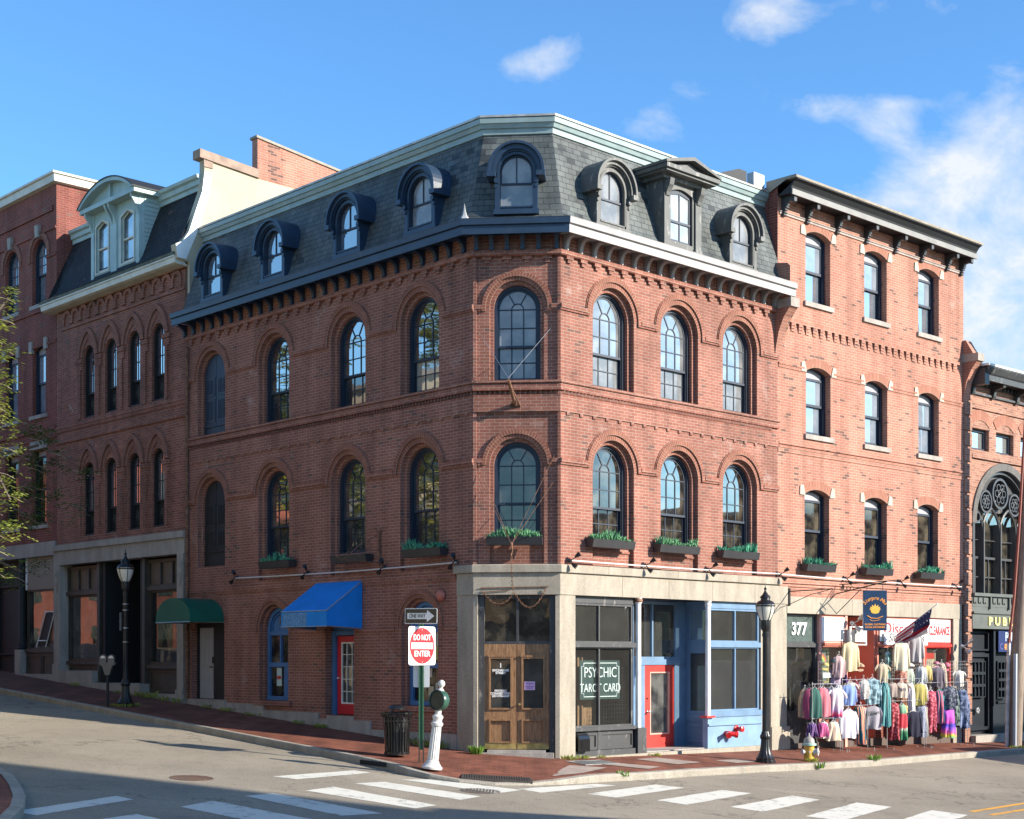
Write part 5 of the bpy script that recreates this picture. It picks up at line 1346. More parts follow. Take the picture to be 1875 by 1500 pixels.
# tracery
M_trac = paint('tracery_black_paint', (.06, .06, .062), .4)
mb = MB(); y0, y1 = .1, .3; cx = 10.87
mb.band(arch(1.64, cx, 5.95, 3.95, 30), arch(1.52, cx, 5.95, 3.95, 30), y0 - .02, y1)
for x in (9.80, 10.76 - .0, 11.9): pass
lw = [(9.36, 9.80), (9.90, 10.72), (10.82, 11.72), (11.82, 12.36)]
for x in (9.83, 10.79, 11.77):
    mb.box(x - .05, x + .05, y0, y1, 3.95, 6.0); mb.tube([(x, y0 - .02, 3.95), (x, y0 - .02, 6.0)], .035, 8)
ctr = [(9.35, .48), (10.31, .48), (11.28, .48), (12.25, .48)]
for x, h in ctr:      # pointed lancet heads
    L1 = []; L2_ = []
    for t in range(7):
        a = t / 6 * R_(62)
        L1.append((x - .48 + .9 * (1 - math.cos(a)), 5.75 + .78 * math.sin(a))); L2_.append((x + .48 - .9 * (1 - math.cos(a)), 5.75 + .78 * math.sin(a)))
    for L in (L1, L2_): mb.tube([(p[0], y0 + .02, p[1]) for p in L], .045, 6)
def ring(mb, x, z, r, w, seg=24):
    mb.band([(x + r * math.cos(2 * math.pi * t / seg), z + r * math.sin(2 * math.pi * t / seg)) for t in range(seg + 1)], [(x + (r - w) * math.cos(2 * math.pi * t / seg), z + (r - w) * math.sin(2 * math.pi * t / seg)) for t in range(seg + 1)], y0 - .02, y1 - .05, caps=False)
ring(mb, 10.79, 6.90, .46, .07); ring(mb, 9.98, 6.62, .34, .06); ring(mb, 11.62, 6.62, .34, .06); ring(mb, 9.52, 6.15, .16, .05)
for x, z, r in ((10.79, 6.90, .27), (9.98, 6.62, .19), (11.62, 6.62, .19)):
    for k in range(6):
        a = k * math.pi / 3; ring(mb, x + r * .75 * math.cos(a), z + r * .75 * math.sin(a), r * .42, .03, 10)
    for k in range(4):
        a = k * math.pi / 2 + .785; mb.tube([(x, .12, z), (x + r * 1.5 * math.cos(a), .12, z + r * 1.5 * math.sin(a))], .02, 6)
tw = mb.build('tracery_window', M_trac, pub, F2)
mb = MB()
for a, b in ((9.36, 9.80), (9.88, 10.74), (10.84, 11.72), (11.82, 12.4)):
    mb.box(a, b, .2, .26, 4.96, 5.03); mb.box((a + b) / 2 - .015, (a + b) / 2 + .015, .2, .25, 3.95, 4.96); mb.box(a, b, .2, .25, 4.42, 4.45); mb.box(a, b, .2, .25, 5.5, 5.52)
mb.build('sash', M_trac, tw, F2)
mb = MB(); mb.flat(arch(1.6, cx, 5.95, 3.95, 30), [], .32); mb.build('pane', G_lo, tw, F2)
mb = MB(); mb.flat([(cx + 1.6 * math.cos(t * math.pi / 20), 6.35 + 1.18 * math.sin(t * math.pi / 20)) for t in range(21)], [], .25); mb.build('tracery_panel', M_blackw, tw, F2)
# black ground floor
mb = MB(); mb.box(8.99, X1, -.03, .3, 3.40, 3.56); mb.box(8.99, X1, -.12, .3, 3.86, 3.95); mb.box(8.99, X1, -.04, .3, 3.56, 3.86); mb.box(8.99, X1, -.1, .3, 3.36, 3.42)
for i in range(30):
    x = 9.03 + i * .27
    if i % 4 == 3: mb.box(x + .07, x + .13, -.1, 0, 3.50, 3.86)
    else: mb.prism([(x, 3.82), (x, 3.7), (x + .05, 3.64), (x + .09, 3.72), (x + .13, 3.64), (x + .2, 3.7), (x + .2, 3.82)], 'y', -.07, -.04)
mb.box(8.99, X1, -.05, .3, 2.93, 3.36)
fas = mb.build('fascia', paint('grey_green_paint', (.10, .11, .10), .5), pub, F2)
letters('PUBL', .33, mat('cream_gold_lettering', (.85, .72, .25), .45), fas, F2 @ T((10.52, -.06, 3.14)), bold=.010, ext=.02, fit=1.36, space=1.6, name='raised_lettering')
M_dk = paint('dark_shopfront_paint', (.010, .014, .02), .4)
mb = MB(); mb.box(9.0, X1, .3, .4, -.8, 2.93); winframe(mb, 9.08, 10.35, 2.3, 2.86, .2, .1, .05); winframe(mb, 9.05, 10.4, .0, 2.22, .2, .12, .1)
winframe(mb, 9.3, 10.1, .95, 2.0, .17, .05, .03, mull=(9.5, 9.7, 9.9), rail=(1.3, 1.65)); mb.box(10.4, X1, .1, .3, -.8, .75); mb.box(10.4, 10.5, .08, .3, .7, 2.93); mb.box(10.5, X1, .12, .3, 2.25, 2.35)
winframe(mb, 10.75, 11.35, .9, 2.0, .15, .1, .04, mull=(10.95, 11.15), rail=(1.17, 1.45, 1.72)); winframe(mb, 11.55, 12.4, .9, 2.0, .15, .1, .04, mull=(11.8, 12.1), rail=(1.17, 1.45, 1.72)); mb.box(10.6, X1, .05, .3, .76, .82)
mb.build('shopfront', M_dk, pub, F2)
mb = MB(); mb.box(9.0, X1, -.15, .35, -.9, -.12); mb.build('step', M_gran2, pub, F2)
mb = MB()
for k in range(5): a = k * 2 * math.pi / 5; mb.lathe([(.045, .0), (.03, .012), (.001, .014)], (9.72 + .06 * math.cos(a), .57 + .06 * math.sin(a), 0), 8, cap=False)
mb.build('flower_emblem', M_steel, pub, F2 @ Matrix(((1, 0, 0, 0), (0, 0, -1, .195), (0, 1, 0, 0), (0, 0, 0, 1))))
mb = MB(); sweep(mb, [tuple(W(F2, W2 + .35, 0)[:2]), tuple(W(F2, X1, 0)[:2])], [(0, 10.0), (.42, 10.0), (.42, 9.95), (.47, 9.95), (.48, 10.1), (.52, 10.14), (.6, 10.3), (.6, 10.33)], og2); mb.build('cornice', M_blackw, pub, O2)
mb = MB(); sweep(mb, [tuple(W(F2, W2 + .3, 0)[:2]), tuple(W(F2, X1, 0)[:2])], [(.3, 10.332), (.62, 10.332), (.63, 10.39), (-.3, 10.42)], og2); mb.build('cornice_flashing', M_white, pub, O2)
mb = MB(); mb.box(W2 + .35, X1, -.05, 0.02, 9.62, 9.68); mb.box(W2 + .35, X1, -.03, 0.02, 9.86, 10.0)
for i in range(40): mb.box(W2 + .5 + i * .2, W2 + .58 + i * .2, -.1, .0, 9.88, 9.96)
mb.build('frieze', M_blackw, pub, F2)
for x in (W2 + .42, 10.15, 11.5, 12.9, 14.3):
    mb = MB(); mb.prism([(0, 9.6), (-.06, 9.58), (-.1, 9.66), (-.12, 9.78), (-.2, 9.84), (-.4, 9.88), (-.42, 9.99), (0, 9.99)], 'x', x - .07, x + .07)
    if x < 9.1: mb.box(x - .12, x + .12, -.5, -.02, 9.82, 10.28)
    mb.build('bracket', M_blackw, pub, F2)
mb = MB()
for (x0, y0), (x1, y1) in (((X1, 0), (X1, 12)), ((X1, 12), (X0, 12)), ((X0, 12), (X0, 0.05))): mb.face([(x0, y0, -1), (x1, y1, -1), (x1, y1, 10.3), (x0, y0, 10.3)])
mb.face([(X0, 0, 10.35), (X1, 0, 10.35), (X1, 12, 10.35), (X0, 12, 10.35)]); mb.build('side_walls', M_brick3, pub, F2)

# ================================================================ neighbours up the left street
PL2 = LW(11.28, 0)
O3 = Matrix.Translation((PL2[0], PL2[1], 0))
b3 = thing('brick_row_building', 'brick row building with pointed hood arches and mint double dormer left of the corner block', 'building', O3)
XA, XB = -18.75, -11.30
w3 = [-16.75, -15.45, -14.13, -12.83]; HW3 = .335
def hood3(c, cz, zb): return arch(HW3, c, cz, zb, 14)
mb = MB()
holes = [hood3(c, 10.87, 9.10) for c in w3] + [hood3(c, 7.47, 5.66) for c in w3]
mb.flat([(XA, 4.9), (XB, 4.9), (XB, 12.6), (XA, 12.6)], holes, 0)
for h in holes: mb.skirt(h + [h[0]], 0, .12)
for z0, z1 in ((8.93, 9.02), (8.50, 8.58)): mb.box(XA, XB, -.05, .02, z0, z1)
mb.box(XA, XB, -.03, .02, 8.84, 8.93); mb.box(XA + .3, XB - .12, -.04, .02, 11.86, 11.95)
n = 13
for i in range(n):        # blind arcade of little arches under the eaves
    x = XA + .45 + (XB - XA - .7) * (i + .5) / n
    mb.band(arch(.26, x, 12.18, 12.0, 8), arch(.15, x, 12.18, 12.0, 8), -.05, .02)
mb.box(XA + .2, XB - .1, -.07, .02, 12.42, 12.6)
for c in w3 + [w3[-1] + 1.3]:
    for zc in (10.72, 7.32):
        x = c - .655
        if c == w3[0]: x = c - .5
        if c > w3[-1]: x = c - .8
        mb.box(x - .2, x + .2, -.07, .02, zc, zc + .12); mb.box(x - .16, x + .16, -.04, .02, zc - .2, zc)
        if XA < x < XB - .3: mb.box(x - .06, x + .06, -.05, .02, (9.1 if zc > 9 else 5.7), zc - .2)
mb.build('wall', M_brick4, b3, FL)
for c in w3:
    for cz in (10.87, 7.47):
        mb = MB()
        def gothic(r, lift):
            P = []
            for t in range(9):
                a = t / 8 * R_(68); P.append((c - r + r * 1.6 * (1 - math.cos(a)), cz + lift * math.sin(a) / math.sin(R_(68))))
            Q = [(2 * c - p[0], p[1]) for p in reversed(P[:-1])]
            return P + Q
        mb.band(gothic(.60, .86), gothic(.49, .72), -.07, .02, voussoir=True, caps=True); mb.band(gothic(.47, .68), gothic(.36, .52), -.03, .02, voussoir=True)
        mb.build('hood_mould', M_vous, b3, FL)
w = None
for c in w3:
    for sill, hs in ((9.10, 1.77), (5.66, 1.81)):
        M = FL @ T((c, .08, sill))
        if w is None:
            w = arch_window(b3, M, HW3, 1.77, .72, G_sky, G_side, M_black, cols=2)
        elif sill > 9: copy_tree(w, M, b3)
        else:
            q = copy_tree(w, M @ Matrix.Diagonal((1, 1, 1.02, 1)), b3)
mb = MB(); mb.box(XA, XB, -.1, .3, 4.86, 5.28); mb.box(XA - .02, XB + .02, -.16, .3, 5.283, 5.46)
mb.build('lintel', M_gran2, b3, FL)
M_sill3 = M_gran2
for x0, x1 in ((-18.75, -18.36), (-11.68, -11.36)):
    mb = MB(); mb.box(x0, x1, -.1, .3, .4, 4.86); mb.box(x0 - .02, x1 + .02, -.14, .3, .4, 1.9 if x0 < -15 else 1.25)
    xm = (x0 + x1) / 2
    mb.prism([(xm - .1, 4.7), (xm - .12, 4.4), (xm, 4.0), (xm + .12, 4.4), (xm + .1, 4.7)], 'y', -.125, -.1)
    for z in (4.58, 4.3): mb.lathe([(.06, 0), (.04, .03), (.01, .035)], (0, 0, 0), 8) if False else mb.tube([(xm + .05 * math.cos(t), -.13, z + .05 * math.sin(t)) for t in [k * .785 for k in range(9)]], .014, 5)
    mb.build('pilaster', M_gran2, b3, FL)
room(FL, -18.3, -16.2, .5, 3, 1.5, 4.8, b3, M_room); room(FL, -13.7, -11.7, .5, 3, 1.2, 4.8, b3, M_room)
for x0, x1, zg in ((-18.36, -16.33, 2.0), (-13.65, -11.68, 1.9)):
    mb = MB(); winframe(mb, x0, x1, zg, 3.98, .18, .1, .09); winframe(mb, x0, x1, 4.02, 4.8, .15, .12, .09, mull=(x0 + .7, x0 + 1.33)); mb.box(x0, x1, .1, .3, 3.95, 4.06); mb.box(x0, x1, .1, .35, zg - .1, zg); mb.box(x0, x1, .2, .4, .5, zg - .1)
    panel(mb, x0 + .08, x1 - .08, 1.15, zg - .14, .2)
    mb.box(x1 - .02, x1 + .12, .05, .3, .9, 4.86) if x0 < -15 else mb.box(x0 - .12, x0 + .02, .05, .3, .9, 4.86)
    sw = mb.build('shop_window', M_darkb, b3, FL); pane(sw, FL, x0 + .05, x1 - .05, zg + .05, 3.95, .24, G_shopdark if False else G_side if x0 < -15 else G_shop)
    for k in range(3): pane(sw, FL, x0 + .12 + k * .62, x0 + .66 + k * .62, 4.1, 4.72, .2, M_brown, 'transom_panel')
mb = MB(); mb.box(-16.1, -15.95, .1, 1.3, .9, 4.86); mb.box(-13.95, -13.8, .1, 1.3, .9, 4.86); mb.box(-15.95, -13.95, 1.25, 1.35, .9, 4.86)
mb.build('entrance_recess', M_black, b3, FL)
mb = MB(); mb.box(-14.95, -14.83, 1.17, 1.25, 1.2, 3.7); mb.box(-14.2, -14.08, 1.17, 1.25, 1.2, 3.7); mb.box(-14.83, -14.2, 1.17, 1.25, 1.2, 1.7); mb.box(-14.83, -14.2, 1.17, 1.25, 3.55, 3.7); dd = mb.build('door', M_black, b3, FL)
pane(dd, FL, -14.83, -14.2, 1.7, 3.55, 1.22, G_side)
mb = MB()
for a, b, t in ((-18.75, -16.3, 1.72), (-16.3, -13.6, 1.38), (-13.6, -11.3, 1.12)): mb.box(a, b, -.12, .5, -.3, t)
mb.build('plinth', M_gran2, b3, FL)
# eaves, mansard and mint cornice
P3 = [tuple(W(FL, XA - .25, 0)[:2]), tuple(W(FL, XB, 0)[:2])]; og3 = PL2
def sw3(prof, m, nm, path=P3, og=og3, par=None, O=None, smooth=False):
    mb = MB(); sweep(mb, path, prof, og); return mb.build(nm, m, par or b3, O or O3, smooth=smooth)
sw3([(0, 12.45), (.3, 12.47), (.38, 12.5), (.40, 12.62), (.43, 12.64), (.43, 12.68), (.2, 12.68)], M_cream, 'eaves')
sw3([(.44, 12.685), (.46, 12.75), (.3, 12.82), (.1, 12.86), (.0, 12.8)], mat('mossy_copper_gutter', (.12, .14, .11), .8, nscale=6, namt=.5, bump=.4), 'gutter')
P3i = [tuple(W(FL, XA + .1, 0)[:2]), tuple(W(FL, XB - .05, 0)[:2])]
sw3([(.33, 12.83), (.16, 12.98), (.04, 13.2), (-.1, 13.6), (-.28, 14.1), (-.45, 14.5), (-.52, 14.65)], M_slateb, 'mansard_roof', P3i, smooth=True)
sw3([(-.6, 14.6), (-.46, 14.6), (-.46, 14.72), (-.40, 14.74), (-.39, 14.86), (-.32, 14.9), (-.30, 14.98), (-.9, 15.02), (-.9, 14.6)], M_mint, 'roof_cornice', P3i)
# double dormer
xc = -14.93; C_ = FL @ T((xc, 0, 0)); yf = -.12
mb = MB(); hw = 1.37
win = [(-1.12, -.42), (.32, 1.02)]
def pent(a, b, z0, z1): return [(a, z0), (a, z1), ((a + b) / 2, z1 + .14), (b, z1), (b, z0)]
mb.flat([(-hw, 12.95), (-hw, 14.86), (hw, 14.86), (hw, 12.95)], [pent(a, b, 13.12, 14.42) for a, b in win], yf)
for a, b in win: mb.skirt(pent(a, b, 13.12, 14.42), yf, yf + .14)
for s in (-1, 1):
    mb.face([(s * hw, yf, 12.9), (s * hw, yf, 15.0), (s * hw, 1.2, 15.0), (s * hw, 1.2, 12.9)])
    for k in range(16): mb.box(s * hw - (.0 if s < 0 else -.0), s * (hw + .018), yf + .12, 1.0, 13.0 + k * .12, 13.0 + k * .12 + .1)
    mb.box(min(s * hw, s * (hw - .16)), max(s * hw, s * (hw - .16)), yf - .04, yf, 12.95, 14.86)
mb.box(-.22, .1, yf - .035, yf, 12.95, 14.86)
dm = mb.build('double_dormer', M_mint, b3, C_)
mb = MB(); ztop = 14.86
def seg(r_, rise, n=16):
    Rr = (r_ * r_ + rise * rise) / (2 * rise); a0 = math.asin(r_ / Rr); return [(Rr * math.sin(-a0 + 2 * a0 * t / n), ztop + .1 + rise - Rr + Rr * math.cos(-a0 + 2 * a0 * t / n)) for t in range(n + 1)]
mb.box(-1.56, 1.56, yf - .3, 1.4, ztop - .02, ztop + .1)
A1, A2 = seg(1.6, .55), [(p[0] * .92, ztop + .1 + (p[1] - ztop - .1) * .82) for p in seg(1.6, .55)]
mb.band(A1, A2, yf - .36, 1.6, back=True); mb.flat(A2, [], yf - .12); mb.box(-.04, .04, yf - .2, yf - .1, ztop + .1, ztop + .55)
for x in (-hw + .05, -.16, .04, hw - .05):
    mb.prism([(yf, 14.3), (yf - .05, 14.32), (yf - .1, 14.5), (yf - .26, 14.75), (yf - .28, 14.84), (yf, 14.84)], 'x', x - .035, x + .035)
mb.build('segmental_pediment', M_mint, dm, C_)
mb = MB(); A3 = [(p[0], p[1] + .035) for p in A1]; mb.band(A3, A1, yf - .38, 1.6, back=True); mb.build('lead_roof', M_black, dm, C_)
for a, b in win:
    mb = MB(); P = pent(a, b, 13.12, 14.42); Pi = pent(a + .05, b - .05, 13.2, 14.38)
    mb.flat(P, [Pi], yf + .06); Po = pent(a - .06, b + .06, 13.08, 14.46)
    mb.flat(Po, [P], yf - .02); mb.box(a, b, yf + .05, yf + .12, 13.78, 13.83); mb.build('sash', M_cream, dm, C_)
    mb = MB(); mb.flat(Pi, [], yf + .1); mb.build('pane', glass('dormer_glass', refl=.4, inner=(.35, .42, .48), tint=(.1, .14, .2), var=1) if 'dormer_glass' not in MATS else MATS['dormer_glass'], dm, C_)
mb = MB()
for a, b in ((XB, 0.0), (XA, 0.0)): mb.face([(a, b, -1), (a, 12, -1), (a, 12, 14.8), (a, b + .6, 14.8), (a, b, 12.6)])
mb.face([(XA, 12, -1), (XB, 12, -1), (XB, 12, 14.8), (XA, 12, 14.8)]); mb.face([(XA, .5, 14.95), (XB, .5, 14.95), (XB, 12, 14.95), (XA, 12, 14.95)])
mb.build('rear_walls', M_brick3, b3, FL)
# cream rendered party wall, coping and brick stack behind
y_ = [(-.36, 12.6), (-.42, 12.95), (-.22, 13.05), (-.02, 13.35), (.2, 14.0), (.38, 14.5), (.45, 15.02), (.36, 15.1), (.36, 15.36), (2.1, 15.2), (9, 15.1), (9, 12.6)]
mb = MB(); mb.prism(y_[:7] + [(.45, 15.36), (2.15, 15.22), (9, 15.1), (9, 11.0), (.0, 11.0), (-.0, 12.55)], 'x', XB - .14, XB + .1)
pw = mb.build('party_wall', M_stucco, b3, FL)
mb = MB(); e1 = [(-.36, 12.6), (-.42, 12.95), (-.22, 13.05), (-.02, 13.35), (.2, 14.0), (.38, 14.5), (.45, 15.02)]
mb.prism(e1 + [(.66, 15.0), (.6, 14.5), (.42, 13.95), (.2, 13.3), (.0, 12.85), (-.1, 12.6)], 'x', XB + .1, XB + .112); mb.build('white_edge', M_white, pw, FL)
mb = MB(); mb.prism([(.28, 15.37), (.28, 15.60), (2.15, 15.46), (2.15, 15.23)], 'x', XB - .2, XB + .16); mb.prism([(.42, 15.16), (.42, 15.37), (.7, 15.37), (.7, 15.16)], 'x', XB + .1, XB + .13); mb.build('coping', mat('brown_coping_stone', (.30, .21, .16), .8, nscale=4, namt=.3), pw, FL)
mb = MB(); mb.prism([(2.15, 15.1), (2.15, 16.35), (5.2, 16.0), (9, 15.6), (9, 14.8), (4.0, 15.0)], 'x', XB - .2, XB + .06)
mb.build('brick_stack', M_brick2, pw, FL)
mb = MB(); mb.prism([(2.1, 16.352), (2.1, 16.42), (9, 15.67), (9, 15.602)], 'x', XB - .24, XB + .1); mb.build('stack_coping', M_gran, pw, FL)
# ---- far left building
b4 = thing('flat_roofed_building', 'tall deep-red brick building with plain white roof edge at the left edge', 'building', O3)
X4 = -18.77
mb = MB(); XZ = -30
a4 = [(-19.92, .40), (-21.82, .43), (-23.9, .43), (-26, .43)]
h4 = []
for c, hw in a4:
    h4 += [arch(.47, c, 14.47, 12.95, 14), segarch(.45, .14, c, 11.55, 9.55), segarch(.48, .05, c, 8.42, 6.17)]
mb.flat([(XZ, 5.2), (X4, 5.2), (X4, 16.55), (XZ, 16.55)], h4, .0)
for h in h4: mb.skirt(h + [h[0]], 0, .3)
for z0, z1, p_ in ((15.05, 15.13, .04), (12.68, 12.8, .05), (11.62, 11.7, .03), (9.0, 9.1, .05), (8.75, 8.82, .03), (14.25, 14.33, .04)): 
    if z0 == 14.25: mb.box(-19.4, X4, -p_, .02, z0, z1)
    else: mb.box(XZ, X4, -p_, .02, z0, z1)
mb.box(XZ, X4 - .2, -.05, .02, 15.62, 15.8)
mb.face([(X4, 0, 5), (X4, 14, 5), (X4, 14, 16.55), (X4, 0, 16.55)]); mb.face([(XZ, 14, 5), (X4, 14, 5), (X4, 14, 16.55), (XZ, 14, 16.55)])
mb.face([(XZ, 0, 16.5), (X4, 0, 16.5), (X4, 14, 16.5), (XZ, 14, 16.5)])
mb.build('wall', M_brick3, b4, FL)
for c, hw in a4:
    for M, r, hs, h_ in ((FL @ T((c, .12, 12.95)), .47, 1.52, 0), (FL @ T((c, .12, 9.55)), .45, 2.0, 1), (FL @ T((c, .12, 6.17)), .48, 2.25, 1)):
        if h_ == 0: arch_window(b4, M, r, hs, .95, G_r2, G_r2, M_navy, cols=2)
        else: sashwin(b4, M, r, hs, .14, M_navy if hs < 2.2 else M_black, G_r2 if hs < 2.2 else G_lo, G_r2 if hs < 2.2 else G_lo, hs * .5)
    MB().band(arch(.72, c, 14.47, 14.3), arch(.58, c, 14.47, 14.3), -.04, .02, voussoir=True).build('hood_mould', M_vous, b4, FL)
    MB().prism([(c - .09, 14.98), (c + .09, 14.98), (c + .13, 15.35), (c - .13, 15.35)], 'y', -.1, .02).build('keystone', M_gran2, b4, FL)
    for s in (-1, 1): MB().box(c + s * .5 - .1, c + s * .5 + .1, -.06, .05, 11.5, 11.85).build('corner_stone', M_gran2, b4, FL)
    MB().box(c - .56, c + .56, -.07, .15, 9.43, 9.54).build('sill', M_gran2, b4, FL); MB().box(c - .6, c + .6, -.05, .15, 6.05, 6.16).build('sill', M_gran2, b4, FL); MB().box(c - .55, c + .55, -.04, .15, 8.5, 8.75).build('window_lintel', M_gran2, b4, FL); MB().box(c - .55, c + .55, -.06, .15, 12.82, 12.94).build('sill', M_gran2, b4, FL)
P4 = [tuple(W(FL, XZ, 0)[:2]), tuple(W(FL, X4, 0)[:2]), tuple(W(FL, X4, 1.6)[:2])]
sw3([(0, 16.4), (.14, 16.42), (.16, 16.62), (.22, 16.64), (.22, 16.70), (-.3, 16.75)], M_cream, 'roof_edge', P4, par=b4)
mb = MB(); mb.box(XZ, X4, -.06, .4, 5.2, 5.62); mb.build('lintel', M_gran2, b4, FL)
mb = MB(); mb.box(-21.35, -20.95, -.12, .2, .9, 2.35); mb.build('granite_pier', M_gran2, b4, FL)
mb = MB(); mb.lathe([(.14, 2.35), (.16, 2.4), (.12, 2.45), (.13, 2.55), (.10, 2.62), (.09, 5.2)], (-21.12, .02, 0), 12); mb.build('iron_column', M_black, b4, FL, smooth=True)
mb = MB(); winframe(mb, -20.95, X4 - .02, 2.35, 4.2, .1, .1, .06); mb.box(-20.95, X4, .08, .3, .8, 2.3); panel(mb, -20.9, -19.9, 1.5, 2.2, .08); panel(mb, -19.85, -18.85, 1.5, 2.2, .08); mb.box(-20.95, X4, .02, .3, 2.26, 2.38)
sw = mb.build('shop_window', M_darkb, b4, FL); pane(sw, FL, -20.9, -18.8, 2.4, 4.15, .16, G_side)
MB().box(-20.85, X4, .06, .1, 4.2, 5.2).build('blank_sign_panel', mat('taupe_board', (.24, .20, .16), .7), b4, FL)
MB().box(-20.9, -20.83, .03, .09, 4.2, 5.2).build('panel_edge', M_white, b4, FL)
mb = MB(); mb.box(XZ, -21.1, .3, .5, .5, 5.2); mb.box(-23.6, -23.4, .1, .3, .8, 5.2); winframe(mb, -23.3, -21.4, 2.2, 4.4, .2, .1); mb.build('dark_shopfront', M_black, b4, FL)
mb = MB(); mb.box(XZ, X4, -.06, .5, -.3, 1.6); mb.build('plinth', M_gran2, b4, FL)
letters('WE ARE OPEN', .13, M_wlet, sw, FL @ T((-20.15, .15, 3.85)), bold=.003, ext=.002) if False else None
# folding board sign behind the far left shop window
mb = MB()
for s in (0, 1):
    mb.tube([(-20.3 + s * .62, .1, 2.42), (-19.75 + s * .62, .12, 3.5)], .022, 6)
mb.tube([(-19.75, .12, 3.5), (-19.13, .12, 3.5)], .022, 6); mb.tube([(-20.2, .1, 2.62), (-19.58, .1, 2.62)], .022, 6)
o = mb.build('chalkboard_frame', M_white, None, FL); mb = MB(); mb.face([(-20.28, .125, 2.45), (-19.7, .125, 2.45), (-19.15, .135, 3.48), (-19.72, .135, 3.48)]); mb.build('chalkboard', M_black, o, FL)
setp(o, 'white-framed leaning chalkboard standing in the far left shop window', 'chalkboard')

# display in the window right of the entrance
def vitem(nm, label, cat, x, z, mbf, m):
    mb = MB(); mbf(mb); return setp(mb.build(nm, m, None, FL @ T((x, .45, z))), label, cat)
vitem('picture_frame', 'small white-framed card at the left of the dim shop window', 'picture', -13.35, 1.98, lambda b: b.prism([(-.09, 0), (.07, 0), (.09, .32), (-.07, .32)], 'y', -.02, 0), mat('card_stock', (.5, .42, .35), .7))
vitem('picture_frame', 'small white-framed photograph at the right of the dim shop window', 'picture', -12.1, 1.98, lambda b: b.prism([(-.12, 0), (.06, 0), (.12, .24), (-.06, .24)], 'y', -.02, 0), mat('card_stock_grey', (.55, .5, .5), .7))
def dried(b):
    r_ = random.Random(4); b.lathe([(.05, 0), (.08, .06), (.06, .15), (.03, .2)], n=10)
    for k in range(16):
        a, l = r_.uniform(-.45, .45), r_.uniform(.7, 1.25); b.tube([(0, 0, .18), (a * .4, .02, .18 + l * .5), (a, .03, .18 + l)], [.006, .006, .02], 4)
vitem('dried_stems', 'vase of tall dried stems in the dim shop window beside the green canopy', 'vase', -13.0, 1.96, dried, mat('dried_straw', (.32, .22, .12), .8))
mb = MB(); mb.box(-13.5, -12.75, .9, .92, 2.6, 3.9); setp(mb.build('hanging_cloth', mat('teal_cloth', (.02, .22, .20), .8, nscale=4, namt=.5), None, FL), 'teal cloth hanging inside the dim shop window', 'cloth')

# ================================================================ things on the fronts
# ---- awnings (fabric over a frame, fixed to the wall)
M_awn = mat('blue_awning_canvas', (.008, .22, .68), .7, nscale=3, namt=.12, spec=.3)
xa, xb = -5.52, -3.77
mb = MB(); yt, yb = -.02, -1.02
mb.face([(xa + .02, yt, 3.86), (xb, yt, 3.86), (xb, yb, 3.16), (xa, yb, 3.16)]); mb.face([(xa, yb, 3.16), (xb, yb, 3.16), (xb, yb, 2.79), (xa, yb, 2.79)])
for x in (xa, xb): mb.face([(x, yt, 3.86), (x, yb, 3.16), (x, yb, 2.79), (x, yt, 2.74)])
aw = mb.build('awning', M_awn, None, FL); setp(aw, 'bright blue canvas awning sloping over the red glazed door', 'awning')
mb = MB(); MA = mat('faded_awning_band', (.10, .27, .52), .7, nscale=25, namt=.5); mb.face([(xa + .06, yb - .004, 2.80), (xb - .75, yb - .004, 2.80), (xb - .75, yb - .004, 3.12), (xa + .06, yb - .004, 3.12)]); mb.build('faded_valance', MA, aw, FL)
mb = MB()
for p, q in (((xa, yt, 2.76), (xa, yb, 2.8)), ((xb, yt, 2.76), (xb, yb, 2.8)), ((xa, yb, 2.8), (xb, yb, 2.8)), ((xa, yb, 3.15), (xb, yb, 3.15)), ((xa, yt, 3.84), (xb, yt, 3.84)), ((xa, yt, 3.84), (xa, yb, 3.15)), ((xb, yt, 3.84), (xb, yb, 3.15))): mb.tube([p, q], .014, 6)
mb.build('awning_frame', M_steel, aw, FL)
M_green = mat('green_awning_canvas', (.008, .10, .065), .5, nscale=2, namt=.15, spec=.3)
xc = -10.33; n = 14; Y0, Y1 = .0, -1.02
def cur(t, k=1.): a = math.pi - math.pi * t / n; return (xc + .84 * math.cos(a), 3.02 + .60 * math.sin(a) ** .8)
mb = MB()
for t in range(n):
    a, b = cur(t), cur(t + 1); mb.face([(a[0], Y0, a[1]), (b[0], Y0, b[1]), (b[0], Y1, b[1]), (a[0], Y1, a[1])])
mb.flat([cur(t) for t in range(n + 1)] + [(xc + .84, 2.99), (xc - .84, 2.99)], [], Y1)
for s in (-1, 1): mb.face([(xc + s * .84, Y0, 3.02), (xc + s * .84, Y1, 3.02), (xc + s * .84, Y1, 2.99), (xc + s * .84, Y0, 2.99)])
aw = mb.build('canopy', M_green, None, FL, smooth=True); setp(aw, 'dark green rounded canvas canopy over the grey side door', 'awning')
mb = MB(); mb.tube([(xc - .83, Y0, 3.0), (xc - .83, Y1, 3.0), (xc + .83, Y1, 3.0), (xc + .83, Y0, 3.0)], .014, 6); mb.build('canopy_frame', M_steel, aw, FL)

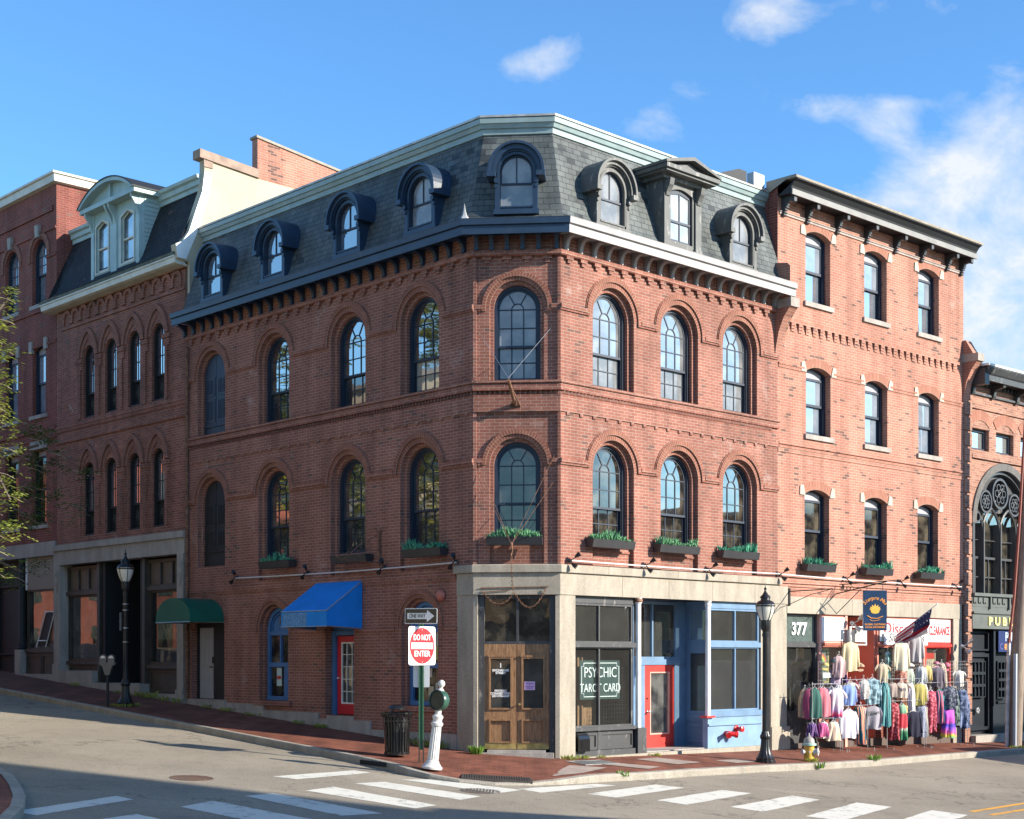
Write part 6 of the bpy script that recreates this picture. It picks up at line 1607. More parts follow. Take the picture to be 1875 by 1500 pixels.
# ---- flower boxes
M_box = mat('black_planter', (.03, .03, .033), .45, nscale=3, namt=.2)
M_plant = mat('plastic_greenery', (.20, .40, .20), .5, nscale=14, namt=.6, base2=(.05, .22, .10))
M_plant2 = mat('teal_greenery', (.07, .33, .20), .5, nscale=14, namt=.6)
def flowerbox(M, hw, label, seed, plants=True, pmat=None, dens=1., tilt=0):
    rnd = random.Random(seed); t_ = thing('flower_box', label, 'flower box', M, 'flower boxes under the windows')
    mb = MB(); mb.prism([(-.28, .17), (-.24, 0), (-.06, 0), (-.04, .17)], 'x', -hw, hw); mb.build('planter', M_box, t_, M)
    if plants:
        mb = MB()
        for k in range(int(150 * dens)):
            x = rnd.uniform(-hw + .05, hw - .05); y = rnd.uniform(-.26, -.06)
            c = math.sin(x * 9 + seed) * .035
            for q in range(3):
                a = rnd.uniform(0, 6.28); l = rnd.uniform(.06, .2) * (1 + .4 * math.sin(x * 5 + seed * 2)) + c; sp = rnd.uniform(.02, .13); w = rnd.uniform(.006, .013)
                tx, ty = x + sp * math.cos(a), y + sp * math.sin(a)
                dx, dy = -math.sin(a) * w, math.cos(a) * w
                mb.face([(x - dx, y - dy, .13), (x + dx, y + dy, .13), ((x + tx) / 2 + dx * 1.5, (y + ty) / 2 + dy * 1.5, .15 + l * .6), (tx, ty, .13 + l), ((x + tx) / 2 - dx * 1.5, (y + ty) / 2 - dy * 1.5, .15 + l * .6)])
        mb.build('greenery', pmat or M_plant, t_, M, merge=False)
    return t_
flowerbox(FR @ T((1.40, .0, 4.43)), .66, 'black flower box under the right-face arched window nearest the canted corner', 1)
flowerbox(FR @ T((3.58, .0, 4.43)), .68, 'black flower box under the middle arched window of the sunlit right face', 2, dens=.8)
flowerbox(FR @ T((5.80, .0, 4.41)), .68, 'black flower box under the arched window beside the orange brick building', 3, pmat=M_plant2, dens=.8)
flowerbox(FC @ T((.86, .03, 4.43)), .58, 'black flower box on the canted corner behind the hanging chain', 4)
flowerbox(FL @ T((-1.43, .0, 4.27)), .64, 'black flower box on the shaded left face nearest the canted corner', 5, pmat=M_plant2)
flowerbox(FL @ T((-4.0, .0, 4.26)), .66, 'empty black flower box without plants on the left face', 6, plants=False)
flowerbox(FL @ T((-6.96, .0, 4.27)), .64, 'black flower box next to the shuttered window on the left face', 7, pmat=M_plant2, dens=.6)
flowerbox(F2 @ T((1.46, .0, 4.24)), .60, 'black flower box on the orange building nearest the corner block', 8, pmat=M_plant2, dens=.6)
flowerbox(F2 @ T((4.02, .0, 4.25)), .61, 'black flower box under the middle window above the clothes shop', 9, pmat=M_plant2, dens=.6)
flowerbox(F2 @ T((6.56, .0, 4.24)), .58, 'black flower box above the CLEARANCE sign next to the pub', 10, pmat=M_plant2, dens=.6)

# ---- conduit and flood lights
M_cond = mat('white_conduit', (.62, .6, .58), .4)
def conduit(M, x0, x1, z0, z1, label, sag=.0):
    mb = MB(); n = 10
    mb.tube([(x0 + (x1 - x0) * t / n, -.10, z0 + (z1 - z0) * t / n - sag * math.sin(math.pi * t / n)) for t in range(n + 1)], .016, 6)
    o = mb.build('conduit', M_cond, None, M); return setp(o, label, 'conduit')
conduit(FL, -8.85, -.45, 4.10, 4.10, 'thin white conduit along the shaded left face above the blue awning', .03)
conduit(FR, .25, 7.5, 4.12, 4.13, 'thin white conduit above the granite lintel of the sunlit right face', .02)
conduit(F2, -.0, 8.3, 4.12, 4.09, 'thin white conduit across the orange building above the clothes shop', .02)
def flood():
    M = Matrix(); t_ = thing('flood_light', 'x', 'flood light', M, 'flood lights on the conduits')
    mb = MB(); mb.lathe([(.045, 0), (.05, .02), (.02, .05)], n=10); mb.build('mount', M_iron, t_, M @ Matrix.Rotation(R_(90), 4, 'X') @ T((0, 0, .05)))
    for s, (dx, dz) in enumerate(((.07, .07), (-.03, -.07))):
        mb = MB(); mb.tube([(0, -.1, 0), (dx * .6, -.17, dz * .5), (dx, -.2, dz)], .012, 6)
        mb.lathe([(.015, 0), (.03, .015), (.05, .06), (.055, .10), (.045, .1), (.03, .07)], (0, 0, 0), 10)
        b = MB(); b.tube([(0, -.08, 0), (dx * .6, -.15, dz * .5), (dx, -.18, dz)], .012, 6); b.tube([(dx, -.16, dz), (dx + .02, -.20, dz + .03 * (1 if dz > 0 else -1)), (dx + .05, -.25, dz + .07 * (1 if dz > 0 else -1))], [.02, .04, .055], 10); b.build('lamp_head', M_iron, t_, M)
    return t_
FLD = [(FR, .22, 'flood light at the corner end of the right-face conduit'), (FR, 2.6, 'flood light between the first two flower boxes of the sunlit right face'), (FR, 4.78, 'flood light between the second and third flower boxes of the right face'), (F2, -.02, 'flood light at the joint of corner block and orange building'),
       (F2, 2.75, 'flood light above the hanging sign bracket of the clothes shop'), (F2, 5.25, 'flood light between the two right flower boxes of the orange building'), (F2, 8.0, 'flood light at the end of the conduit next to the pub'),
       (FL, -8.85, 'flood light at the far end of the left conduit by the shuttered window'), (FL, -5.8, 'flood light above the top left corner of the blue awning'), (FL, -2.9, 'flood light at the foot of the wrought iron bracket'), (FL, -.5, 'flood light on the left face at the granite lintel end')]
f0 = flood(); 
for i, (M, x, lab) in enumerate(FLD):
    Mx = M @ T((x, 0, 4.12))
    if i == 0:
        def setw(o, Mw):
            for ch in o.children: WM[ch.name] = Mw @ WM[ch.name]
            WM[o.name] = Mw; o.matrix_basis = Mw
        setw(f0, Mx); f0['label'] = lab
    else: copy_tree(f0, Mx, None, lab)

# ---- wrought iron sign brackets
mb = MB(); mb.box(-3.16, -3.10, -.06, -.02, 4.15, 4.95)
b_ = mb.build('sign_bracket', M_rust, None, FL); setp(b_, 'rusty wrought iron sign bracket with scrolls on the left face, carrying no sign', 'sign bracket')
mb = MB(); mb.tube([(-3.13, -.05, 4.22), (-3.13, -1.1, 4.25), (-3.13, -1.25, 4.32)], .014, 6); mb.tube([(-3.13, -.05, 4.85), (-3.13, -.55, 4.62), (-3.13, -1.0, 4.28)], .01, 6)
for cx, cz, r, s in ((-.35, 4.55, .12, 1), (-.6, 4.42, .09, -1), (-.9, 4.38, .07, 1)):
    mb.tube([(-3.13, cx + r * (1 - t / 14) * math.cos(s * t * .62), cz + r * (1 - t / 14) * math.sin(s * t * .62)) for t in range(12)], .009, 5)
for dx in (-.16, .16): mb.tube([(-3.13, -.05, 4.9), (-3.13 + dx, -.07, 5.02), (-3.13 + dx * 1.3, -.07, 4.98)], .01, 5)
mb.build('scrollwork', M_rust, b_, FL)
def shopbracket(M, x, z, reach, label):
    mb = MB(); mb.box(x - .03, x + .03, -.05, .0, z - .35, z + .08)
    o = mb.build('sign_bracket', M_iron, None, M); setp(o, label, 'sign bracket')
    mb = MB(); mb.tube([(x, -.03, z), (x, -reach, z + .02)], .014, 6); mb.tube([(x, -.03, z - .32), (x, -reach * .5, z - .1), (x, -reach, z + .02)], .009, 6); mb.build('arm', M_iron, o, M)
    return o
o = shopbracket(F2, .42, 3.72, 1.3, 'empty triangular black iron sign bracket beside the number 377')
mb = MB(); mb.box(1.50 + .9, 1.50 + .96, -.05, 0, 3.6, 4.0)
# ---- hanging shop sign on its bracket
MX = F2 @ T((2.42, 0, 0))
mb = MB(); mb.tube([(0, 0, 3.72), (0, -1.5, 3.98)], .016, 6); mb.tube([(0, 0, 3.2), (0, -.75, 3.82)], .01, 6); mb.tube([(0, -.1, 3.95), (0, -1.9, 4.0)], .012, 6)
for k in range(4): mb.tube([(0, -.18 - k * .1 + .06 * math.cos(t * .7), 3.84 + .05 * math.sin(t * .7)) for t in range(10)], .008, 5)
ob = mb.build('sign_bracket', M_iron, None, MX); setp(ob, 'scrolled black iron bracket holding the dark blue hanging shop sign', 'sign bracket')
ang = Matrix.Rotation(R_(-32), 4, 'Z')
MSg = Matrix.Translation(W(F2, 2.42, -1.15, 3.27)) @ Matrix.Rotation(R_(4), 4, 'Z')
mb = MB(); mb.box(-.30, .30, -.02, .02, -.50, .50)
M_hs = mat('blue_sign_face', (.012, .04, .10), .35, coat=.3, nscale=2, namt=.5)
hs_o = mb.build('hanging_sign', M_hs, None, MSg); setp(hs_o, 'dark blue hanging sign with orange script and golden lotus over the clothes shop', 'sign')
M_or = mat('orange_script', (.72, .28, .05), .5); M_gold = mat('gold_lotus', (.75, .45, .08), .45)
tx = 'Siempre Mas'
for i, ch in enumerate(tx):
    a = (i - (len(tx) - 1) / 2) * .185
    if ch != ' ': letters(ch, .13, M_or, hs_o, MSg @ T((.335 * math.sin(a), -.022, -.02 + .335 * math.cos(a) * .98)) @ Matrix.Rotation(a, 4, 'Y'), ext=.002, bold=.002, shear=.25, name='script_letter')
mb = MB()
for k in range(-3, 4):
    a = k * .46; r = .19 - abs(k) * .014; w = .04
    tip = (r * math.sin(a), -.022, .02 + r * math.cos(a) * .8)
    mb.face([(0, -.023, -.05), (tip[0] * .55 - w * math.cos(a), -.023, (.02 + (tip[2] - .02) * .5) - .02 + w * math.sin(a)), tip, (tip[0] * .55 + w * math.cos(a), -.023, (.02 + (tip[2] - .02) * .5) - .02 - w * math.sin(a))])
    mb.v[-4:] = [(q[0], -.023 - (k + 3) * .0006, q[2]) for q in mb.v[-4:]]
mb.prism([(.11 * math.cos(math.pi + t * math.pi / 8), -.02 + .06 * math.sin(math.pi + t * math.pi / 8)) for t in range(9)], 'y', -.0275, -.021)
mb.build('lotus_emblem', M_gold, hs_o, MSg, merge=False)
mb = MB(); mb.tube([(-.2, -.022, -.13), (-.1, -.022, -.19), (.05, -.022, -.2), (.2, -.022, -.14)], .012, 5); mb.tube([(-.14, -.022, -.22), (-.08, -.022, -.26), (.05, -.022, -.25), (.13, -.022, -.22)], .007, 5); mb.build('ribbon', M_or, hs_o, MSg)
for tx, z in (('GLOBAL CLOTHING', -.345), ('LOCAL SOUVENIRS', -.415)): letters(tx, .058, M_or, hs_o, MSg @ T((0, -.022, z)), ext=.002, bold=.002)
mb = MB(); mb.tube([(-.2, 0, .5), (-.2, 0, .66)], .006, 5); mb.tube([(.2, 0, .5), (.2, 0, .66)], .006, 5); mb.tube([(-.28, 0, .66), (.28, 0, .66)], .012, 5); mb.build('hanger_rod', M_iron, hs_o, MSg)
# ---- flag
MF = Matrix.Translation(W(F2, 4.75, -.15, 2.62))
mb = MB(); mb.tube([(0, 0, 0), (.95, -.75, .85)], .011, 6); mb.lathe([(.001, 0), (.022, .01), (.026, .03), (.001, .05)], (.955, -.755, .85), 8)
fl = mb.build('flag_on_pole', M_white, None, MF); setp(fl, 'small furled American flag on a slanted pole above the clothes shop door', 'flag')
def flagpart(nm, m, ts, ds, off=0):
    mb = MB()
    def P(t, d):
        base = Vector((.95 * t, -.75 * t, .85 * t)); w = .07 * math.sin(d * 14 + t * 6) * d * 2
        return base + Vector((-.10 * d + w * .5, .02 * d + w, -.62 * d * (.6 + .5 * t)))
    for a, b in ts:
        for c, d in ds:
            n = 4; m_ = 4
            for i in range(n):
                for j in range(m_):
                    t0, t1 = a + (b - a) * i / n, a + (b - a) * (i + 1) / n; d0, d1 = c + (d - c) * j / m_, c + (d - c) * (j + 1) / m_
                    q = [P(t0, d0), P(t1, d0), P(t1, d1), P(t0, d1)]
                    mb.face([(v.x, v.y - off, v.z) for v in q])
    mb.build(nm, m, fl, MF, merge=True, smooth='all')
S = [(k / 9, (k + 1) / 9) for k in range(9)]
flagpart('red_stripes', mat('flag_red', (.55, .03, .05), .7), [(.1, .52)], S[0::2]); flagpart('white_stripes', mat('flag_white', (.7, .68, .68), .7), [(.1, .52)], S[1::2]); flagpart('star_field', mat('flag_blue', (.02, .03, .10), .7), [(.52, .9)], [(0, .62)]); flagpart('lower_stripes', MATS['flag_red'], [(.52, .9)], [(.62, .8)])
flagpart('lower_white_stripes', MATS['flag_white'], [(.52, .9)], [(.8, 1.0)])
mb = MB()
for i in range(5):
    for j in range(3):
        t, d = .56 + i * .07, .08 + j * .18
        base = Vector((.95 * t, -.75 * t, .85 * t)); w = .07 * math.sin(d * 14 + t * 6) * d * 2
        p = base + Vector((-.10 * d + w * .5, .02 * d + w - .008, -.62 * d * (.6 + .5 * t))); r = .018
        mb.face([(p.x + r * (1 if k % 2 == 0 else .42) * math.cos(k * math.pi / 5 + 1.57), p.y, p.z + r * (1 if k % 2 == 0 else .42) * math.sin(k * math.pi / 5 + 1.57)) for k in range(10)])
mb.build('stars', MATS['flag_white'], fl, MF, merge=False)
# ---- air conditioner, spot lights on the shop
MA_ = F2 @ T((3.2, 0, 0))
mb = MB(); mb.box(-.30, .22, -.25, .9, 2.5, 2.82); ac = mb.build('air_conditioner', mat('grey_appliance', (.42, .42, .40), .5), None, MA_); setp(ac, 'grey window air conditioner in a white frame above the coral doorway', 'air conditioner')
mb = MB(); winframe(mb, -.42, .30, 2.42, 2.90, -.2, .05, .03); mb.build('white_surround', M_white, ac, MA_)
mb = MB()
for k in range(9): mb.box(-.26, .18, -.256, -.25, 2.53 + k * .03, 2.545 + k * .03)
mb.build('louvre', MATS['grey_appliance'], ac, MA_)
o = copy_tree(f0, F2 @ T((2.93, -.05, 2.98)) @ Matrix.Scale(1.3, 4), None, 'cluster of pale spot lights above the air conditioner of the clothes shop'); o['group'] = 'spot lights on the shop front'
for ch in o.children: ch.data = ch.data.copy(); ch.data.materials[0] = M_steel
o = copy_tree(f0, F2 @ T((8.2, -.1, 2.42)) @ Matrix.Scale(1.3, 4), None, 'pale spot light on the shop end pier right of CLEARANCE'); o['group'] = 'spot lights on the shop front'
for ch in o.children: ch.data = ch.data.copy(); ch.data.materials[0] = M_steel
# ---- neon sign in the corner shop window
MN = FR @ T((1.48, .21, 1.62))
mb = MB(); mb.box(-.66, .60, 0, .015, -.42, .42); ns = mb.build('neon_sign', mat('smoked_acrylic', (.05, .09, .09), .2, coat=.5), None, MN); setp(ns, 'window sign reading PSYCHIC TAROT CARD in white tube letters', 'sign')
M_neon = mat('white_neon_tube', (.8, .85, .85), .4, emit=(.8, .9, .9, .25))
letters('PSYCHIC', .32, M_neon, ns, MN @ T((-.03, -.012, .15)), ext=.006, sx=.82, bold=-.004); letters('TAROT CARD', .26, M_neon, ns, MN @ T((-.03, -.012, -.18)), ext=.006, sx=.78, bold=-.003)
mb = MB(); a, b, c = .60, .36, .07; px = -.03
pts = [(-a + c, b), (a - c, b), (a - c, b - c), (a, b - c), (a, -b + c), (a - c, -b + c), (a - c, -b), (-a + c, -b), (-a + c, -b + c), (-a, -b + c), (-a, b - c), (-a + c, b - c), (-a + c, b)]
mb.tube([(p[0] * .98 + px, -.01, p[1]) for p in pts], .009, 6, cap=False); mb.build('tube_border', M_neon, ns, MN)
mb = MB()
for i in range(9): mb.box(1.62 + i * .085, 1.628 + i * .085, .26, .265, .62, 1.9)
for i in range(15): mb.box(1.62, 2.31, .255, .262, .62 + i * .09, .625 + i * .09)
o = mb.build('wire_grid', M_iron, None, FR); setp(o, 'black wire grid hanging inside the psychic shop window at its right', 'wire grid')
mb = MB(); mb.box(1.05, 1.22, .5, .56, .62, 2.1); mb.box(1.22, 1.6, .6, .64, .62, 1.3)
o = mb.build('wooden_post', M_oak, None, FR); setp(o, 'brown wooden post standing inside the psychic shop window', 'post')
# mailbox, siamese connection, alarm bell
MM = FR @ T((.62, .11, .12))
mb = MB(); mb.prism([(0, 0), (-.2, 0), (-.2, .26), (-.17, .34), (-.1, .385), (-.03, .40), (0, .40)], 'x', -.12, .2); o = mb.build('mailbox', M_gloss, None, MM); setp(o, 'black rounded metal mailbox on the black panel below the psychic window', 'mailbox')
mb = MB(); mb.box(-.05, .13, -.208, -.198, .06, .22); mb.build('door_flap', M_gloss, o, MM)
mb = MB(); mb.lathe([(.09, 0), (.09, .02), (.05, .03), (.05, .12), (.07, .14), (.07, .2), (.03, .22)], n=14)
o = mb.build('fire_department_connection', mat('red_enamel', (.55, .02, .02), .3), None, FR @ T((5.95, .03, .42)) @ Matrix.Rotation(R_(90), 4, 'X'), smooth=True); setp(o, 'single red round fire valve cap on the blue panel, the right one', 'fire connection')
MSi = FR @ T((5.55, .03, .33)); mb = MB(); mb.tube([(0, 0, 0), (0, -.12, 0)], .06, 12); mb.tube([(0, -.1, 0), (-.13, -.2, -.03)], [.055, .06], 12); mb.tube([(0, -.1, 0), (.13, -.2, -.03)], [.055, .06], 12)
o = mb.build('siamese_connection', MATS['red_enamel'], None, MSi, smooth=True); setp(o, 'red twin-headed siamese fire hose connection low on the blue panel', 'fire connection')
for s in (-1, 1): mb = MB(); mb.tube([(s * .12, -.19, -.03), (s * .17, -.235, -.04)], .07, 12); mb.build('hose_cap', MATS['red_enamel'], o, MSi, smooth=True)
mb = MB(); mb.lathe([(.13, .03), (.125, .06), (.09, .1), (.03, .12), (.001, .12)], n=20, cap=False); o = mb.build('alarm_bell', mat('brick_red_bell', (.42, .13, .09), .45), None, FL @ T((-1.02, .0, 3.43)) @ Matrix.Rotation(R_(90), 4, 'X'), smooth=True); setp(o, 'round brick-red alarm bell on the wall above the one-way sign', 'bell')
mb = MB(); mb.lathe([(.05, 0), (.05, .03)], n=10); mb.build('backplate', M_iron, o, FL @ T((-1.02, .0, 3.43)) @ Matrix.Rotation(R_(90), 4, 'X'))
# ---- strut, stay wires and chains on the canted corner
MCc = FC
st = thing('sign_strut', 'rusty iron strut and stay wires of a lost sign high on the canted corner', 'sign strut', MCc @ T((.82, 0, 7.3)))
mb = MB(); mb.tube([(.86, .0, 7.35), (.80, -.85, 7.72)], .035, 8); mb.box(.76, .96, -.03, .06, 7.28, 7.42); mb.tube([(.80, -.85, 7.74), (.84, -.4, 7.6), (.98, -.02, 7.32)], .018, 6); mb.build('strut', M_rust, st, MCc)
mb = MB(); mb.tube([(.80, -.85, 7.76), (1.60, .05, 8.95)], .006, 5); mb.tube([(.80, -.85, 7.76), (.10, .05, 8.9)], .004, 5); mb.build('stay_wire', M_steel, st, MCc)
ch_ = thing('hanging_chains', 'rusty chains and stay wires hanging over the canted doorway lintel', 'chain', MCc @ T((.82, 0, 4.4)))
def chain(mb, pts, r=.022, t=.006):
    P = [Vector(p) for p in pts]; L = [0]
    for a, b in zip(P[:-1], P[1:]): L.append(L[-1] + (b - a).length)
    n = max(2, int(L[-1] / (r * 2.2)))
    def at(s):
        for i in range(len(L) - 1):
            if s <= L[i + 1] + 1e-9: return P[i].lerp(P[i + 1], (s - L[i]) / max(1e-9, L[i + 1] - L[i])), (P[i + 1] - P[i]).normalized()
        return P[-1], (P[-1] - P[-2]).normalized()
    for k in range(n):
        c, d = at(L[-1] * (k + .5) / n); s = d.cross(Vector((0, 1, 0)) if k % 2 else Vector((1, 0, .3))).normalized()
        mb.tube([c + d * r * 1.5 * math.cos(q * math.pi / 3) + s * r * .75 * math.sin(q * math.pi / 3) for q in range(7)], t, 4, cap=False)
mb = MB(); c0 = (.82, -.42, 4.42)
chain(mb, [c0, (.82, -.38, 3.86), (.82, -.16, 3.55), (.84, -.08, 3.4)])
def cat(a, b, sag, n=8): return [(a[0] + (b[0] - a[0]) * t / n, a[1] + (b[1] - a[1]) * t / n, a[2] + (b[2] - a[2]) * t / n - sag * 4 * (t / n) * (1 - t / n)) for t in range(n + 1)]
chain(mb, cat((.18, -.06, 3.5), (.82, -.08, 3.42), .25)); chain(mb, cat((.86, -.08, 3.44), (1.5, -.06, 3.52), .34)); mb.build('chain', M_rust, ch_, MCc)
mb = MB(); mb.tube([(.14, -.05, 3.55), (1.56, -.05, 3.57)], .012, 6); mb.tube([(.16, -.05, 3.46), (.75, -.05, 3.5)], .009, 6); mb.lathe([(.03, -.02), (.035, .02), (.01, .05)], c0, 8); mb.tube([(.82, -.4, 4.46), (.84, -.42, 4.28), (.80, -.4, 4.2)], .02, 6); mb.build('iron_bar', M_rust, ch_, MCc)
mb = MB(); 
for a in ((1.68, .0, 6.3), (1.66, .0, 5.75), (.05, .03, 6.2), (.1, .03, 5.85)): mb.tube([c0, a], .0045, 5)
mb.build('stay_wire', M_rust, ch_, MCc)

q = offs(PATH, .40)[1]; M = T((q[0], q[1], 11.13)); mb = MB()
mb.lathe([(.12, -.02), (.09, .03), (.05, .09), (.025, .17), (.01, .28), (.003, .33)], n=6); mb.build('hip_saddle', MATS['lead_flashing'], bld, M)
# fabric seams and a soiled lower edge on the blue awning are modelled as thin raised welts

# ================================================================ street furniture
def at(X, Y, dz=0, rot=0): return T((X, Y, hg(X, Y) + dz)) @ Matrix.Rotation(R_(rot), 4, 'Z')
def lamppost(M, label):
    t_ = thing('street_lamp', label, 'street lamp', M, 'street lamps')
    mb = MB(); mb.lathe([(.23, -.02), (.23, .04), (.20, .05), (.205, .09), (.17, .13), (.13, .22), (.105, .36), (.095, .5), (.115, .52), (.12, .58), (.095, .62), (.08, .68)], n=32, flute=.07); mb.build('base', M_iron, t_, M, smooth=True)
    mb = MB(); mb.lathe([(.072, .66), (.068, .8), (.06, 2.75), (.075, 2.8), (.06, 2.86), (.07, 2.9), (.095, 2.93), (.11, 3.0), (.10, 3.13)], n=24, flute=.06); mb.build('shaft', M_iron, t_, M, smooth=True)
    mb = MB(); mb.lathe([(.10, 3.13), (.14, 3.2), (.185, 3.32), (.205, 3.44), (.20, 3.48)], n=24); g = mb.build('lantern_glass', M_lens, t_, M, smooth=True)
    mb = MB()
    for k in range(6):
        a = k * math.pi / 3; mb.tube([(r * math.cos(a), r * math.sin(a), z) for r, z in ((.105, 3.12), (.145, 3.2), (.19, 3.32), (.21, 3.44), (.205, 3.49))], .008, 5)
    mb.lathe([(.208, 3.43), (.216, 3.43), (.216, 3.46), (.208, 3.46)], n=24, cap=False); mb.build('cage', M_iron, g, M)
    mb = MB(); mb.lathe([(.215, 3.475), (.20, 3.50), (.17, 3.54), (.105, 3.57), (.10, 3.61), (.12, 3.62), (.105, 3.66), (.06, 3.70), (.05, 3.73), (.03, 3.75), (.022, 3.80), (.035, 3.82), (.012, 3.86), (.004, 3.95)], n=24); mb.build('cap', M_iron, t_, M, smooth=True)
    return t_
la = lamppost(at(5.59, 32.42), 'black fluted street lamp beside the yellow hydrant at the orange-brick shop')
lb = copy_tree(la, at(-9.71, 36.91), None, 'black fluted street lamp on the shaded left pavement beside the parking meter')
M = WM[lb.name]; mb = MB(); mb.box(-.13, -.08, -.09, .02, 1.9, 2.35); mb.build('notice_plate', mat('dark_plate', (.05, .06, .08), .4), lb, M)
mb = MB()
for z in (1.6, 1.95, 2.4, 2.55): mb.lathe([(.075, z), (.078, z), (.078, z + .02), (.075, z + .02)], n=12, cap=False)
mb.build('steel_band', M_steel, lb, M)
# parking meter
M = at(-10.03, 36.44); pm_ = thing('parking_meter', 'grey twin-headed parking meter at the left kerb next to the lamp', 'parking meter', M)
mb = MB(); mb.tube([(0, 0, -.05), (0, 0, .8)], .035, 10); mb.build('post', M_black, pm_, M)
M_met = mat('grey_meter_metal', (.10, .105, .11), .4, .4)
mb = MB(); mb.prism([(-.05, .78), (.05, .78), (.13, 1.02), (.2, 1.05), (.2, 1.1), (-.2, 1.1), (-.2, 1.05), (-.13, 1.02)], 'y', -.06, .06); mb.build('yoke', M_met, pm_, M)
for s in (-1, 1):
    mb = MB(); P = [(s * .1 + .085 * math.cos(math.pi * t / 10), 1.2 + .09 * math.sin(math.pi * t / 10)) for t in range(11)] + [(s * .1 - .07, 1.02), (s * .1 + .07, 1.02)]
    mb.prism(P, 'y', -.07, .07); h_ = mb.build('meter_head', M_met, pm_, M)
    mb = MB(); mb.flat([(s * .1 + .06 * math.cos(math.pi * t / 8), 1.2 + .06 * math.sin(math.pi * t / 8)) for t in range(9)], [], -.073); mb.build('display', M_lens, h_, M)
# sign pole with three plates
M = at(-1.74, 28.18); sp_ = thing('sign_post', 'green steel sign post with ONE WAY and DO NOT ENTER signs at the kerb', 'sign post', M)
M_gp = mat('green_post_paint', (.035, .11, .055), .45, nscale=20, namt=.3)
mb = MB()
for x in (-.035, .035): mb.box(x - .012, x + .012, -.015, .015, .25, 2.95)
mb.box(-.035, .035, .008, .02, .25, 2.95); mb.build('post', M_gp, sp_, M)
mb = MB()
for x in (-.04, .04): mb.box(x - .012, x + .012, -.022, .008, -.05, .45)
mb.build('anchor_post', mat('old_post_steel', (.06, .06, .05), .5, .5), sp_, M)
def plate(par, Mp, w, h, r, m, nm, t=.004):
    P = []
    for cx, cz, a0 in ((w / 2 - r, h / 2 - r, 0), (-w / 2 + r, h / 2 - r, 90), (-w / 2 + r, -h / 2 + r, 180), (w / 2 - r, -h / 2 + r, 270)):
        for k in range(5): a = R_(a0 + 22.5 * k); P.append((cx + r * math.cos(a), cz + r * math.sin(a)))
    return MB().prism(P, 'y', -t, 0).build(nm, m, par, Mp)
M_sw = mat('sign_white', (.82, .81, .79), .35, coat=.2); M_sb = mat('sign_black', (.015, .015, .016), .35, coat=.2); M_sr = mat('sign_red', (.70, .015, .02), .35, coat=.2)
# DO NOT ENTER faces the sun, to the right
Mp = M @ T((.0, -.03, 2.245)) @ Matrix.Rotation(R_(48), 4, 'Z') @ T((0, -.02, 0))
p_ = plate(sp_, Mp, .72, .74, .05, M_sw, 'do_not_enter_sign')
mb = MB(); mb.prism([(.33 * math.cos(t * math.pi / 20), .345 * math.sin(t * math.pi / 20)) for t in range(40)], 'y', -.0065, -.002); mb.build('red_disc', M_sr, p_, Mp)
mb = MB(); mb.box(-.29, .29, -.009, -.004, -.06, .06); mb.build('white_bar', M_sw, p_, Mp)
for tx, z in (('DO NOT', .155), ('ENTER', -.155)): letters(tx, .15, M_sw, p_, Mp @ T((0, -.008, z)), ext=.001, bold=.003, fit=(.46 if tx == 'DO NOT' else .42))
mb = MB(); 
for z in (.31, -.31): mb.lathe([(.014, 0), (.012, .006)], (0, z, .004), 8)
mb.build('bolts', M_steel, p_, Mp @ Matrix.Rotation(R_(90), 4, 'X'))
# ONE WAY faces the left street
Mp = M @ T((.01, -.03, 2.815)) @ Matrix.Rotation(R_(-42), 4, 'Z') @ Matrix.Rotation(R_(1), 4, 'Y') @ T((0, -.02, 0))
p_ = plate(sp_, Mp, .88, .30, .03, M_sw, 'one_way_sign')
plate(p_, Mp @ T((0, -.0045, 0)), .85, .27, .022, M_sb, 'black_face', .002)
mb = MB(); mb.prism([(-.37, -.058), (.17, -.058), (.17, -.115), (.37, 0), (.17, .115), (.17, .058), (-.37, .058)], 'y', -.009, -.006); mb.build('arrow', M_sw, p_, Mp)
letters('ONE WAY', .11, M_sb, p_, Mp @ T((-.09, -.0105, 0)), ext=.001, bold=.0015, fit=.44)
Mp = M @ T((0, .04, 1.67)) @ Matrix.Rotation(R_(-8), 4, 'Z'); plate(sp_, Mp, .32, .44, .03, mat('plain_sign_back', (.62, .62, .62), .4), 'blank_sign_back')
# leaning white post with green drum
def leanM(X, Y, ax, ay): return at(X, Y) @ Matrix.Rotation(R_(ax), 4, 'Y') @ Matrix.Rotation(R_(ay), 4, 'X')
M = leanM(-1.49, 27.3, 6.5, 0); ck = thing('street_clock', 'white fluted leaning post carrying a round dark green drum at the corner', 'bollard post', M)
M_wp = mat('chalky_white_paint', (.58, .56, .53), .4, nscale=12, namt=.15)
mb = MB(); mb.lathe([(.19, 0), (.195, .04), (.17, .06), (.15, .09), (.125, .12), (.12, .15), (.10, .17), (.095, .19)], n=24); mb.lathe([(.105, .18), (.088, .80)], n=32, flute=.09); mb.lathe([(.10, .80), (.115, .83), (.115, .86), (.09, .88), (.085, .92), (.10, .95), (.105, .98), (.09, 1.0), (.06, 1.02), (.058, 1.12)], n=24); mb.build('fluted_post', M_wp, ck, M, smooth=True)
Mh = M @ T((0, 0, 1.28)) @ Matrix.Rotation(R_(-40), 4, 'Z') @ Matrix.Rotation(R_(90), 4, 'X')
mb = MB(); mb.lathe([(.001, -.13), (.08, -.125), (.15, -.11), (.185, -.07), (.195, 0), (.19, .07), (.175, .09)], n=32, cap=False); dr = mb.build('drum', mat('dark_green_enamel', (.03, .085, .06), .3, nscale=15, namt=.25), ck, Mh, smooth=True)
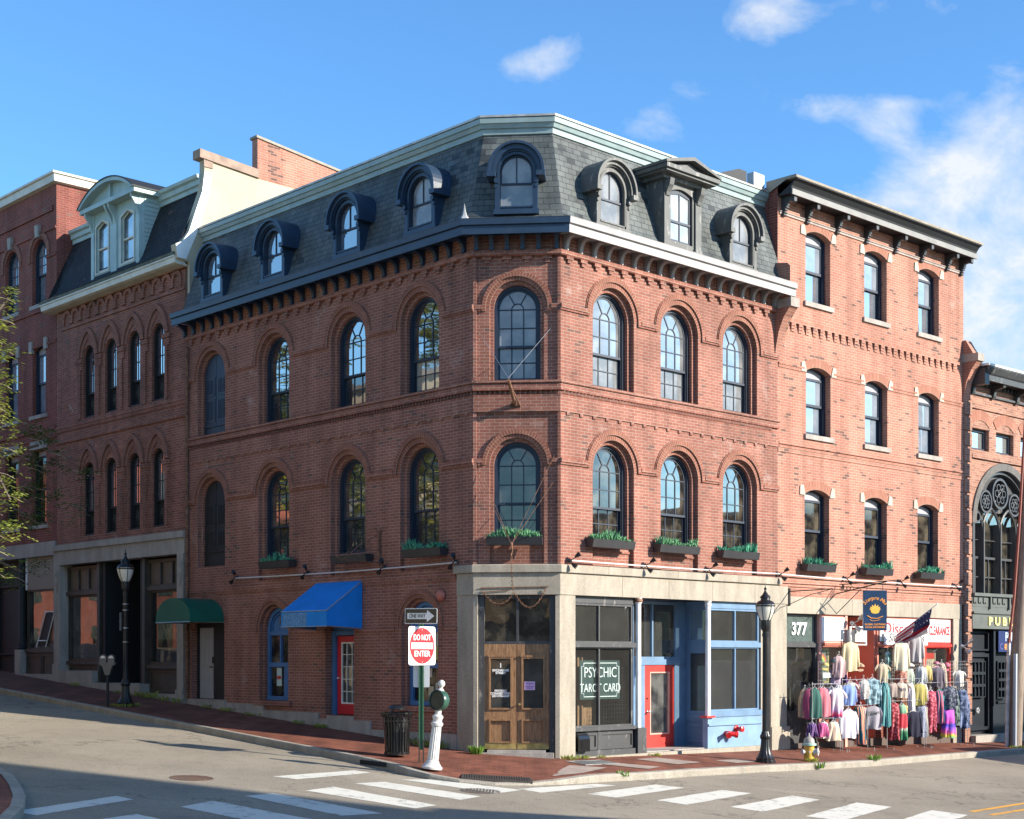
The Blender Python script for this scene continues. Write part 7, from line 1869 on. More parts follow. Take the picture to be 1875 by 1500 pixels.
mb = MB(); mb.lathe([(.185, .075), (.192, .09), (.17, .10), (.16, .075), (.001, .06)], n=32, cap=False); mb.build('face_rim', mat('dark_drum_face', (.012, .025, .02), .35), dr, Mh, smooth=True)
mb = MB(); mb.lathe([(.07, 1.46), (.05, 1.49), (.03, 1.51), (.035, 1.53), (.062, 1.56), (.068, 1.60), (.05, 1.64), (.02, 1.66), (.001, 1.665)], n=16, cap=False); mb.build('finial', M_wp, ck, M, smooth=True)
# litter bin
M = at(-2.27, 29.0); bn = thing('litter_bin', 'black slatted steel litter bin with domed lid on the brick pavement', 'litter bin', M)
mb = MB(); n = 26
for k in range(n):
    a = 2 * math.pi * k / n; c, s = math.cos(a), math.sin(a); tx, ty = -s * .017, c * .017
    prof_ = [(.235, .06), (.245, .5), (.27, .78), (.31, .86)]
    for (r0, z0), (r1, z1) in zip(prof_[:-1], prof_[1:]):
        for t in (0, .008):
            mb.face([(r0 * c - tx + t * c, r0 * s - ty + t * s, z0), (r0 * c + tx + t * c, r0 * s + ty + t * s, z0), (r1 * c + tx + t * c, r1 * s + ty + t * s, z1), (r1 * c - tx + t * c, r1 * s - ty + t * s, z1)])
mb.build('slats', M_gloss, bn, M, merge=False)
mb = MB(); mb.lathe([(.24, .05), (.255, .05), (.255, .1), (.24, .1)], n=32); mb.lathe([(.30, .84), (.325, .85), (.325, .88), (.30, .88)], n=32, cap=False); mb.lathe([(.262, .70), (.275, .70), (.278, .73), (.265, .73)], n=32, cap=False)
for k in range(13):
    a = 2 * math.pi * k / 13; mb.tube([((.285 + .035 * math.sin(t)) * math.cos(a + .16 * math.cos(t)), (.285 + .035 * math.sin(t)) * math.sin(a + .16 * math.cos(t)), .79 + .05 * math.sin(t)) for t in [q * .785 for q in range(9)]], .007, 4)
mb.build('hoops', M_gloss, bn, M); mb = MB(); mb.lathe([(.22, .06), (.23, .8), (.15, .8)], n=24); mb.build('liner', M_black, bn, M)
mb = MB(); mb.lathe([(.17, .93), (.175, .96), (.15, 1.0), (.08, 1.03), (.001, 1.04)], n=24, cap=False)
for k in range(3): a = k * 2.09; mb.tube([(.16 * math.cos(a), .16 * math.sin(a), .94), (.27 * math.cos(a), .27 * math.sin(a), .86)], .01, 5)
mb.build('lid', M_gloss, bn, M, smooth=True)
# hydrant
M = at(6.75, 33.38); hy = thing('fire_hydrant', 'mustard yellow fire hydrant with grey bonnet and pale teal collar', 'fire hydrant', M)
mb = MB(); mb.lathe([(.16, -.02), (.16, .02), (.12, .03), (.115, .30), (.12, .34)], n=20); mb.build('barrel', mat('mustard_paint', (.58, .34, .05), .45, nscale=10, namt=.3), hy, M, smooth=True)
mb = MB(); mb.lathe([(.12, .34), (.165, .345), (.165, .39), (.125, .395)], n=20); mb.build('collar', mat('pale_teal_paint', (.32, .50, .44), .45), hy, M, smooth=True)
mb = MB(); mb.lathe([(.125, .395), (.125, .44), (.11, .49), (.07, .53), (.03, .545), (.03, .57), (.018, .58), (.014, .62), (.001, .63)], n=20, cap=False); mb.build('bonnet', mat('grey_bonnet', (.34, .31, .28), .5, nscale=8, namt=.2), hy, M, smooth=True)
for a, l, r in ((-20, .19, .075), (200, .16, .05), (-95, .12, .02)):
    d = Vector((math.cos(R_(a)), math.sin(R_(a)), 0)); c = Vector((0, 0, .2)); mb = MB(); mb.tube([c + d * .08, c + d * l], r, 12); mb.tube([c + d * l, c + d * (l + .02)], r * 1.25, 12); mb.tube([c + d * (l + .02), c + d * (l + .045)], r * .4, 6); mb.build('hose_cap', mat('cap_paint', (.55, .52, .50), .45), hy, M, smooth=True)
# utility pole
M = at(14.0, 41.0); up = thing('utility_pole', 'leaning weathered wooden utility pole with metal cable guards at the right edge', 'utility pole', M)
mb = MB(); mb.tube([(.02, 0, -.2), (.15, 0, 3.2), (.31, 0, 5.7), (.44, 0, 8), (.75, 0, 12.5)], [.19, .18, .17, .165, .14], 16); mb.build('pole', M_pole, up, M, smooth=True)
mb = MB(); mb.tube([(-.22, -.08, -.05), (-.20, -.08, 1.2), (-.17, -.1, 2.9)], .055, 8); mb.build('conduit_guard', mat('dented_white_guard', (.55, .53, .5), .5, nscale=7, namt=.35, bump=.3), up, M)
mb = MB(); mb.tube([(-.04, -.2, -.02), (-.02, -.2, 2.6)], .06, 8); mb.build('conduit_guard', mat('grey_guard', (.40, .42, .46), .4, .4), up, M)
mb = MB(); mb.tube([(-.17, -.1, 2.9), (-.02, -.1, 4.2), (.11, -.1, 6), (.4, -.1, 11)], .04, 8); mb.build('red_conduit', mat('red_oxide', (.25, .06, .04), .6), up, M)
# for lease board on the pub
o = board(10.62, 12.6, 2.27, 2.89, .05, 'dark blue FOR LEASE board on the pub front behind the pole', mat('deep_blue_board', (.012, .025, .11), .4))
letters('FOR LEASE', .36, mat('pale_blue_lettering', (.6, .72, .8), .5), o, F2 @ T((11.62, .045, 2.70)), bold=.008, ext=.003, sx=.72)
letters('C', .26, mat('indigo_lettering', (.12, .10, .32), .5), o, F2 @ T((10.78, .045, 2.42)), ext=.003)
mb = MB()
for k in range(4): z = 2.34 + k * .045; w = .05 + .035 * math.sin((k + .5) / 4 * math.pi); mb.box(11.03 - w, 11.03 + w, .042, .05, z, z + .03)
mb.build('orange_roundel', M_or, o, F2)
letters('207-', .16, MATS['pale_blue_lettering'], o, F2 @ T((12.2, .045, 2.36)), ext=.003)

# ================================================================ clothes outside the shop
def fabric(name, c, p):
    if name in MATS: return MATS[name]
    m = bpy.data.materials.new(name); MATS[name] = m; m.use_nodes = True; nt = m.node_tree; N = nt.nodes; Lk = nt.links
    b = N['Principled BSDF']; b.inputs['Roughness'].default_value = .85; b.inputs['Specular IOR Level'].default_value = .15
    t = N.new('ShaderNodeTexCoord'); vec = t.outputs['Object']
    r = N.new('ShaderNodeValToRGB'); E = r.color_ramp.elements
    lt = tuple(min(1, x * 1.6 + .12) for x in c); dk = tuple(x * .45 for x in c)
    def ramp(*st):
        E[0].position, E[0].color = st[0][0], (*st[0][1], 1); E[1].position, E[1].color = st[1][0], (*st[1][1], 1)
        for q in st[2:]: e = E.new(q[0]); e.color = (*q[1], 1)
    if p in ('solid', 's'):
        n = N.new('ShaderNodeTexNoise'); n.inputs['Scale'].default_value = 3; ramp((.3, tuple(x * .88 for x in c)), (.7, c)); src = n.outputs[0]
    elif p == 'mottle':
        n = N.new('ShaderNodeTexNoise'); n.inputs['Scale'].default_value = 9; n.inputs['Detail'].default_value = 6; ramp((.4, dk), (.62, lt)); src = n.outputs[0]
    elif p == 'floral':
        n = N.new('ShaderNodeTexVoronoi'); n.inputs['Scale'].default_value = 16; n.inputs['Randomness'].default_value = 1
        ramp((.25, lt if sum(c) < 1 else dk), (.5, c), (.75, tuple(x * .7 for x in c))); src = n.outputs['Distance']
    elif p in ('stripes', 'vstripes'):
        n = N.new('ShaderNodeTexWave'); n.bands_direction = 'X' if True else 'Z'; n.inputs['Scale'].default_value = 7 if p == 'stripes' else 5; n.inputs['Distortion'].default_value = 1.5
        ramp((.3, dk if p == 'stripes' else (.02, .12, .16)), (.6, c), (.9, lt)); src = n.outputs[0]
    elif p in ('tri', 'tie', 'bands'):
        s = N.new('ShaderNodeSeparateXYZ'); Lk.new(vec, s.inputs[0]); n2 = N.new('ShaderNodeTexNoise'); n2.inputs['Scale'].default_value = 6; Lk.new(vec, n2.inputs['Vector'])
        a = N.new('ShaderNodeMath'); a.operation = 'MULTIPLY_ADD'; Lk.new(s.outputs[2], a.inputs[0]); a.inputs[1].default_value = -1.15 if p != 'bands' else -1.3; a2 = N.new('ShaderNodeMath'); a2.operation = 'MULTIPLY_ADD'; Lk.new(n2.outputs[0], a2.inputs[0]); a2.inputs[1].default_value = .25; a2.inputs[2].default_value = -.12; Lk.new(a2.outputs[0], a.inputs[2])
        if p == 'tri': ramp((.0, (.3, .42, .3)), (.25, (.12, .28, .18)), (.32, c), (.66, c), (.72, (.4, .5, .4)), (.85, (.05, .2, .1)))
        elif p == 'bands': ramp((.0, c), (.5, c), (.7, (.55, .48, .7)), (.84, (.7, .05, .1)), (.95, (.12, .1, .3)))
        else: ramp((.0, (.45, .1, .55)), (.2, (.55, .12, .6)), (.42, (.5, .08, .35)), (.5, (.02, .06, .4)), (.62, (.28, .1, .6)), (.75, (.75, .15, .3)), (.84, (.6, .55, .05)), (.92, (.02, .35, .2)))
        src = a.outputs[0]; n = None
    if n is not None: Lk.new(vec, n.inputs['Vector'])
    Lk.new(src, r.inputs[0]); Lk.new(r.outputs[0], b.inputs['Base Color'])
    return m
def garment(kind, label, cat, s, out, zt, h, hw, pat, c, seed, text_=None, rot=None):
    if out > .8: out -= .42; s += .49
    hw *= 1.3
    rnd = random.Random(seed); M = Matrix.Translation(W(F2, s, -out, zt)) @ Matrix.Rotation(R_(rnd.uniform(2, 22) if rot is None else rot), 4, 'Z')
    NAME = {'shirt': 'long_sleeve_shirt', 'tee': 'short_sleeve_shirt', 'tank': 'tank_top', 'dress': 'dress', 'skirt': 'skirt', 'sarong': 'wrap_skirt', 'cap': 'cap'}
    t_ = thing(NAME[kind], label, cat, M, 'clothes and hats on display outside the shop')
    m = fabric('%s_cloth_%d' % (pat if pat != 's' else 'cap', seed), c, pat)
    mb = MB(); n = 26; rows = []; nz_ = 12; ph = rnd.uniform(0, 6)
    if kind == 'cap':
        for k in range(7):
            a = k / 6 * math.pi / 2; rr = hw * math.cos(a)
            rows.append([mb.vert((rr * math.cos(q * 2 * math.pi / 16), rr * math.sin(q * 2 * math.pi / 16), -h * .45 + h * .45 * math.sin(a))) for q in range(16)])
        for i in range(6):
            for q in range(16): mb.f.append((rows[i][q], rows[i][(q + 1) % 16], rows[i + 1][(q + 1) % 16], rows[i + 1][q]))
        mb.build('crown', m, t_, M, smooth='all')
        mb = MB(); mb.prism([(hw * .9 * math.cos(math.pi + q * math.pi / 8), -hw * 1.0 + hw * .0 + hw * 1.1 * math.sin(math.pi + q * math.pi / 8)) for q in range(9)], 'z', -h * .52, -h * .47); mb.build('peak', m, t_, M @ T((0, hw * .7, -h * .1)) @ Matrix.Rotation(R_(32), 4, 'X'))
        return t_
    th = min(.07, hw * .5)
    for i in range(nz_ + 1):
        f = i / nz_; z = -h * f
        if kind in ('shirt', 'tee'): w = hw * (.34 + .66 * min(1, (f / .10))) * (1 if f < .9 else .97) * (.80 if f > .12 else .88)
        elif kind == 'tank': w = hw * ((.45 + .3 * f / .1) if f < .1 else (.68 + .32 * min(1, (f - .1) / .25))) * (1 + .12 * f)
        elif kind == 'dress': w = hw * ((.5 + 1.2 * f) if f < .12 else (.64 + .36 * f) + (.0 if f < .3 else .08 * math.sin(f * 5)))
        elif kind == 'skirt': w = hw * (.62 + .5 * f)
        else: w = hw * (.78 + .22 * f + .05 * math.sin(f * 7 + ph))
        row = []
        for q in range(n):
            a = 2 * math.pi * q / n
            fold = 1 + (.06 + .42 * f) * math.sin((5 + seed % 3) * a + ph + f * 1.6) + .20 * f * math.sin(11 * a + ph * 2 + f * 2)
            y = th * (.45 + .55 * min(1, f * 4)) * math.sin(a) * fold * (1.6 if kind in ('skirt', 'sarong', 'dress') else 1.15)
            x = w * math.cos(a) * (1 + .05 * f * math.sin(4 * a + ph))
            row.append(mb.vert((x, y, z + (.02 * h * math.sin(3 * a + ph) if i == nz_ else 0) - (.0 if i else abs(math.cos(a)) * .02))))
        rows.append(row)
    for i in range(nz_):
        for q in range(n): mb.f.append((rows[i][q], rows[i][(q + 1) % n], rows[i + 1][(q + 1) % n], rows[i + 1][q]))
    mb.f.append(tuple(rows[0]))
    body = mb.build('body', m, t_, M, smooth='all')
    if kind in ('shirt', 'tee'):
        for s_ in (-1, 1):
            mb = MB(); L_ = h * (.86 if kind == 'shirt' else .36); x0 = s_ * hw * .74; e = hw * (.16 if kind == 'shirt' else .42)
            mb.tube([(x0 * .86, 0, -h * .075), (x0 + s_ * e * .45, -.005, -h * .13 - L_ * .2), (x0 + s_ * e * .8, -.012, -L_ * .65), (x0 + s_ * e + s_ * .01, -.02 + rnd.uniform(-.02, .02), -L_)], [hw * .15, hw * .21, hw * .17, hw * .14], 8)
            mb.build('sleeve', m, t_, M, smooth='all')
    mb = MB(); mb.tube([(-hw * .42, 0, -.03), (-.02, 0, .025), (0, 0, .035), (0, 0, .06), (.018, 0, .085), (0, 0, .105), (-.018, 0, .09)], .006, 5); mb.tube([(.02, 0, .025), (hw * .42, 0, -.03)], .006, 5); mb.build('hanger', M_white if seed % 3 else M_steel, t_, M)
    if text_: letters(text_[0], text_[1], mat('print_' + text_[0].lower(), text_[3], .7), t_, M @ T((0, -th * 1.75, -h * text_[2])), ext=.002, bold=.002, sx=.85)
    return t_
GA = [
('tank','pink sleeveless tank top at the front of the lowest left rail','top',0.34,1.15,1.37,0.70,0.14,'solid',(0.61, 0.18, 0.22),None),
('tank','dark green top hanging behind the pink tank top','top',0.10,1.08,1.36,0.72,0.13,'solid',(0.05, 0.13, 0.11),None),
('tank','magenta top third from the front on the left rail','top',0.03,0.98,1.35,0.73,0.13,'solid',(0.27, 0.06, 0.12),None),
('tank','tan top at the far left end of the clothes','top',-.02,0.88,1.33,0.68,0.12,'solid',(0.34, 0.25, 0.17),None),
('tee','white short-sleeved shirt with lavender and red hem beside the pink tank top','shirt',0.90,1.15,1.35,0.72,0.16,'bands',(0.72, 0.69, 0.73),None),
('tee','dark navy shirt half hidden behind the white and lavender one','shirt',0.74,1.0,1.35,0.67,0.13,'solid',(0.06, 0.05, 0.10),None),
('shirt','light blue long-sleeved shirt with a dark neck tag','shirt',1.66,1.0,1.43,0.52,0.15,'solid',(0.24, 0.34, 0.62),None),
('dress','pale lilac top hanging left of the light blue shirt','top',1.36,0.9,1.43,0.62,0.10,'solid',(0.57, 0.54, 0.59),None),
('dress','maroon patterned dress right of the light blue shirt','dress',2.10,0.88,1.52,0.60,0.11,'floral',(0.16, 0.04, 0.06),None),
('shirt','pale flowered blouse next to the maroon dress','blouse',2.26,1.02,1.55,0.50,0.12,'floral',(0.57, 0.54, 0.52),None),
('shirt','slate teal sweatshirt with white print by the doorway','sweatshirt',2.68,1.0,1.57,0.66,0.20,'mottle',(0.12, 0.21, 0.26),None),
('shirt','grey sweatshirt printed PORTLAND under the teal sweatshirt','sweatshirt',2.92,0.85,0.86,0.60,0.22,'solid',(0.36, 0.34, 0.39),('PORTLAND',.075,.28,(0.04, 0.05, 0.06))),
('shirt','big white hooded sweatshirt in front at lower left of the doorway','sweatshirt',1.41,1.15,0.80,0.70,0.21,'solid',(0.69, 0.67, 0.74),None),
('skirt','cream pleated skirt beside the white hooded sweatshirt','skirt',0.70,1.2,0.53,0.46,0.15,'solid',(0.66, 0.56, 0.42),None),
('skirt','magenta and purple striped short skirt at lower left','skirt',0.25,1.2,0.52,0.34,0.14,'stripes',(0.42, 0.06, 0.19),None),
('skirt','dark purple short skirt at the lower left corner of the display','skirt',-.04,1.1,0.52,0.33,0.12,'stripes',(0.10, 0.04, 0.16),None),
('sarong','orange and teal striped long wrap nearest the doorstep','wrap',1.94,1.15,0.88,0.95,0.11,'vstripes',(0.55, 0.20, 0.10),None),
('shirt','cream and yellow sweatshirt hanging high left of the doorway','sweatshirt',2.17,0.6,2.50,0.74,0.18,'solid',(0.68, 0.57, 0.35),None),
('sarong','dark purple scarf hanging in the left shop window','scarf',2.29,0.3,1.97,0.50,0.09,'solid',(0.08, 0.04, 0.14),None),
('dress','long teal and black striped dress right of the PORTLAND sweatshirt','dress',3.22,1.0,1.46,1.13,0.15,'stripes',(0.06, 0.23, 0.24),None),
('shirt','long cream sweatshirt hanging high under the shop name','sweatshirt',4.54,0.55,2.52,0.76,0.18,'solid',(0.71, 0.64, 0.47),None),
('shirt','grey long-sleeved shirt hanging highest, in front of the shop name','shirt',5.29,0.5,2.68,0.70,0.18,'solid',(0.42, 0.41, 0.42),None),
('tee','tan short-sleeved shirt printed TRIBE with gold hem','shirt',3.84,1.1,1.45,0.40,0.17,'solid',(0.54, 0.46, 0.38),('TRIBE',.09,.45,(0.04, 0.05, 0.11))),
('tee','brown short-sleeved shirt left of the tan TRIBE shirt','shirt',3.54,1.02,1.44,0.36,0.14,'solid',(0.35, 0.28, 0.25),None),
('dress','white narrow dress hanging between the TRIBE shirt and the olive blouse','dress',4.43,1.0,1.43,0.76,0.11,'solid',(0.61, 0.60, 0.64),None),
('shirt','olive yellow V-neck blouse in the middle of the right rail','blouse',4.79,1.05,1.42,0.58,0.16,'solid',(0.40, 0.35, 0.12),None),
('sarong','long dark red flowered wrap left of the red and green dress','wrap',3.50,1.1,0.93,0.95,0.13,'floral',(0.28, 0.04, 0.05),None),
('dress','red and green banded long dress','dress',3.80,1.15,0.89,0.93,0.14,'tri',(0.51, 0.06, 0.08),None),
('shirt','navy blue jacket with cream badge on the lower right rail','jacket',4.34,1.15,0.70,0.67,0.19,'solid',(0.03, 0.03, 0.05),None),
('sarong','blue-grey patterned long wrap right of the navy jacket','wrap',4.87,1.05,0.84,0.84,0.12,'floral',(0.29, 0.31, 0.40),None),
('sarong','long red and white flowered dress in the right group','dress',5.41,1.0,1.21,1.11,0.15,'floral',(0.37, 0.06, 0.09),None),
('shirt','dark plum hooded top in front of the right shop window','sweatshirt',6.37,0.5,1.85,0.55,0.16,'solid',(0.14, 0.12, 0.15),None),
('shirt','yellow blouse left of the plum hooded top','blouse',6.0,0.42,1.89,0.47,0.11,'solid',(0.58, 0.45, 0.19),None),
('shirt','pale blue-grey shirt hanging left of the yellow blouse','shirt',5.66,0.45,1.87,0.50,0.12,'solid',(0.46, 0.48, 0.52),None),
('sarong','red and navy vertical wrap right of the red flowered dress','wrap',5.83,1.0,1.21,0.87,0.11,'vstripes',(0.28, 0.04, 0.09),None),
('shirt','black and white patterned blouse above the rainbow skirt','blouse',6.19,1.1,1.33,0.62,0.18,'floral',(0.06, 0.07, 0.10),None),
('sarong','rainbow tie-dyed long skirt in violet, blue, red and green','skirt',6.18,1.08,0.72,0.78,0.17,'tie',(0.37, 0.13, 0.53),None),
('dress','navy blue patterned kaftan at the right end of the display','dress',7.20,0.9,1.21,1.05,0.19,'mottle',(0.05, 0.08, 0.17),None),
('cap','small yellow cap on the wire grid at the left','cap',1.53,0.3,1.98,0.18,0.075,'s',(0.54, 0.44, 0.17),None),
('cap','dark green and black cap in the left window','cap',1.83,0.35,2.08,0.22,0.085,'s',(0.07, 0.11, 0.11),None),
('cap','peach and white cap right of the cream and yellow sweatshirt','cap',2.72,0.5,1.97,0.22,0.075,'s',(0.60, 0.43, 0.32),None),
('cap','white sun hat between the two high hanging shirts','hat',5.2,0.4,1.97,0.22,0.09,'s',(0.63, 0.61, 0.58),None),
('cap','pink knitted hat above the plum hooded top','hat',6.58,0.35,2.0,0.17,0.07,'s',(0.55, 0.19, 0.27),None),
('cap','rose patterned hat at the right edge of the shop window','hat',7.19,0.3,1.97,0.25,0.075,'s',(0.49, 0.15, 0.22),None),
('cap','brown cap hanging low on the cream and yellow sweatshirt','cap',2.47,0.72,1.95,0.18,0.065,'s',(0.42, 0.30, 0.20),None)]
EX = [('tank', 'coral top deep in the left rail behind the pink tank top', 'top', .52, .95, 1.36, .66, .13, 'solid', (0.48, 0.15, 0.12)), ('dress', 'striped grey dress at the back of the left rail', 'dress', 1.05, .9, 1.36, .8, .12, 'stripes', (0.25, 0.25, 0.29)),
('skirt', 'white lace skirt on the lower rail between the cream and magenta skirts', 'skirt', .48, 1.05, .53, .40, .13, 'solid', (0.60, 0.57, 0.55)), ('shirt', 'grey cardigan between the white hooded sweatshirt and the orange wrap', 'cardigan', 1.72, .95, .82, .66, .15, 'solid', (0.30, 0.30, 0.33)),
('tee', 'cream T-shirt behind the maroon patterned dress', 'shirt', 1.92, .85, 1.50, .55, .13, 'solid', (0.53, 0.49, 0.43)), ('sarong', 'green leafy wrap behind the orange and teal wrap', 'wrap', 2.15, .95, .86, .85, .12, 'floral', (0.08, 0.21, 0.13)),
('dress', 'black dotted dress left of the red and green banded dress', 'dress', 3.42, .95, 1.42, .95, .12, 'floral', (0.04, 0.04, 0.05)), ('shirt', 'rust brown blouse behind the white narrow dress', 'blouse', 4.22, .9, 1.42, .56, .14, 'solid', (0.29, 0.14, 0.09)), ('sarong', 'mustard patterned wrap behind the navy jacket', 'wrap', 4.15, .95, .86, .85, .13, 'mottle', (0.39, 0.28, 0.10)),
('shirt', 'white embroidered blouse right of the olive blouse', 'blouse', 5.08, .95, 1.42, .55, .13, 'floral', (0.61, 0.57, 0.56)), ('dress', 'deep violet dress behind the long red flowered dress', 'dress', 5.60, .9, 1.22, 1.0, .13, 'mottle', (0.12, 0.05, 0.18)), ('sarong', 'black and cream wrap between the navy jacket and the red flowered dress', 'wrap', 5.12, .95, .80, .78, .12, 'stripes', (0.29, 0.27, 0.23)),
('tank', 'turquoise top right of the red and navy wrap', 'top', 6.02, .95, 1.25, .66, .12, 'solid', (0.07, 0.27, 0.28)), ('dress', 'dark green kaftan left of the navy kaftan', 'dress', 6.85, .85, 1.22, 1.0, .15, 'mottle', (0.06, 0.10, 0.09)), ('shirt', 'pale green shirt under the white sun hat', 'shirt', 5.15, .4, 1.8, .55, .12, 'solid', (0.40, 0.45, 0.37)), ('tee', 'lilac T-shirt under the dark green and black cap', 'shirt', 1.95, .32, 1.82, .42, .13, 'solid', (0.39, 0.29, 0.40))]
EX += [('tee', 'sand coloured T-shirt hanging in the window right of the doorway', 'shirt', 4.05, .3, 1.95, .55, .14, 'solid', (.50, .42, .30)), ('tank', 'rust top pinned on the grid between cream sweatshirt and white sun hat', 'top', 4.85, .35, 1.85, .5, .12, 'floral', (.35, .16, .12)),
('shirt', 'pale pink cardigan pinned high left of the doorway by the scarf', 'cardigan', 1.9, .45, 2.15, .55, .13, 'solid', (.58, .40, .40)), ('dress', 'beige sun dress pinned on the grid under the CLEARANCE sign', 'dress', 6.85, .35, 1.95, .7, .13, 'floral', (.50, .42, .34)),
('tee', 'white T-shirt pinned on the grid at the brick pier', 'shirt', 7.65, .4, 1.75, .45, .13, 'solid', (.60, .58, .54)), ('sarong', 'sea green scarf hanging by the coral doorway frame', 'scarf', 4.3, .3, 2.25, .7, .07, 'mottle', (.20, .36, .32)),
('skirt', 'denim skirt on the low rail behind the white hooded sweatshirt', 'skirt', 1.05, .95, .53, .42, .13, 'solid', (.14, .18, .28)), ('dress', 'grey marled long dress at the back of the TRIBE rail', 'dress', 4.62, .85, 1.40, 1.15, .13, 'mottle', (.28, .27, .28))]
GA += [e + (None,) for e in EX]
for i, g_ in enumerate(GA):
    k_, lab, cat_, s_, o_, z_, h_, hw_, p_, c_, tx_ = g_
    garment(k_, lab, cat_, s_, o_, z_, h_, hw_, p_, c_, i + 10, tx_, rot=(6 if tx_ else None))
def rack(x0, x1, out, zs, label):
    out -= .42; x0 += .49; x1 += .49
    t_ = thing('garment_rail', label, 'garment rail', F2 @ T((x0, -out, 0)), 'garment rails outside the shop')
    zb = min(hg(*W(F2, x, -out)[:2]) for x in (x0, x1))
    for x in (x0, x1):
        mb = MB()
        mb.tube([(x, -out, zb - .02), (x, -out, zs[0] + .05)], .009, 6); mb.tube([(x, -out - .2, zb + .06), (x, -out + .2, zb + .06)], .009, 6)
        for y in (-.2, .2): mb.tube([(x, -out + y, zb - .03), (x, -out + y, zb + .06)], .012, 6)
        mb.build('stand', M_steel, t_, F2)
    mb = MB()
    for z in zs: mb.tube([(x0 - .02, -out, z), (x1 + .02, -out, z)], .008, 6)
    mb.build('rail', M_steel, t_, F2)
rack(-.05, 1.1, 1.12, (1.46, .62), 'chrome garment rail of the pink tank top, at the left end'); rack(1.3, 2.4, 1.05, (1.55, .9), 'chrome garment rail left of the shop doorway with the blue shirt')
rack(3.2, 4.95, 1.1, (1.55, .98), 'chrome garment rail right of the doorway with the TRIBE shirt'); rack(5.2, 7.3, 1.0, (1.43,), 'chrome garment rail at the pub end with the kaftan')
def grid(x0, x1, z0, z1, out, label):
    mb = MB()
    nx_ = int((x1 - x0) / .09); nz2 = int((z1 - z0) / .09)
    for i in range(nx_ + 1): x = x0 + (x1 - x0) * i / nx_; mb.box(x - .003, x + .003, -out - .003, -out + .003, z0, z1)
    for i in range(nz2 + 1): z = z0 + (z1 - z0) * i / nz2; mb.box(x0, x1, -out - .008, -out - .002, z - .003, z + .003)
    o = mb.build('wire_display_grid', M_steel, None, F2); setp(o, label, 'wire grid', 'wire display grids')
grid(1.35, 2.1, .6, 2.0, .22, 'wire display grid behind the left group of clothes'); grid(4.5, 6.5, .6, 2.0, .25, 'wire display grid across the right shop windows'); grid(7.3, 8.2, .6, 2.0, .3, 'wire display grid at the shop end by the brick pier')
board(1.42, 1.78, 1.60, 1.72, -.32, 'small blank white card on the left wire display grid', nm_ if False else M_sign, 'card', 'card')
# shop window dressing
for x, z, w, h, c, lab in ((2.3, 1.9, .62, .9, (.5, .42, .2), 'framed rainbow poster in the left window of the clothes shop'), (7.35, 1.95, .7, .75, (.45, .33, .25), 'red and cream patterned poster in the window under CLEARANCE')):
    M = F2 @ T((x, .35, z)); mb = MB(); winframe(mb, -w / 2, w / 2, -h / 2, h / 2, 0, .03, .05); o = mb.build('poster', mat('poster_frame_%d' % int(x), c, .6), None, M); setp(o, lab, 'poster')
    mb = MB(); mb.face([(-w / 2, .01, -h / 2), (w / 2, .01, -h / 2), (w / 2, .01, h / 2), (-w / 2, .01, h / 2)]); mb.build('print', mat('poster_ground_%d' % int(x), (.16, .20, .17) if x < 3 else (.5, .42, .3), .6, nscale=8, namt=.4), o, M)
    if x < 3:
        for k, cc in enumerate(((.65, .12, .1), (.75, .4, .08), (.7, .65, .15), (.15, .5, .12))):
            r = .2 - k * .042; mb = MB(); mb.band(arch(r, 0, .1, .1, 12), arch(r - .04, 0, .1, .1, 12), -.004, .004); mb.build('rainbow_band', mat('rainbow_%d' % k, cc, .6), o, M)
    else:
        mb = MB(); mb.box(-.26, .26, -.004, .004, .12, .28); mb.build('red_band', M_red, o, M)

# ================================================================ trees and weeds
def leafmat(name, c1, c2, tr=.35):
    m = bpy.data.materials.new(name); MATS[name] = m; m.use_nodes = True; nt = m.node_tree; N = nt.nodes; Lk = nt.links; N.clear()
    out = N.new('ShaderNodeOutputMaterial'); mx = N.new('ShaderNodeMixShader'); d = N.new('ShaderNodeBsdfPrincipled'); d.inputs['Roughness'].default_value = .5
    t = N.new('ShaderNodeBsdfTranslucent'); tc_ = N.new('ShaderNodeTexCoord'); n = N.new('ShaderNodeTexNoise'); n.inputs['Scale'].default_value = 1.7; n.inputs['Detail'].default_value = 6; Lk.new(tc_.outputs['Object'], n.inputs['Vector'])
    r = N.new('ShaderNodeValToRGB'); r.color_ramp.elements[0].position = .35; r.color_ramp.elements[1].position = .65; r.color_ramp.elements[0].color = (*c2, 1); r.color_ramp.elements[1].color = (*c1, 1)
    Lk.new(n.outputs[0], r.inputs[0]); Lk.new(r.outputs[0], d.inputs['Base Color']); Lk.new(r.outputs[0], t.inputs[0]); mx.inputs[0].default_value = tr
    Lk.new(d.outputs[0], mx.inputs[1]); Lk.new(t.outputs[0], mx.inputs[2]); Lk.new(mx.outputs[0], out.inputs[0]); return m
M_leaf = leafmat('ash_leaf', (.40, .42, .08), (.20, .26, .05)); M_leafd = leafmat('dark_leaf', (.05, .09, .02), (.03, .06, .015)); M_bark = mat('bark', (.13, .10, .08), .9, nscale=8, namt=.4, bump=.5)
M_twig = mat('pale_twig', (.35, .29, .2), .8)
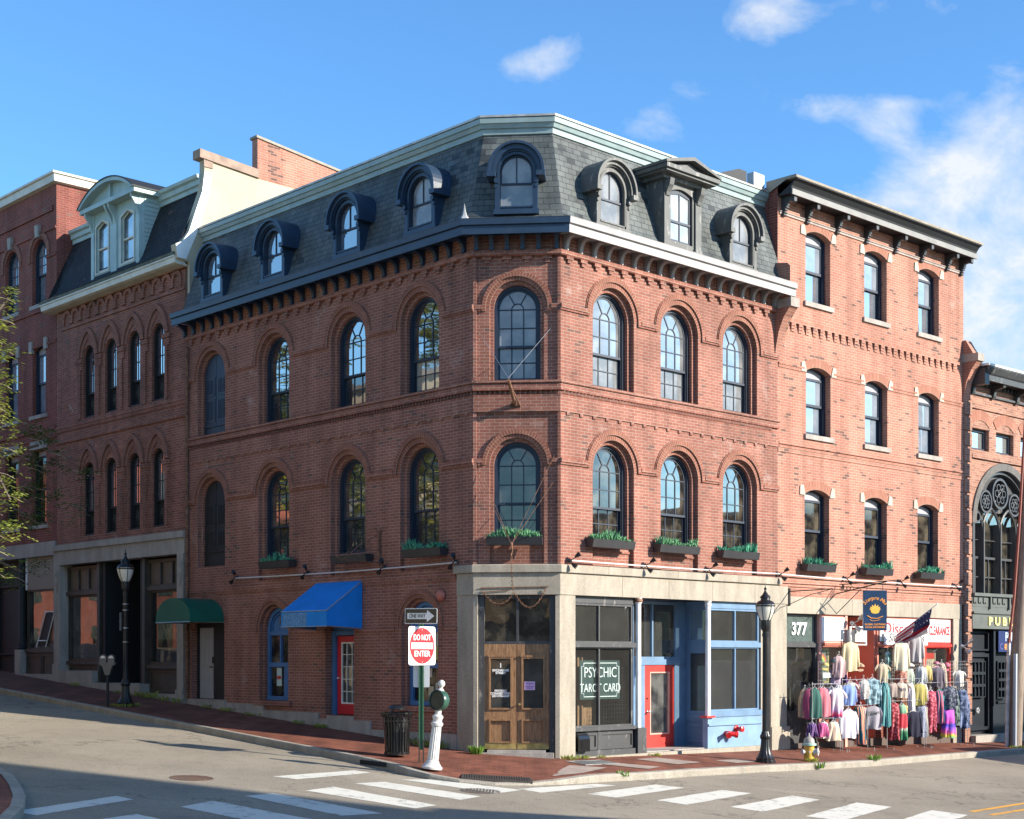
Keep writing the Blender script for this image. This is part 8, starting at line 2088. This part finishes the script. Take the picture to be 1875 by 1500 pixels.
def leaves(mb, c, n, spread, rnd, size=.075, droop=.35):
    """a spray of pinnate leaves round c"""
    for _ in range(n):
        p = Vector(c) + Vector((rnd.gauss(0, spread), rnd.gauss(0, spread), rnd.gauss(0, spread * .75)))
        a = rnd.uniform(0, 6.283); d = Vector((math.cos(a), math.sin(a), rnd.uniform(-.7, .2))).normalized()
        for q in range(5):
            b = p + d * (.045 * q); sd = -1 if q % 2 else 1
            s = d.cross(Vector((0, 0, 1))).normalized() * sd + d * .45 + Vector((0, 0, -droop * rnd.random())); s.normalize()
            l = size * rnd.uniform(.8, 1.3); w = s.cross(Vector((rnd.uniform(-.4, .4), rnd.uniform(-.4, .4), 1))).normalized() * l * .23
            mb.face([b, b + s * l * .5 + w, b + s * l, b + s * l * .5 - w])
def tree(X, Y, label, seed, crowns, limbs, trunk_h=3.5, r=.16, m=M_leaf, size=.10, group=None, nl=1.):
    rnd = random.Random(seed); M = at(X, Y); t_ = thing('tree', label, 'tree', M, group); z0 = M.translation.z
    mb = MB(); mb.tube([(0, 0, -.1), (.03, .02, trunk_h * .5), (0, .05, trunk_h)], [r, r * .85, r * .7], 10)
    for L in limbs:
        pts = [(q[0] - X, q[1] - Y, q[2] - z0) for q in L]; pts = [(0, .05, trunk_h)] + pts; n = len(pts)
        mb.tube(pts, [r * .45 * (1 - i / n) + .01 for i in range(n)], 6)
    mb.build('trunk', M_bark, t_, M, smooth=True)
    mb = MB(); mt = MB()
    for cx, cy, cz, rr, cnt in crowns:
        for k in range(int(cnt * nl)):
            v = Vector((rnd.gauss(0, 1), rnd.gauss(0, 1), rnd.gauss(0, 1))).normalized() * rr * rnd.random() ** .45
            c = Vector((cx + v.x - X, cy + v.y - Y, cz + v.z * .8 - z0)); leaves(mb, c, 9, .14, rnd, size)
            if k % 3 == 0: mt.tube([c + Vector((-.2, 0, .05)) * 1.2, c, c + Vector((.14, rnd.uniform(-.1, .1), -.08))], .006, 4, cap=False)
    cr_ = mb.build('crown', m, t_, M, merge=False); mt.build('twigs', M_twig, cr_, M)
    return t_
# street tree whose sprays reach into the left edge of the view
sp_c = []
for py, px, n in ((535, 22, 10), (560, 8, 8), (600, 14, 10), (632, 30, 10), (655, 12, 10), (700, 15, 14), (730, 8, 14), (760, 12, 14), (800, 5, 12), (830, 30, 10), (870, 12, 14), (905, 28, 12), (935, 18, 12), (965, 30, 12), (985, 10, 10), (1010, 4, 8), (820, -20, 16), (760, -30, 20), (690, -30, 20), (900, -25, 20), (600, -30, 16), (1045, 10, 6)):
    Y = 29.0; sp_c.append(((px - 14 - 937.5) / 2690 * Y, Y, 2.09 + (1205 - py) * Y / 2690, .26, n * .24))
sp_c += [(-12.6, 28.6, 6.5, 1.3, 110), (-13.2, 28.4, 8.4, 1.4, 120), (-12.7, 28.7, 5.2, 1.2, 80), (-14.2, 28.0, 6.8, 1.9, 140)]
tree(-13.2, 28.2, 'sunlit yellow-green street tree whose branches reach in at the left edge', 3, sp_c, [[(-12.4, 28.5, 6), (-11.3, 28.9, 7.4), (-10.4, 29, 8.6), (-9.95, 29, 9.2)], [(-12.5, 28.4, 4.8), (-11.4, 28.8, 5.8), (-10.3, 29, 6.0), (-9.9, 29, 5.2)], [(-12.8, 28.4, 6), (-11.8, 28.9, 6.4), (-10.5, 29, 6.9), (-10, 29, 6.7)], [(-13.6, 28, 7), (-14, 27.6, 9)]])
sh_c = []
for py, px, n in ((785, 70, 5), (800, 85, 5), (830, 60, 6), (845, 120, 4), (868, 145, 3), (855, 70, 6), (885, 60, 5), (905, 95, 5), (925, 130, 4), (900, 40, 7), (940, 70, 5), (950, 92, 4), (960, 35, 7), (1035, 60, 5), (1045, 20, 5), (1060, 8, 5)):
    Y = 36.0; sh_c.append(((px - 937.5) / 2690 * Y, Y, 2.09 + (1205 - py) * Y / 2690, .30, n * .8))
sh_c += [(-13.8, 35.6, 5.8, 1.3, 60), (-14.6, 35.6, 7.2, 1.3, 50)]
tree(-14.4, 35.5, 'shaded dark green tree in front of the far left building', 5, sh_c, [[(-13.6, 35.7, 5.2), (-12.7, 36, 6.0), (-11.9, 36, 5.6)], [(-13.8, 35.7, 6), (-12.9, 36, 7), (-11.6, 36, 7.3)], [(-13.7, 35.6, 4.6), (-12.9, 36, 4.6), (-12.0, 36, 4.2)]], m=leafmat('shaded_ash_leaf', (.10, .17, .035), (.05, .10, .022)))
# weeds at the wall foot: nobody could count them
rnd = random.Random(11); mb = MB()
def weed(p, n, r, h):
    for _ in range(n):
        a = rnd.uniform(0, 6.28); rr = r * rnd.random() ** .5; b = Vector(p) + Vector((rr * math.cos(a), rr * math.sin(a), -.01)); l = h * rnd.uniform(.4, 1)
        d = Vector((math.cos(a) * .5, math.sin(a) * .5, 1)).normalized() * l; w = Vector((-math.sin(a), math.cos(a), 0)) * .016
        mb.face([b, b + d * .6 + w, b + d, b + d * .6 - w])
for s, o, n, r, h in ((12.1, .15, 60, .25, .22), (12.9, .15, 90, .3, .26), (13.5, .12, 60, .25, .2), (11.5, .2, 40, .2, .18), (10.1, .12, 40, .2, .15), (9.2, .1, 60, .25, .14), (8.1, .1, 60, .3, .12), (6.1, .1, 40, .2, .12), (5.2, .1, 80, .25, .14), (1.3, .12, 120, .35, .22), (.9, .12, 80, .25, .2), (2.0, .1, 50, .2, .16), (17.2, .15, 40, .2, .15), (14.6, .15, 30, .2, .14)):
    weed(Wg(FL, -s, -o), n, r, h)
for s, o, n, r, h in ((.15, .12, 70, .2, .14), (.6, .1, 50, .15, .1), (2.9, .12, 40, .15, .08), (1.2, .1, 30, .15, .08)): weed(Wg(FR, s, -o), n, r, h)
weed(at(-9.71, 36.85).translation, 160, .45, .12); weed(at(6.78, 33.2).translation, 60, .12, .12); weed(at(14.1, 40.8).translation, 80, .35, .12)
setp(mb.build('weeds', M_leaf, merge=False), 'low green weeds along the foot of the walls', 'weeds', kind='stuff')
def weedthing(M, n, r, h, label):
    global mb
    mb = MB(); weed((0, 0, 0), n, r, h); o = mb.build('weed_clump', leafmat('bright_weed_leaf', (.16, .3, .04), (.10, .2, .03)) if 'bright_weed_leaf' not in MATS else MATS['bright_weed_leaf'], None, M, merge=False); setp(o, label, 'weed')
weedthing(at(-.74, 30.42), 130, .12, .24, 'bright green leafy weed at the foot of the left granite doorway pillar')
p = Wg(FR, 8.1, -2.35); weedthing(T(p), 70, .14, .2, 'green weed growing in the kerb joint right of the hydrant')
p = Wg(FR, 5.75, -2.45, -.1); weedthing(T(p), 40, .1, .22, 'small weed growing at the kerb left of the hydrant'); p = Wg(FR, -.6, -2.3, -.06); weedthing(T(p), 50, .12, .16, 'dark weed in the kerb gap near the corner ramp')

# ================================================================ the facing side of the street (seen only in the glass; it throws the foreground shade)
def block(x0, y0, x1, y1, z0, z1, mt, label, wins=None, M=None, gm=None):
    M = M or Matrix(); t_ = thing('opposite_building', label, 'building', M @ T(((x0 + x1) / 2, (y0 + y1) / 2, z0)))
    mb = MB(); mb.box(x0, x1, y0, y1, z0, z1); mb.build('wall', mt, t_, M)
    mb = MB(); mb.box(x0 - .2, x1 + .2, y0 - .2, y1 + .2, z1 + .003, z1 + .25); mb.build('roof_edge', M_gran2, t_, M)
    if wins:
        face, n, rows_, w, h = wins
        for r_ in rows_:
            for k in range(n):
                mb = MB()
                if face == 'y0': c = x0 + (x1 - x0) * (k + .5) / n; mb.box(c - w / 2, c + w / 2, y0 - .03, y0 - .003, r_, r_ + h)
                elif face == 'y1': c = x0 + (x1 - x0) * (k + .5) / n; mb.box(c - w / 2, c + w / 2, y1 + .003, y1 + .03, r_, r_ + h)
                mb.build('window', gm or G_side, t_, M)
    return t_
AM = frame((33.3, 10.1), (1, -.36)); block(0, -14, 18, 0, -3, 20.5, M_brick3, 'tall brick building across the square, outside the picture', ('y1', 6, (2, 6, 10), 1.3, 2), AM)
AN = frame((18.9, 15.75), (1, -.03)); block(0, -6, 14, 0, -3, 8.5, M_brick2, 'low brick annex across the right street, outside the picture', ('y1', 6, (0,), 1.3, 2), AN)
MO = frame(tuple(W(FL, 4, -14.5)[:2]), (-dL[0], -dL[1]))
block(-30, -8, -2, 0, -1, 12.6, mat('pale_render', (.72, .64, .50), .9, nscale=.5, namt=.15), 'pale rendered building across the left street, outside the picture', ('y1', 10, (1.5, 5.0, 8.6), 1.2, 1.9), MO, G_lo)
block(-90, -10, -30.5, 0, -1, 12.0, mat('coral_brickwork', (.50, .17, .11), .9, nscale=1, namt=.25), 'long coral brick row up the left street, outside the picture', ('y1', 18, (1.5, 5.0, 8.5), 1.3, 2.2), MO, G_lo)
block(-14, -26, 16, -14, -2.5, 7.5, mat('buff_brickwork', (.36, .27, .19), .9, nscale=1, namt=.2), 'buff building behind the camera, outside the picture', ('y1', 9, (0, 4), 1.4, 2))
MQ = frame(RW(27, 18), dR); block(0, -9, 40, 0, -3, 8.3, mat('umber_brickwork', (.22, .11, .08), .9, nscale=1, namt=.25), 'umber building down the right street, outside the picture', ('y1', 14, (1, 4.5), 1.3, 2), MQ, G_lo)
# trees on the facing side that show in the left windows
for i, (X, Y) in enumerate(((-17.5, 33.5), (-20, 38.5), (-15.5, 24.0))):
    tree(X, Y, ('broad tree across the left street, outside the picture at the left', 'farther broad tree up the left street, outside the picture', 'near broad tree across the left street, outside the picture')[i], 20 + i, [(X + dx, Y + dy, 7.6 + dz * 3.0, 2.1, 85) for dx, dy, dz in ((0, 0, 1.8), (1.4, .5, .5), (-1.2, .8, .8), (.4, -1.3, .3), (0, 1.2, -.3))], [[(X + 1, Y, 4.8)], [(X - 1, Y + .5, 5)]], trunk_h=3.4, size=.2, group=None)
# box truck added out of view to throw shade on the pavement by the pub
MT = frame((19.0, 36.3), (-.62, .78)) @ T((0, 0, hg(19, 36.3) - .13)); tk = thing('shade_truck', 'white box truck added as a shade caster beyond the right edge of the picture', 'truck', MT)
mb = MB(); mb.box(-3.6, 2.2, -1.1, 1.1, .7, 3.0); mb.build('cargo_box', M_white, tk, MT)
mb = MB(); mb.prism([(2.3, .5), (4.1, .5), (4.15, 1.2), (3.7, 1.4), (3.2, 2.3), (2.3, 2.4)], 'y', -1.0, 1.0); cb_ = mb.build('cab', M_white, tk, MT); mb = MB(); mb.prism([(3.72, 1.42), (3.66, 1.42), (3.2, 2.22), (3.25, 2.25)], 'y', -.9, .9); mb.build('windscreen', G_lo, cb_, MT)
for x in (-2.4, 3.1):
    for s in (-1, 1): mb = MB(); mb.tube([(x, s * .75, .42), (x, s * 1.05, .42)], .42, 20); mb.build('wheel', M_black, tk, MT)
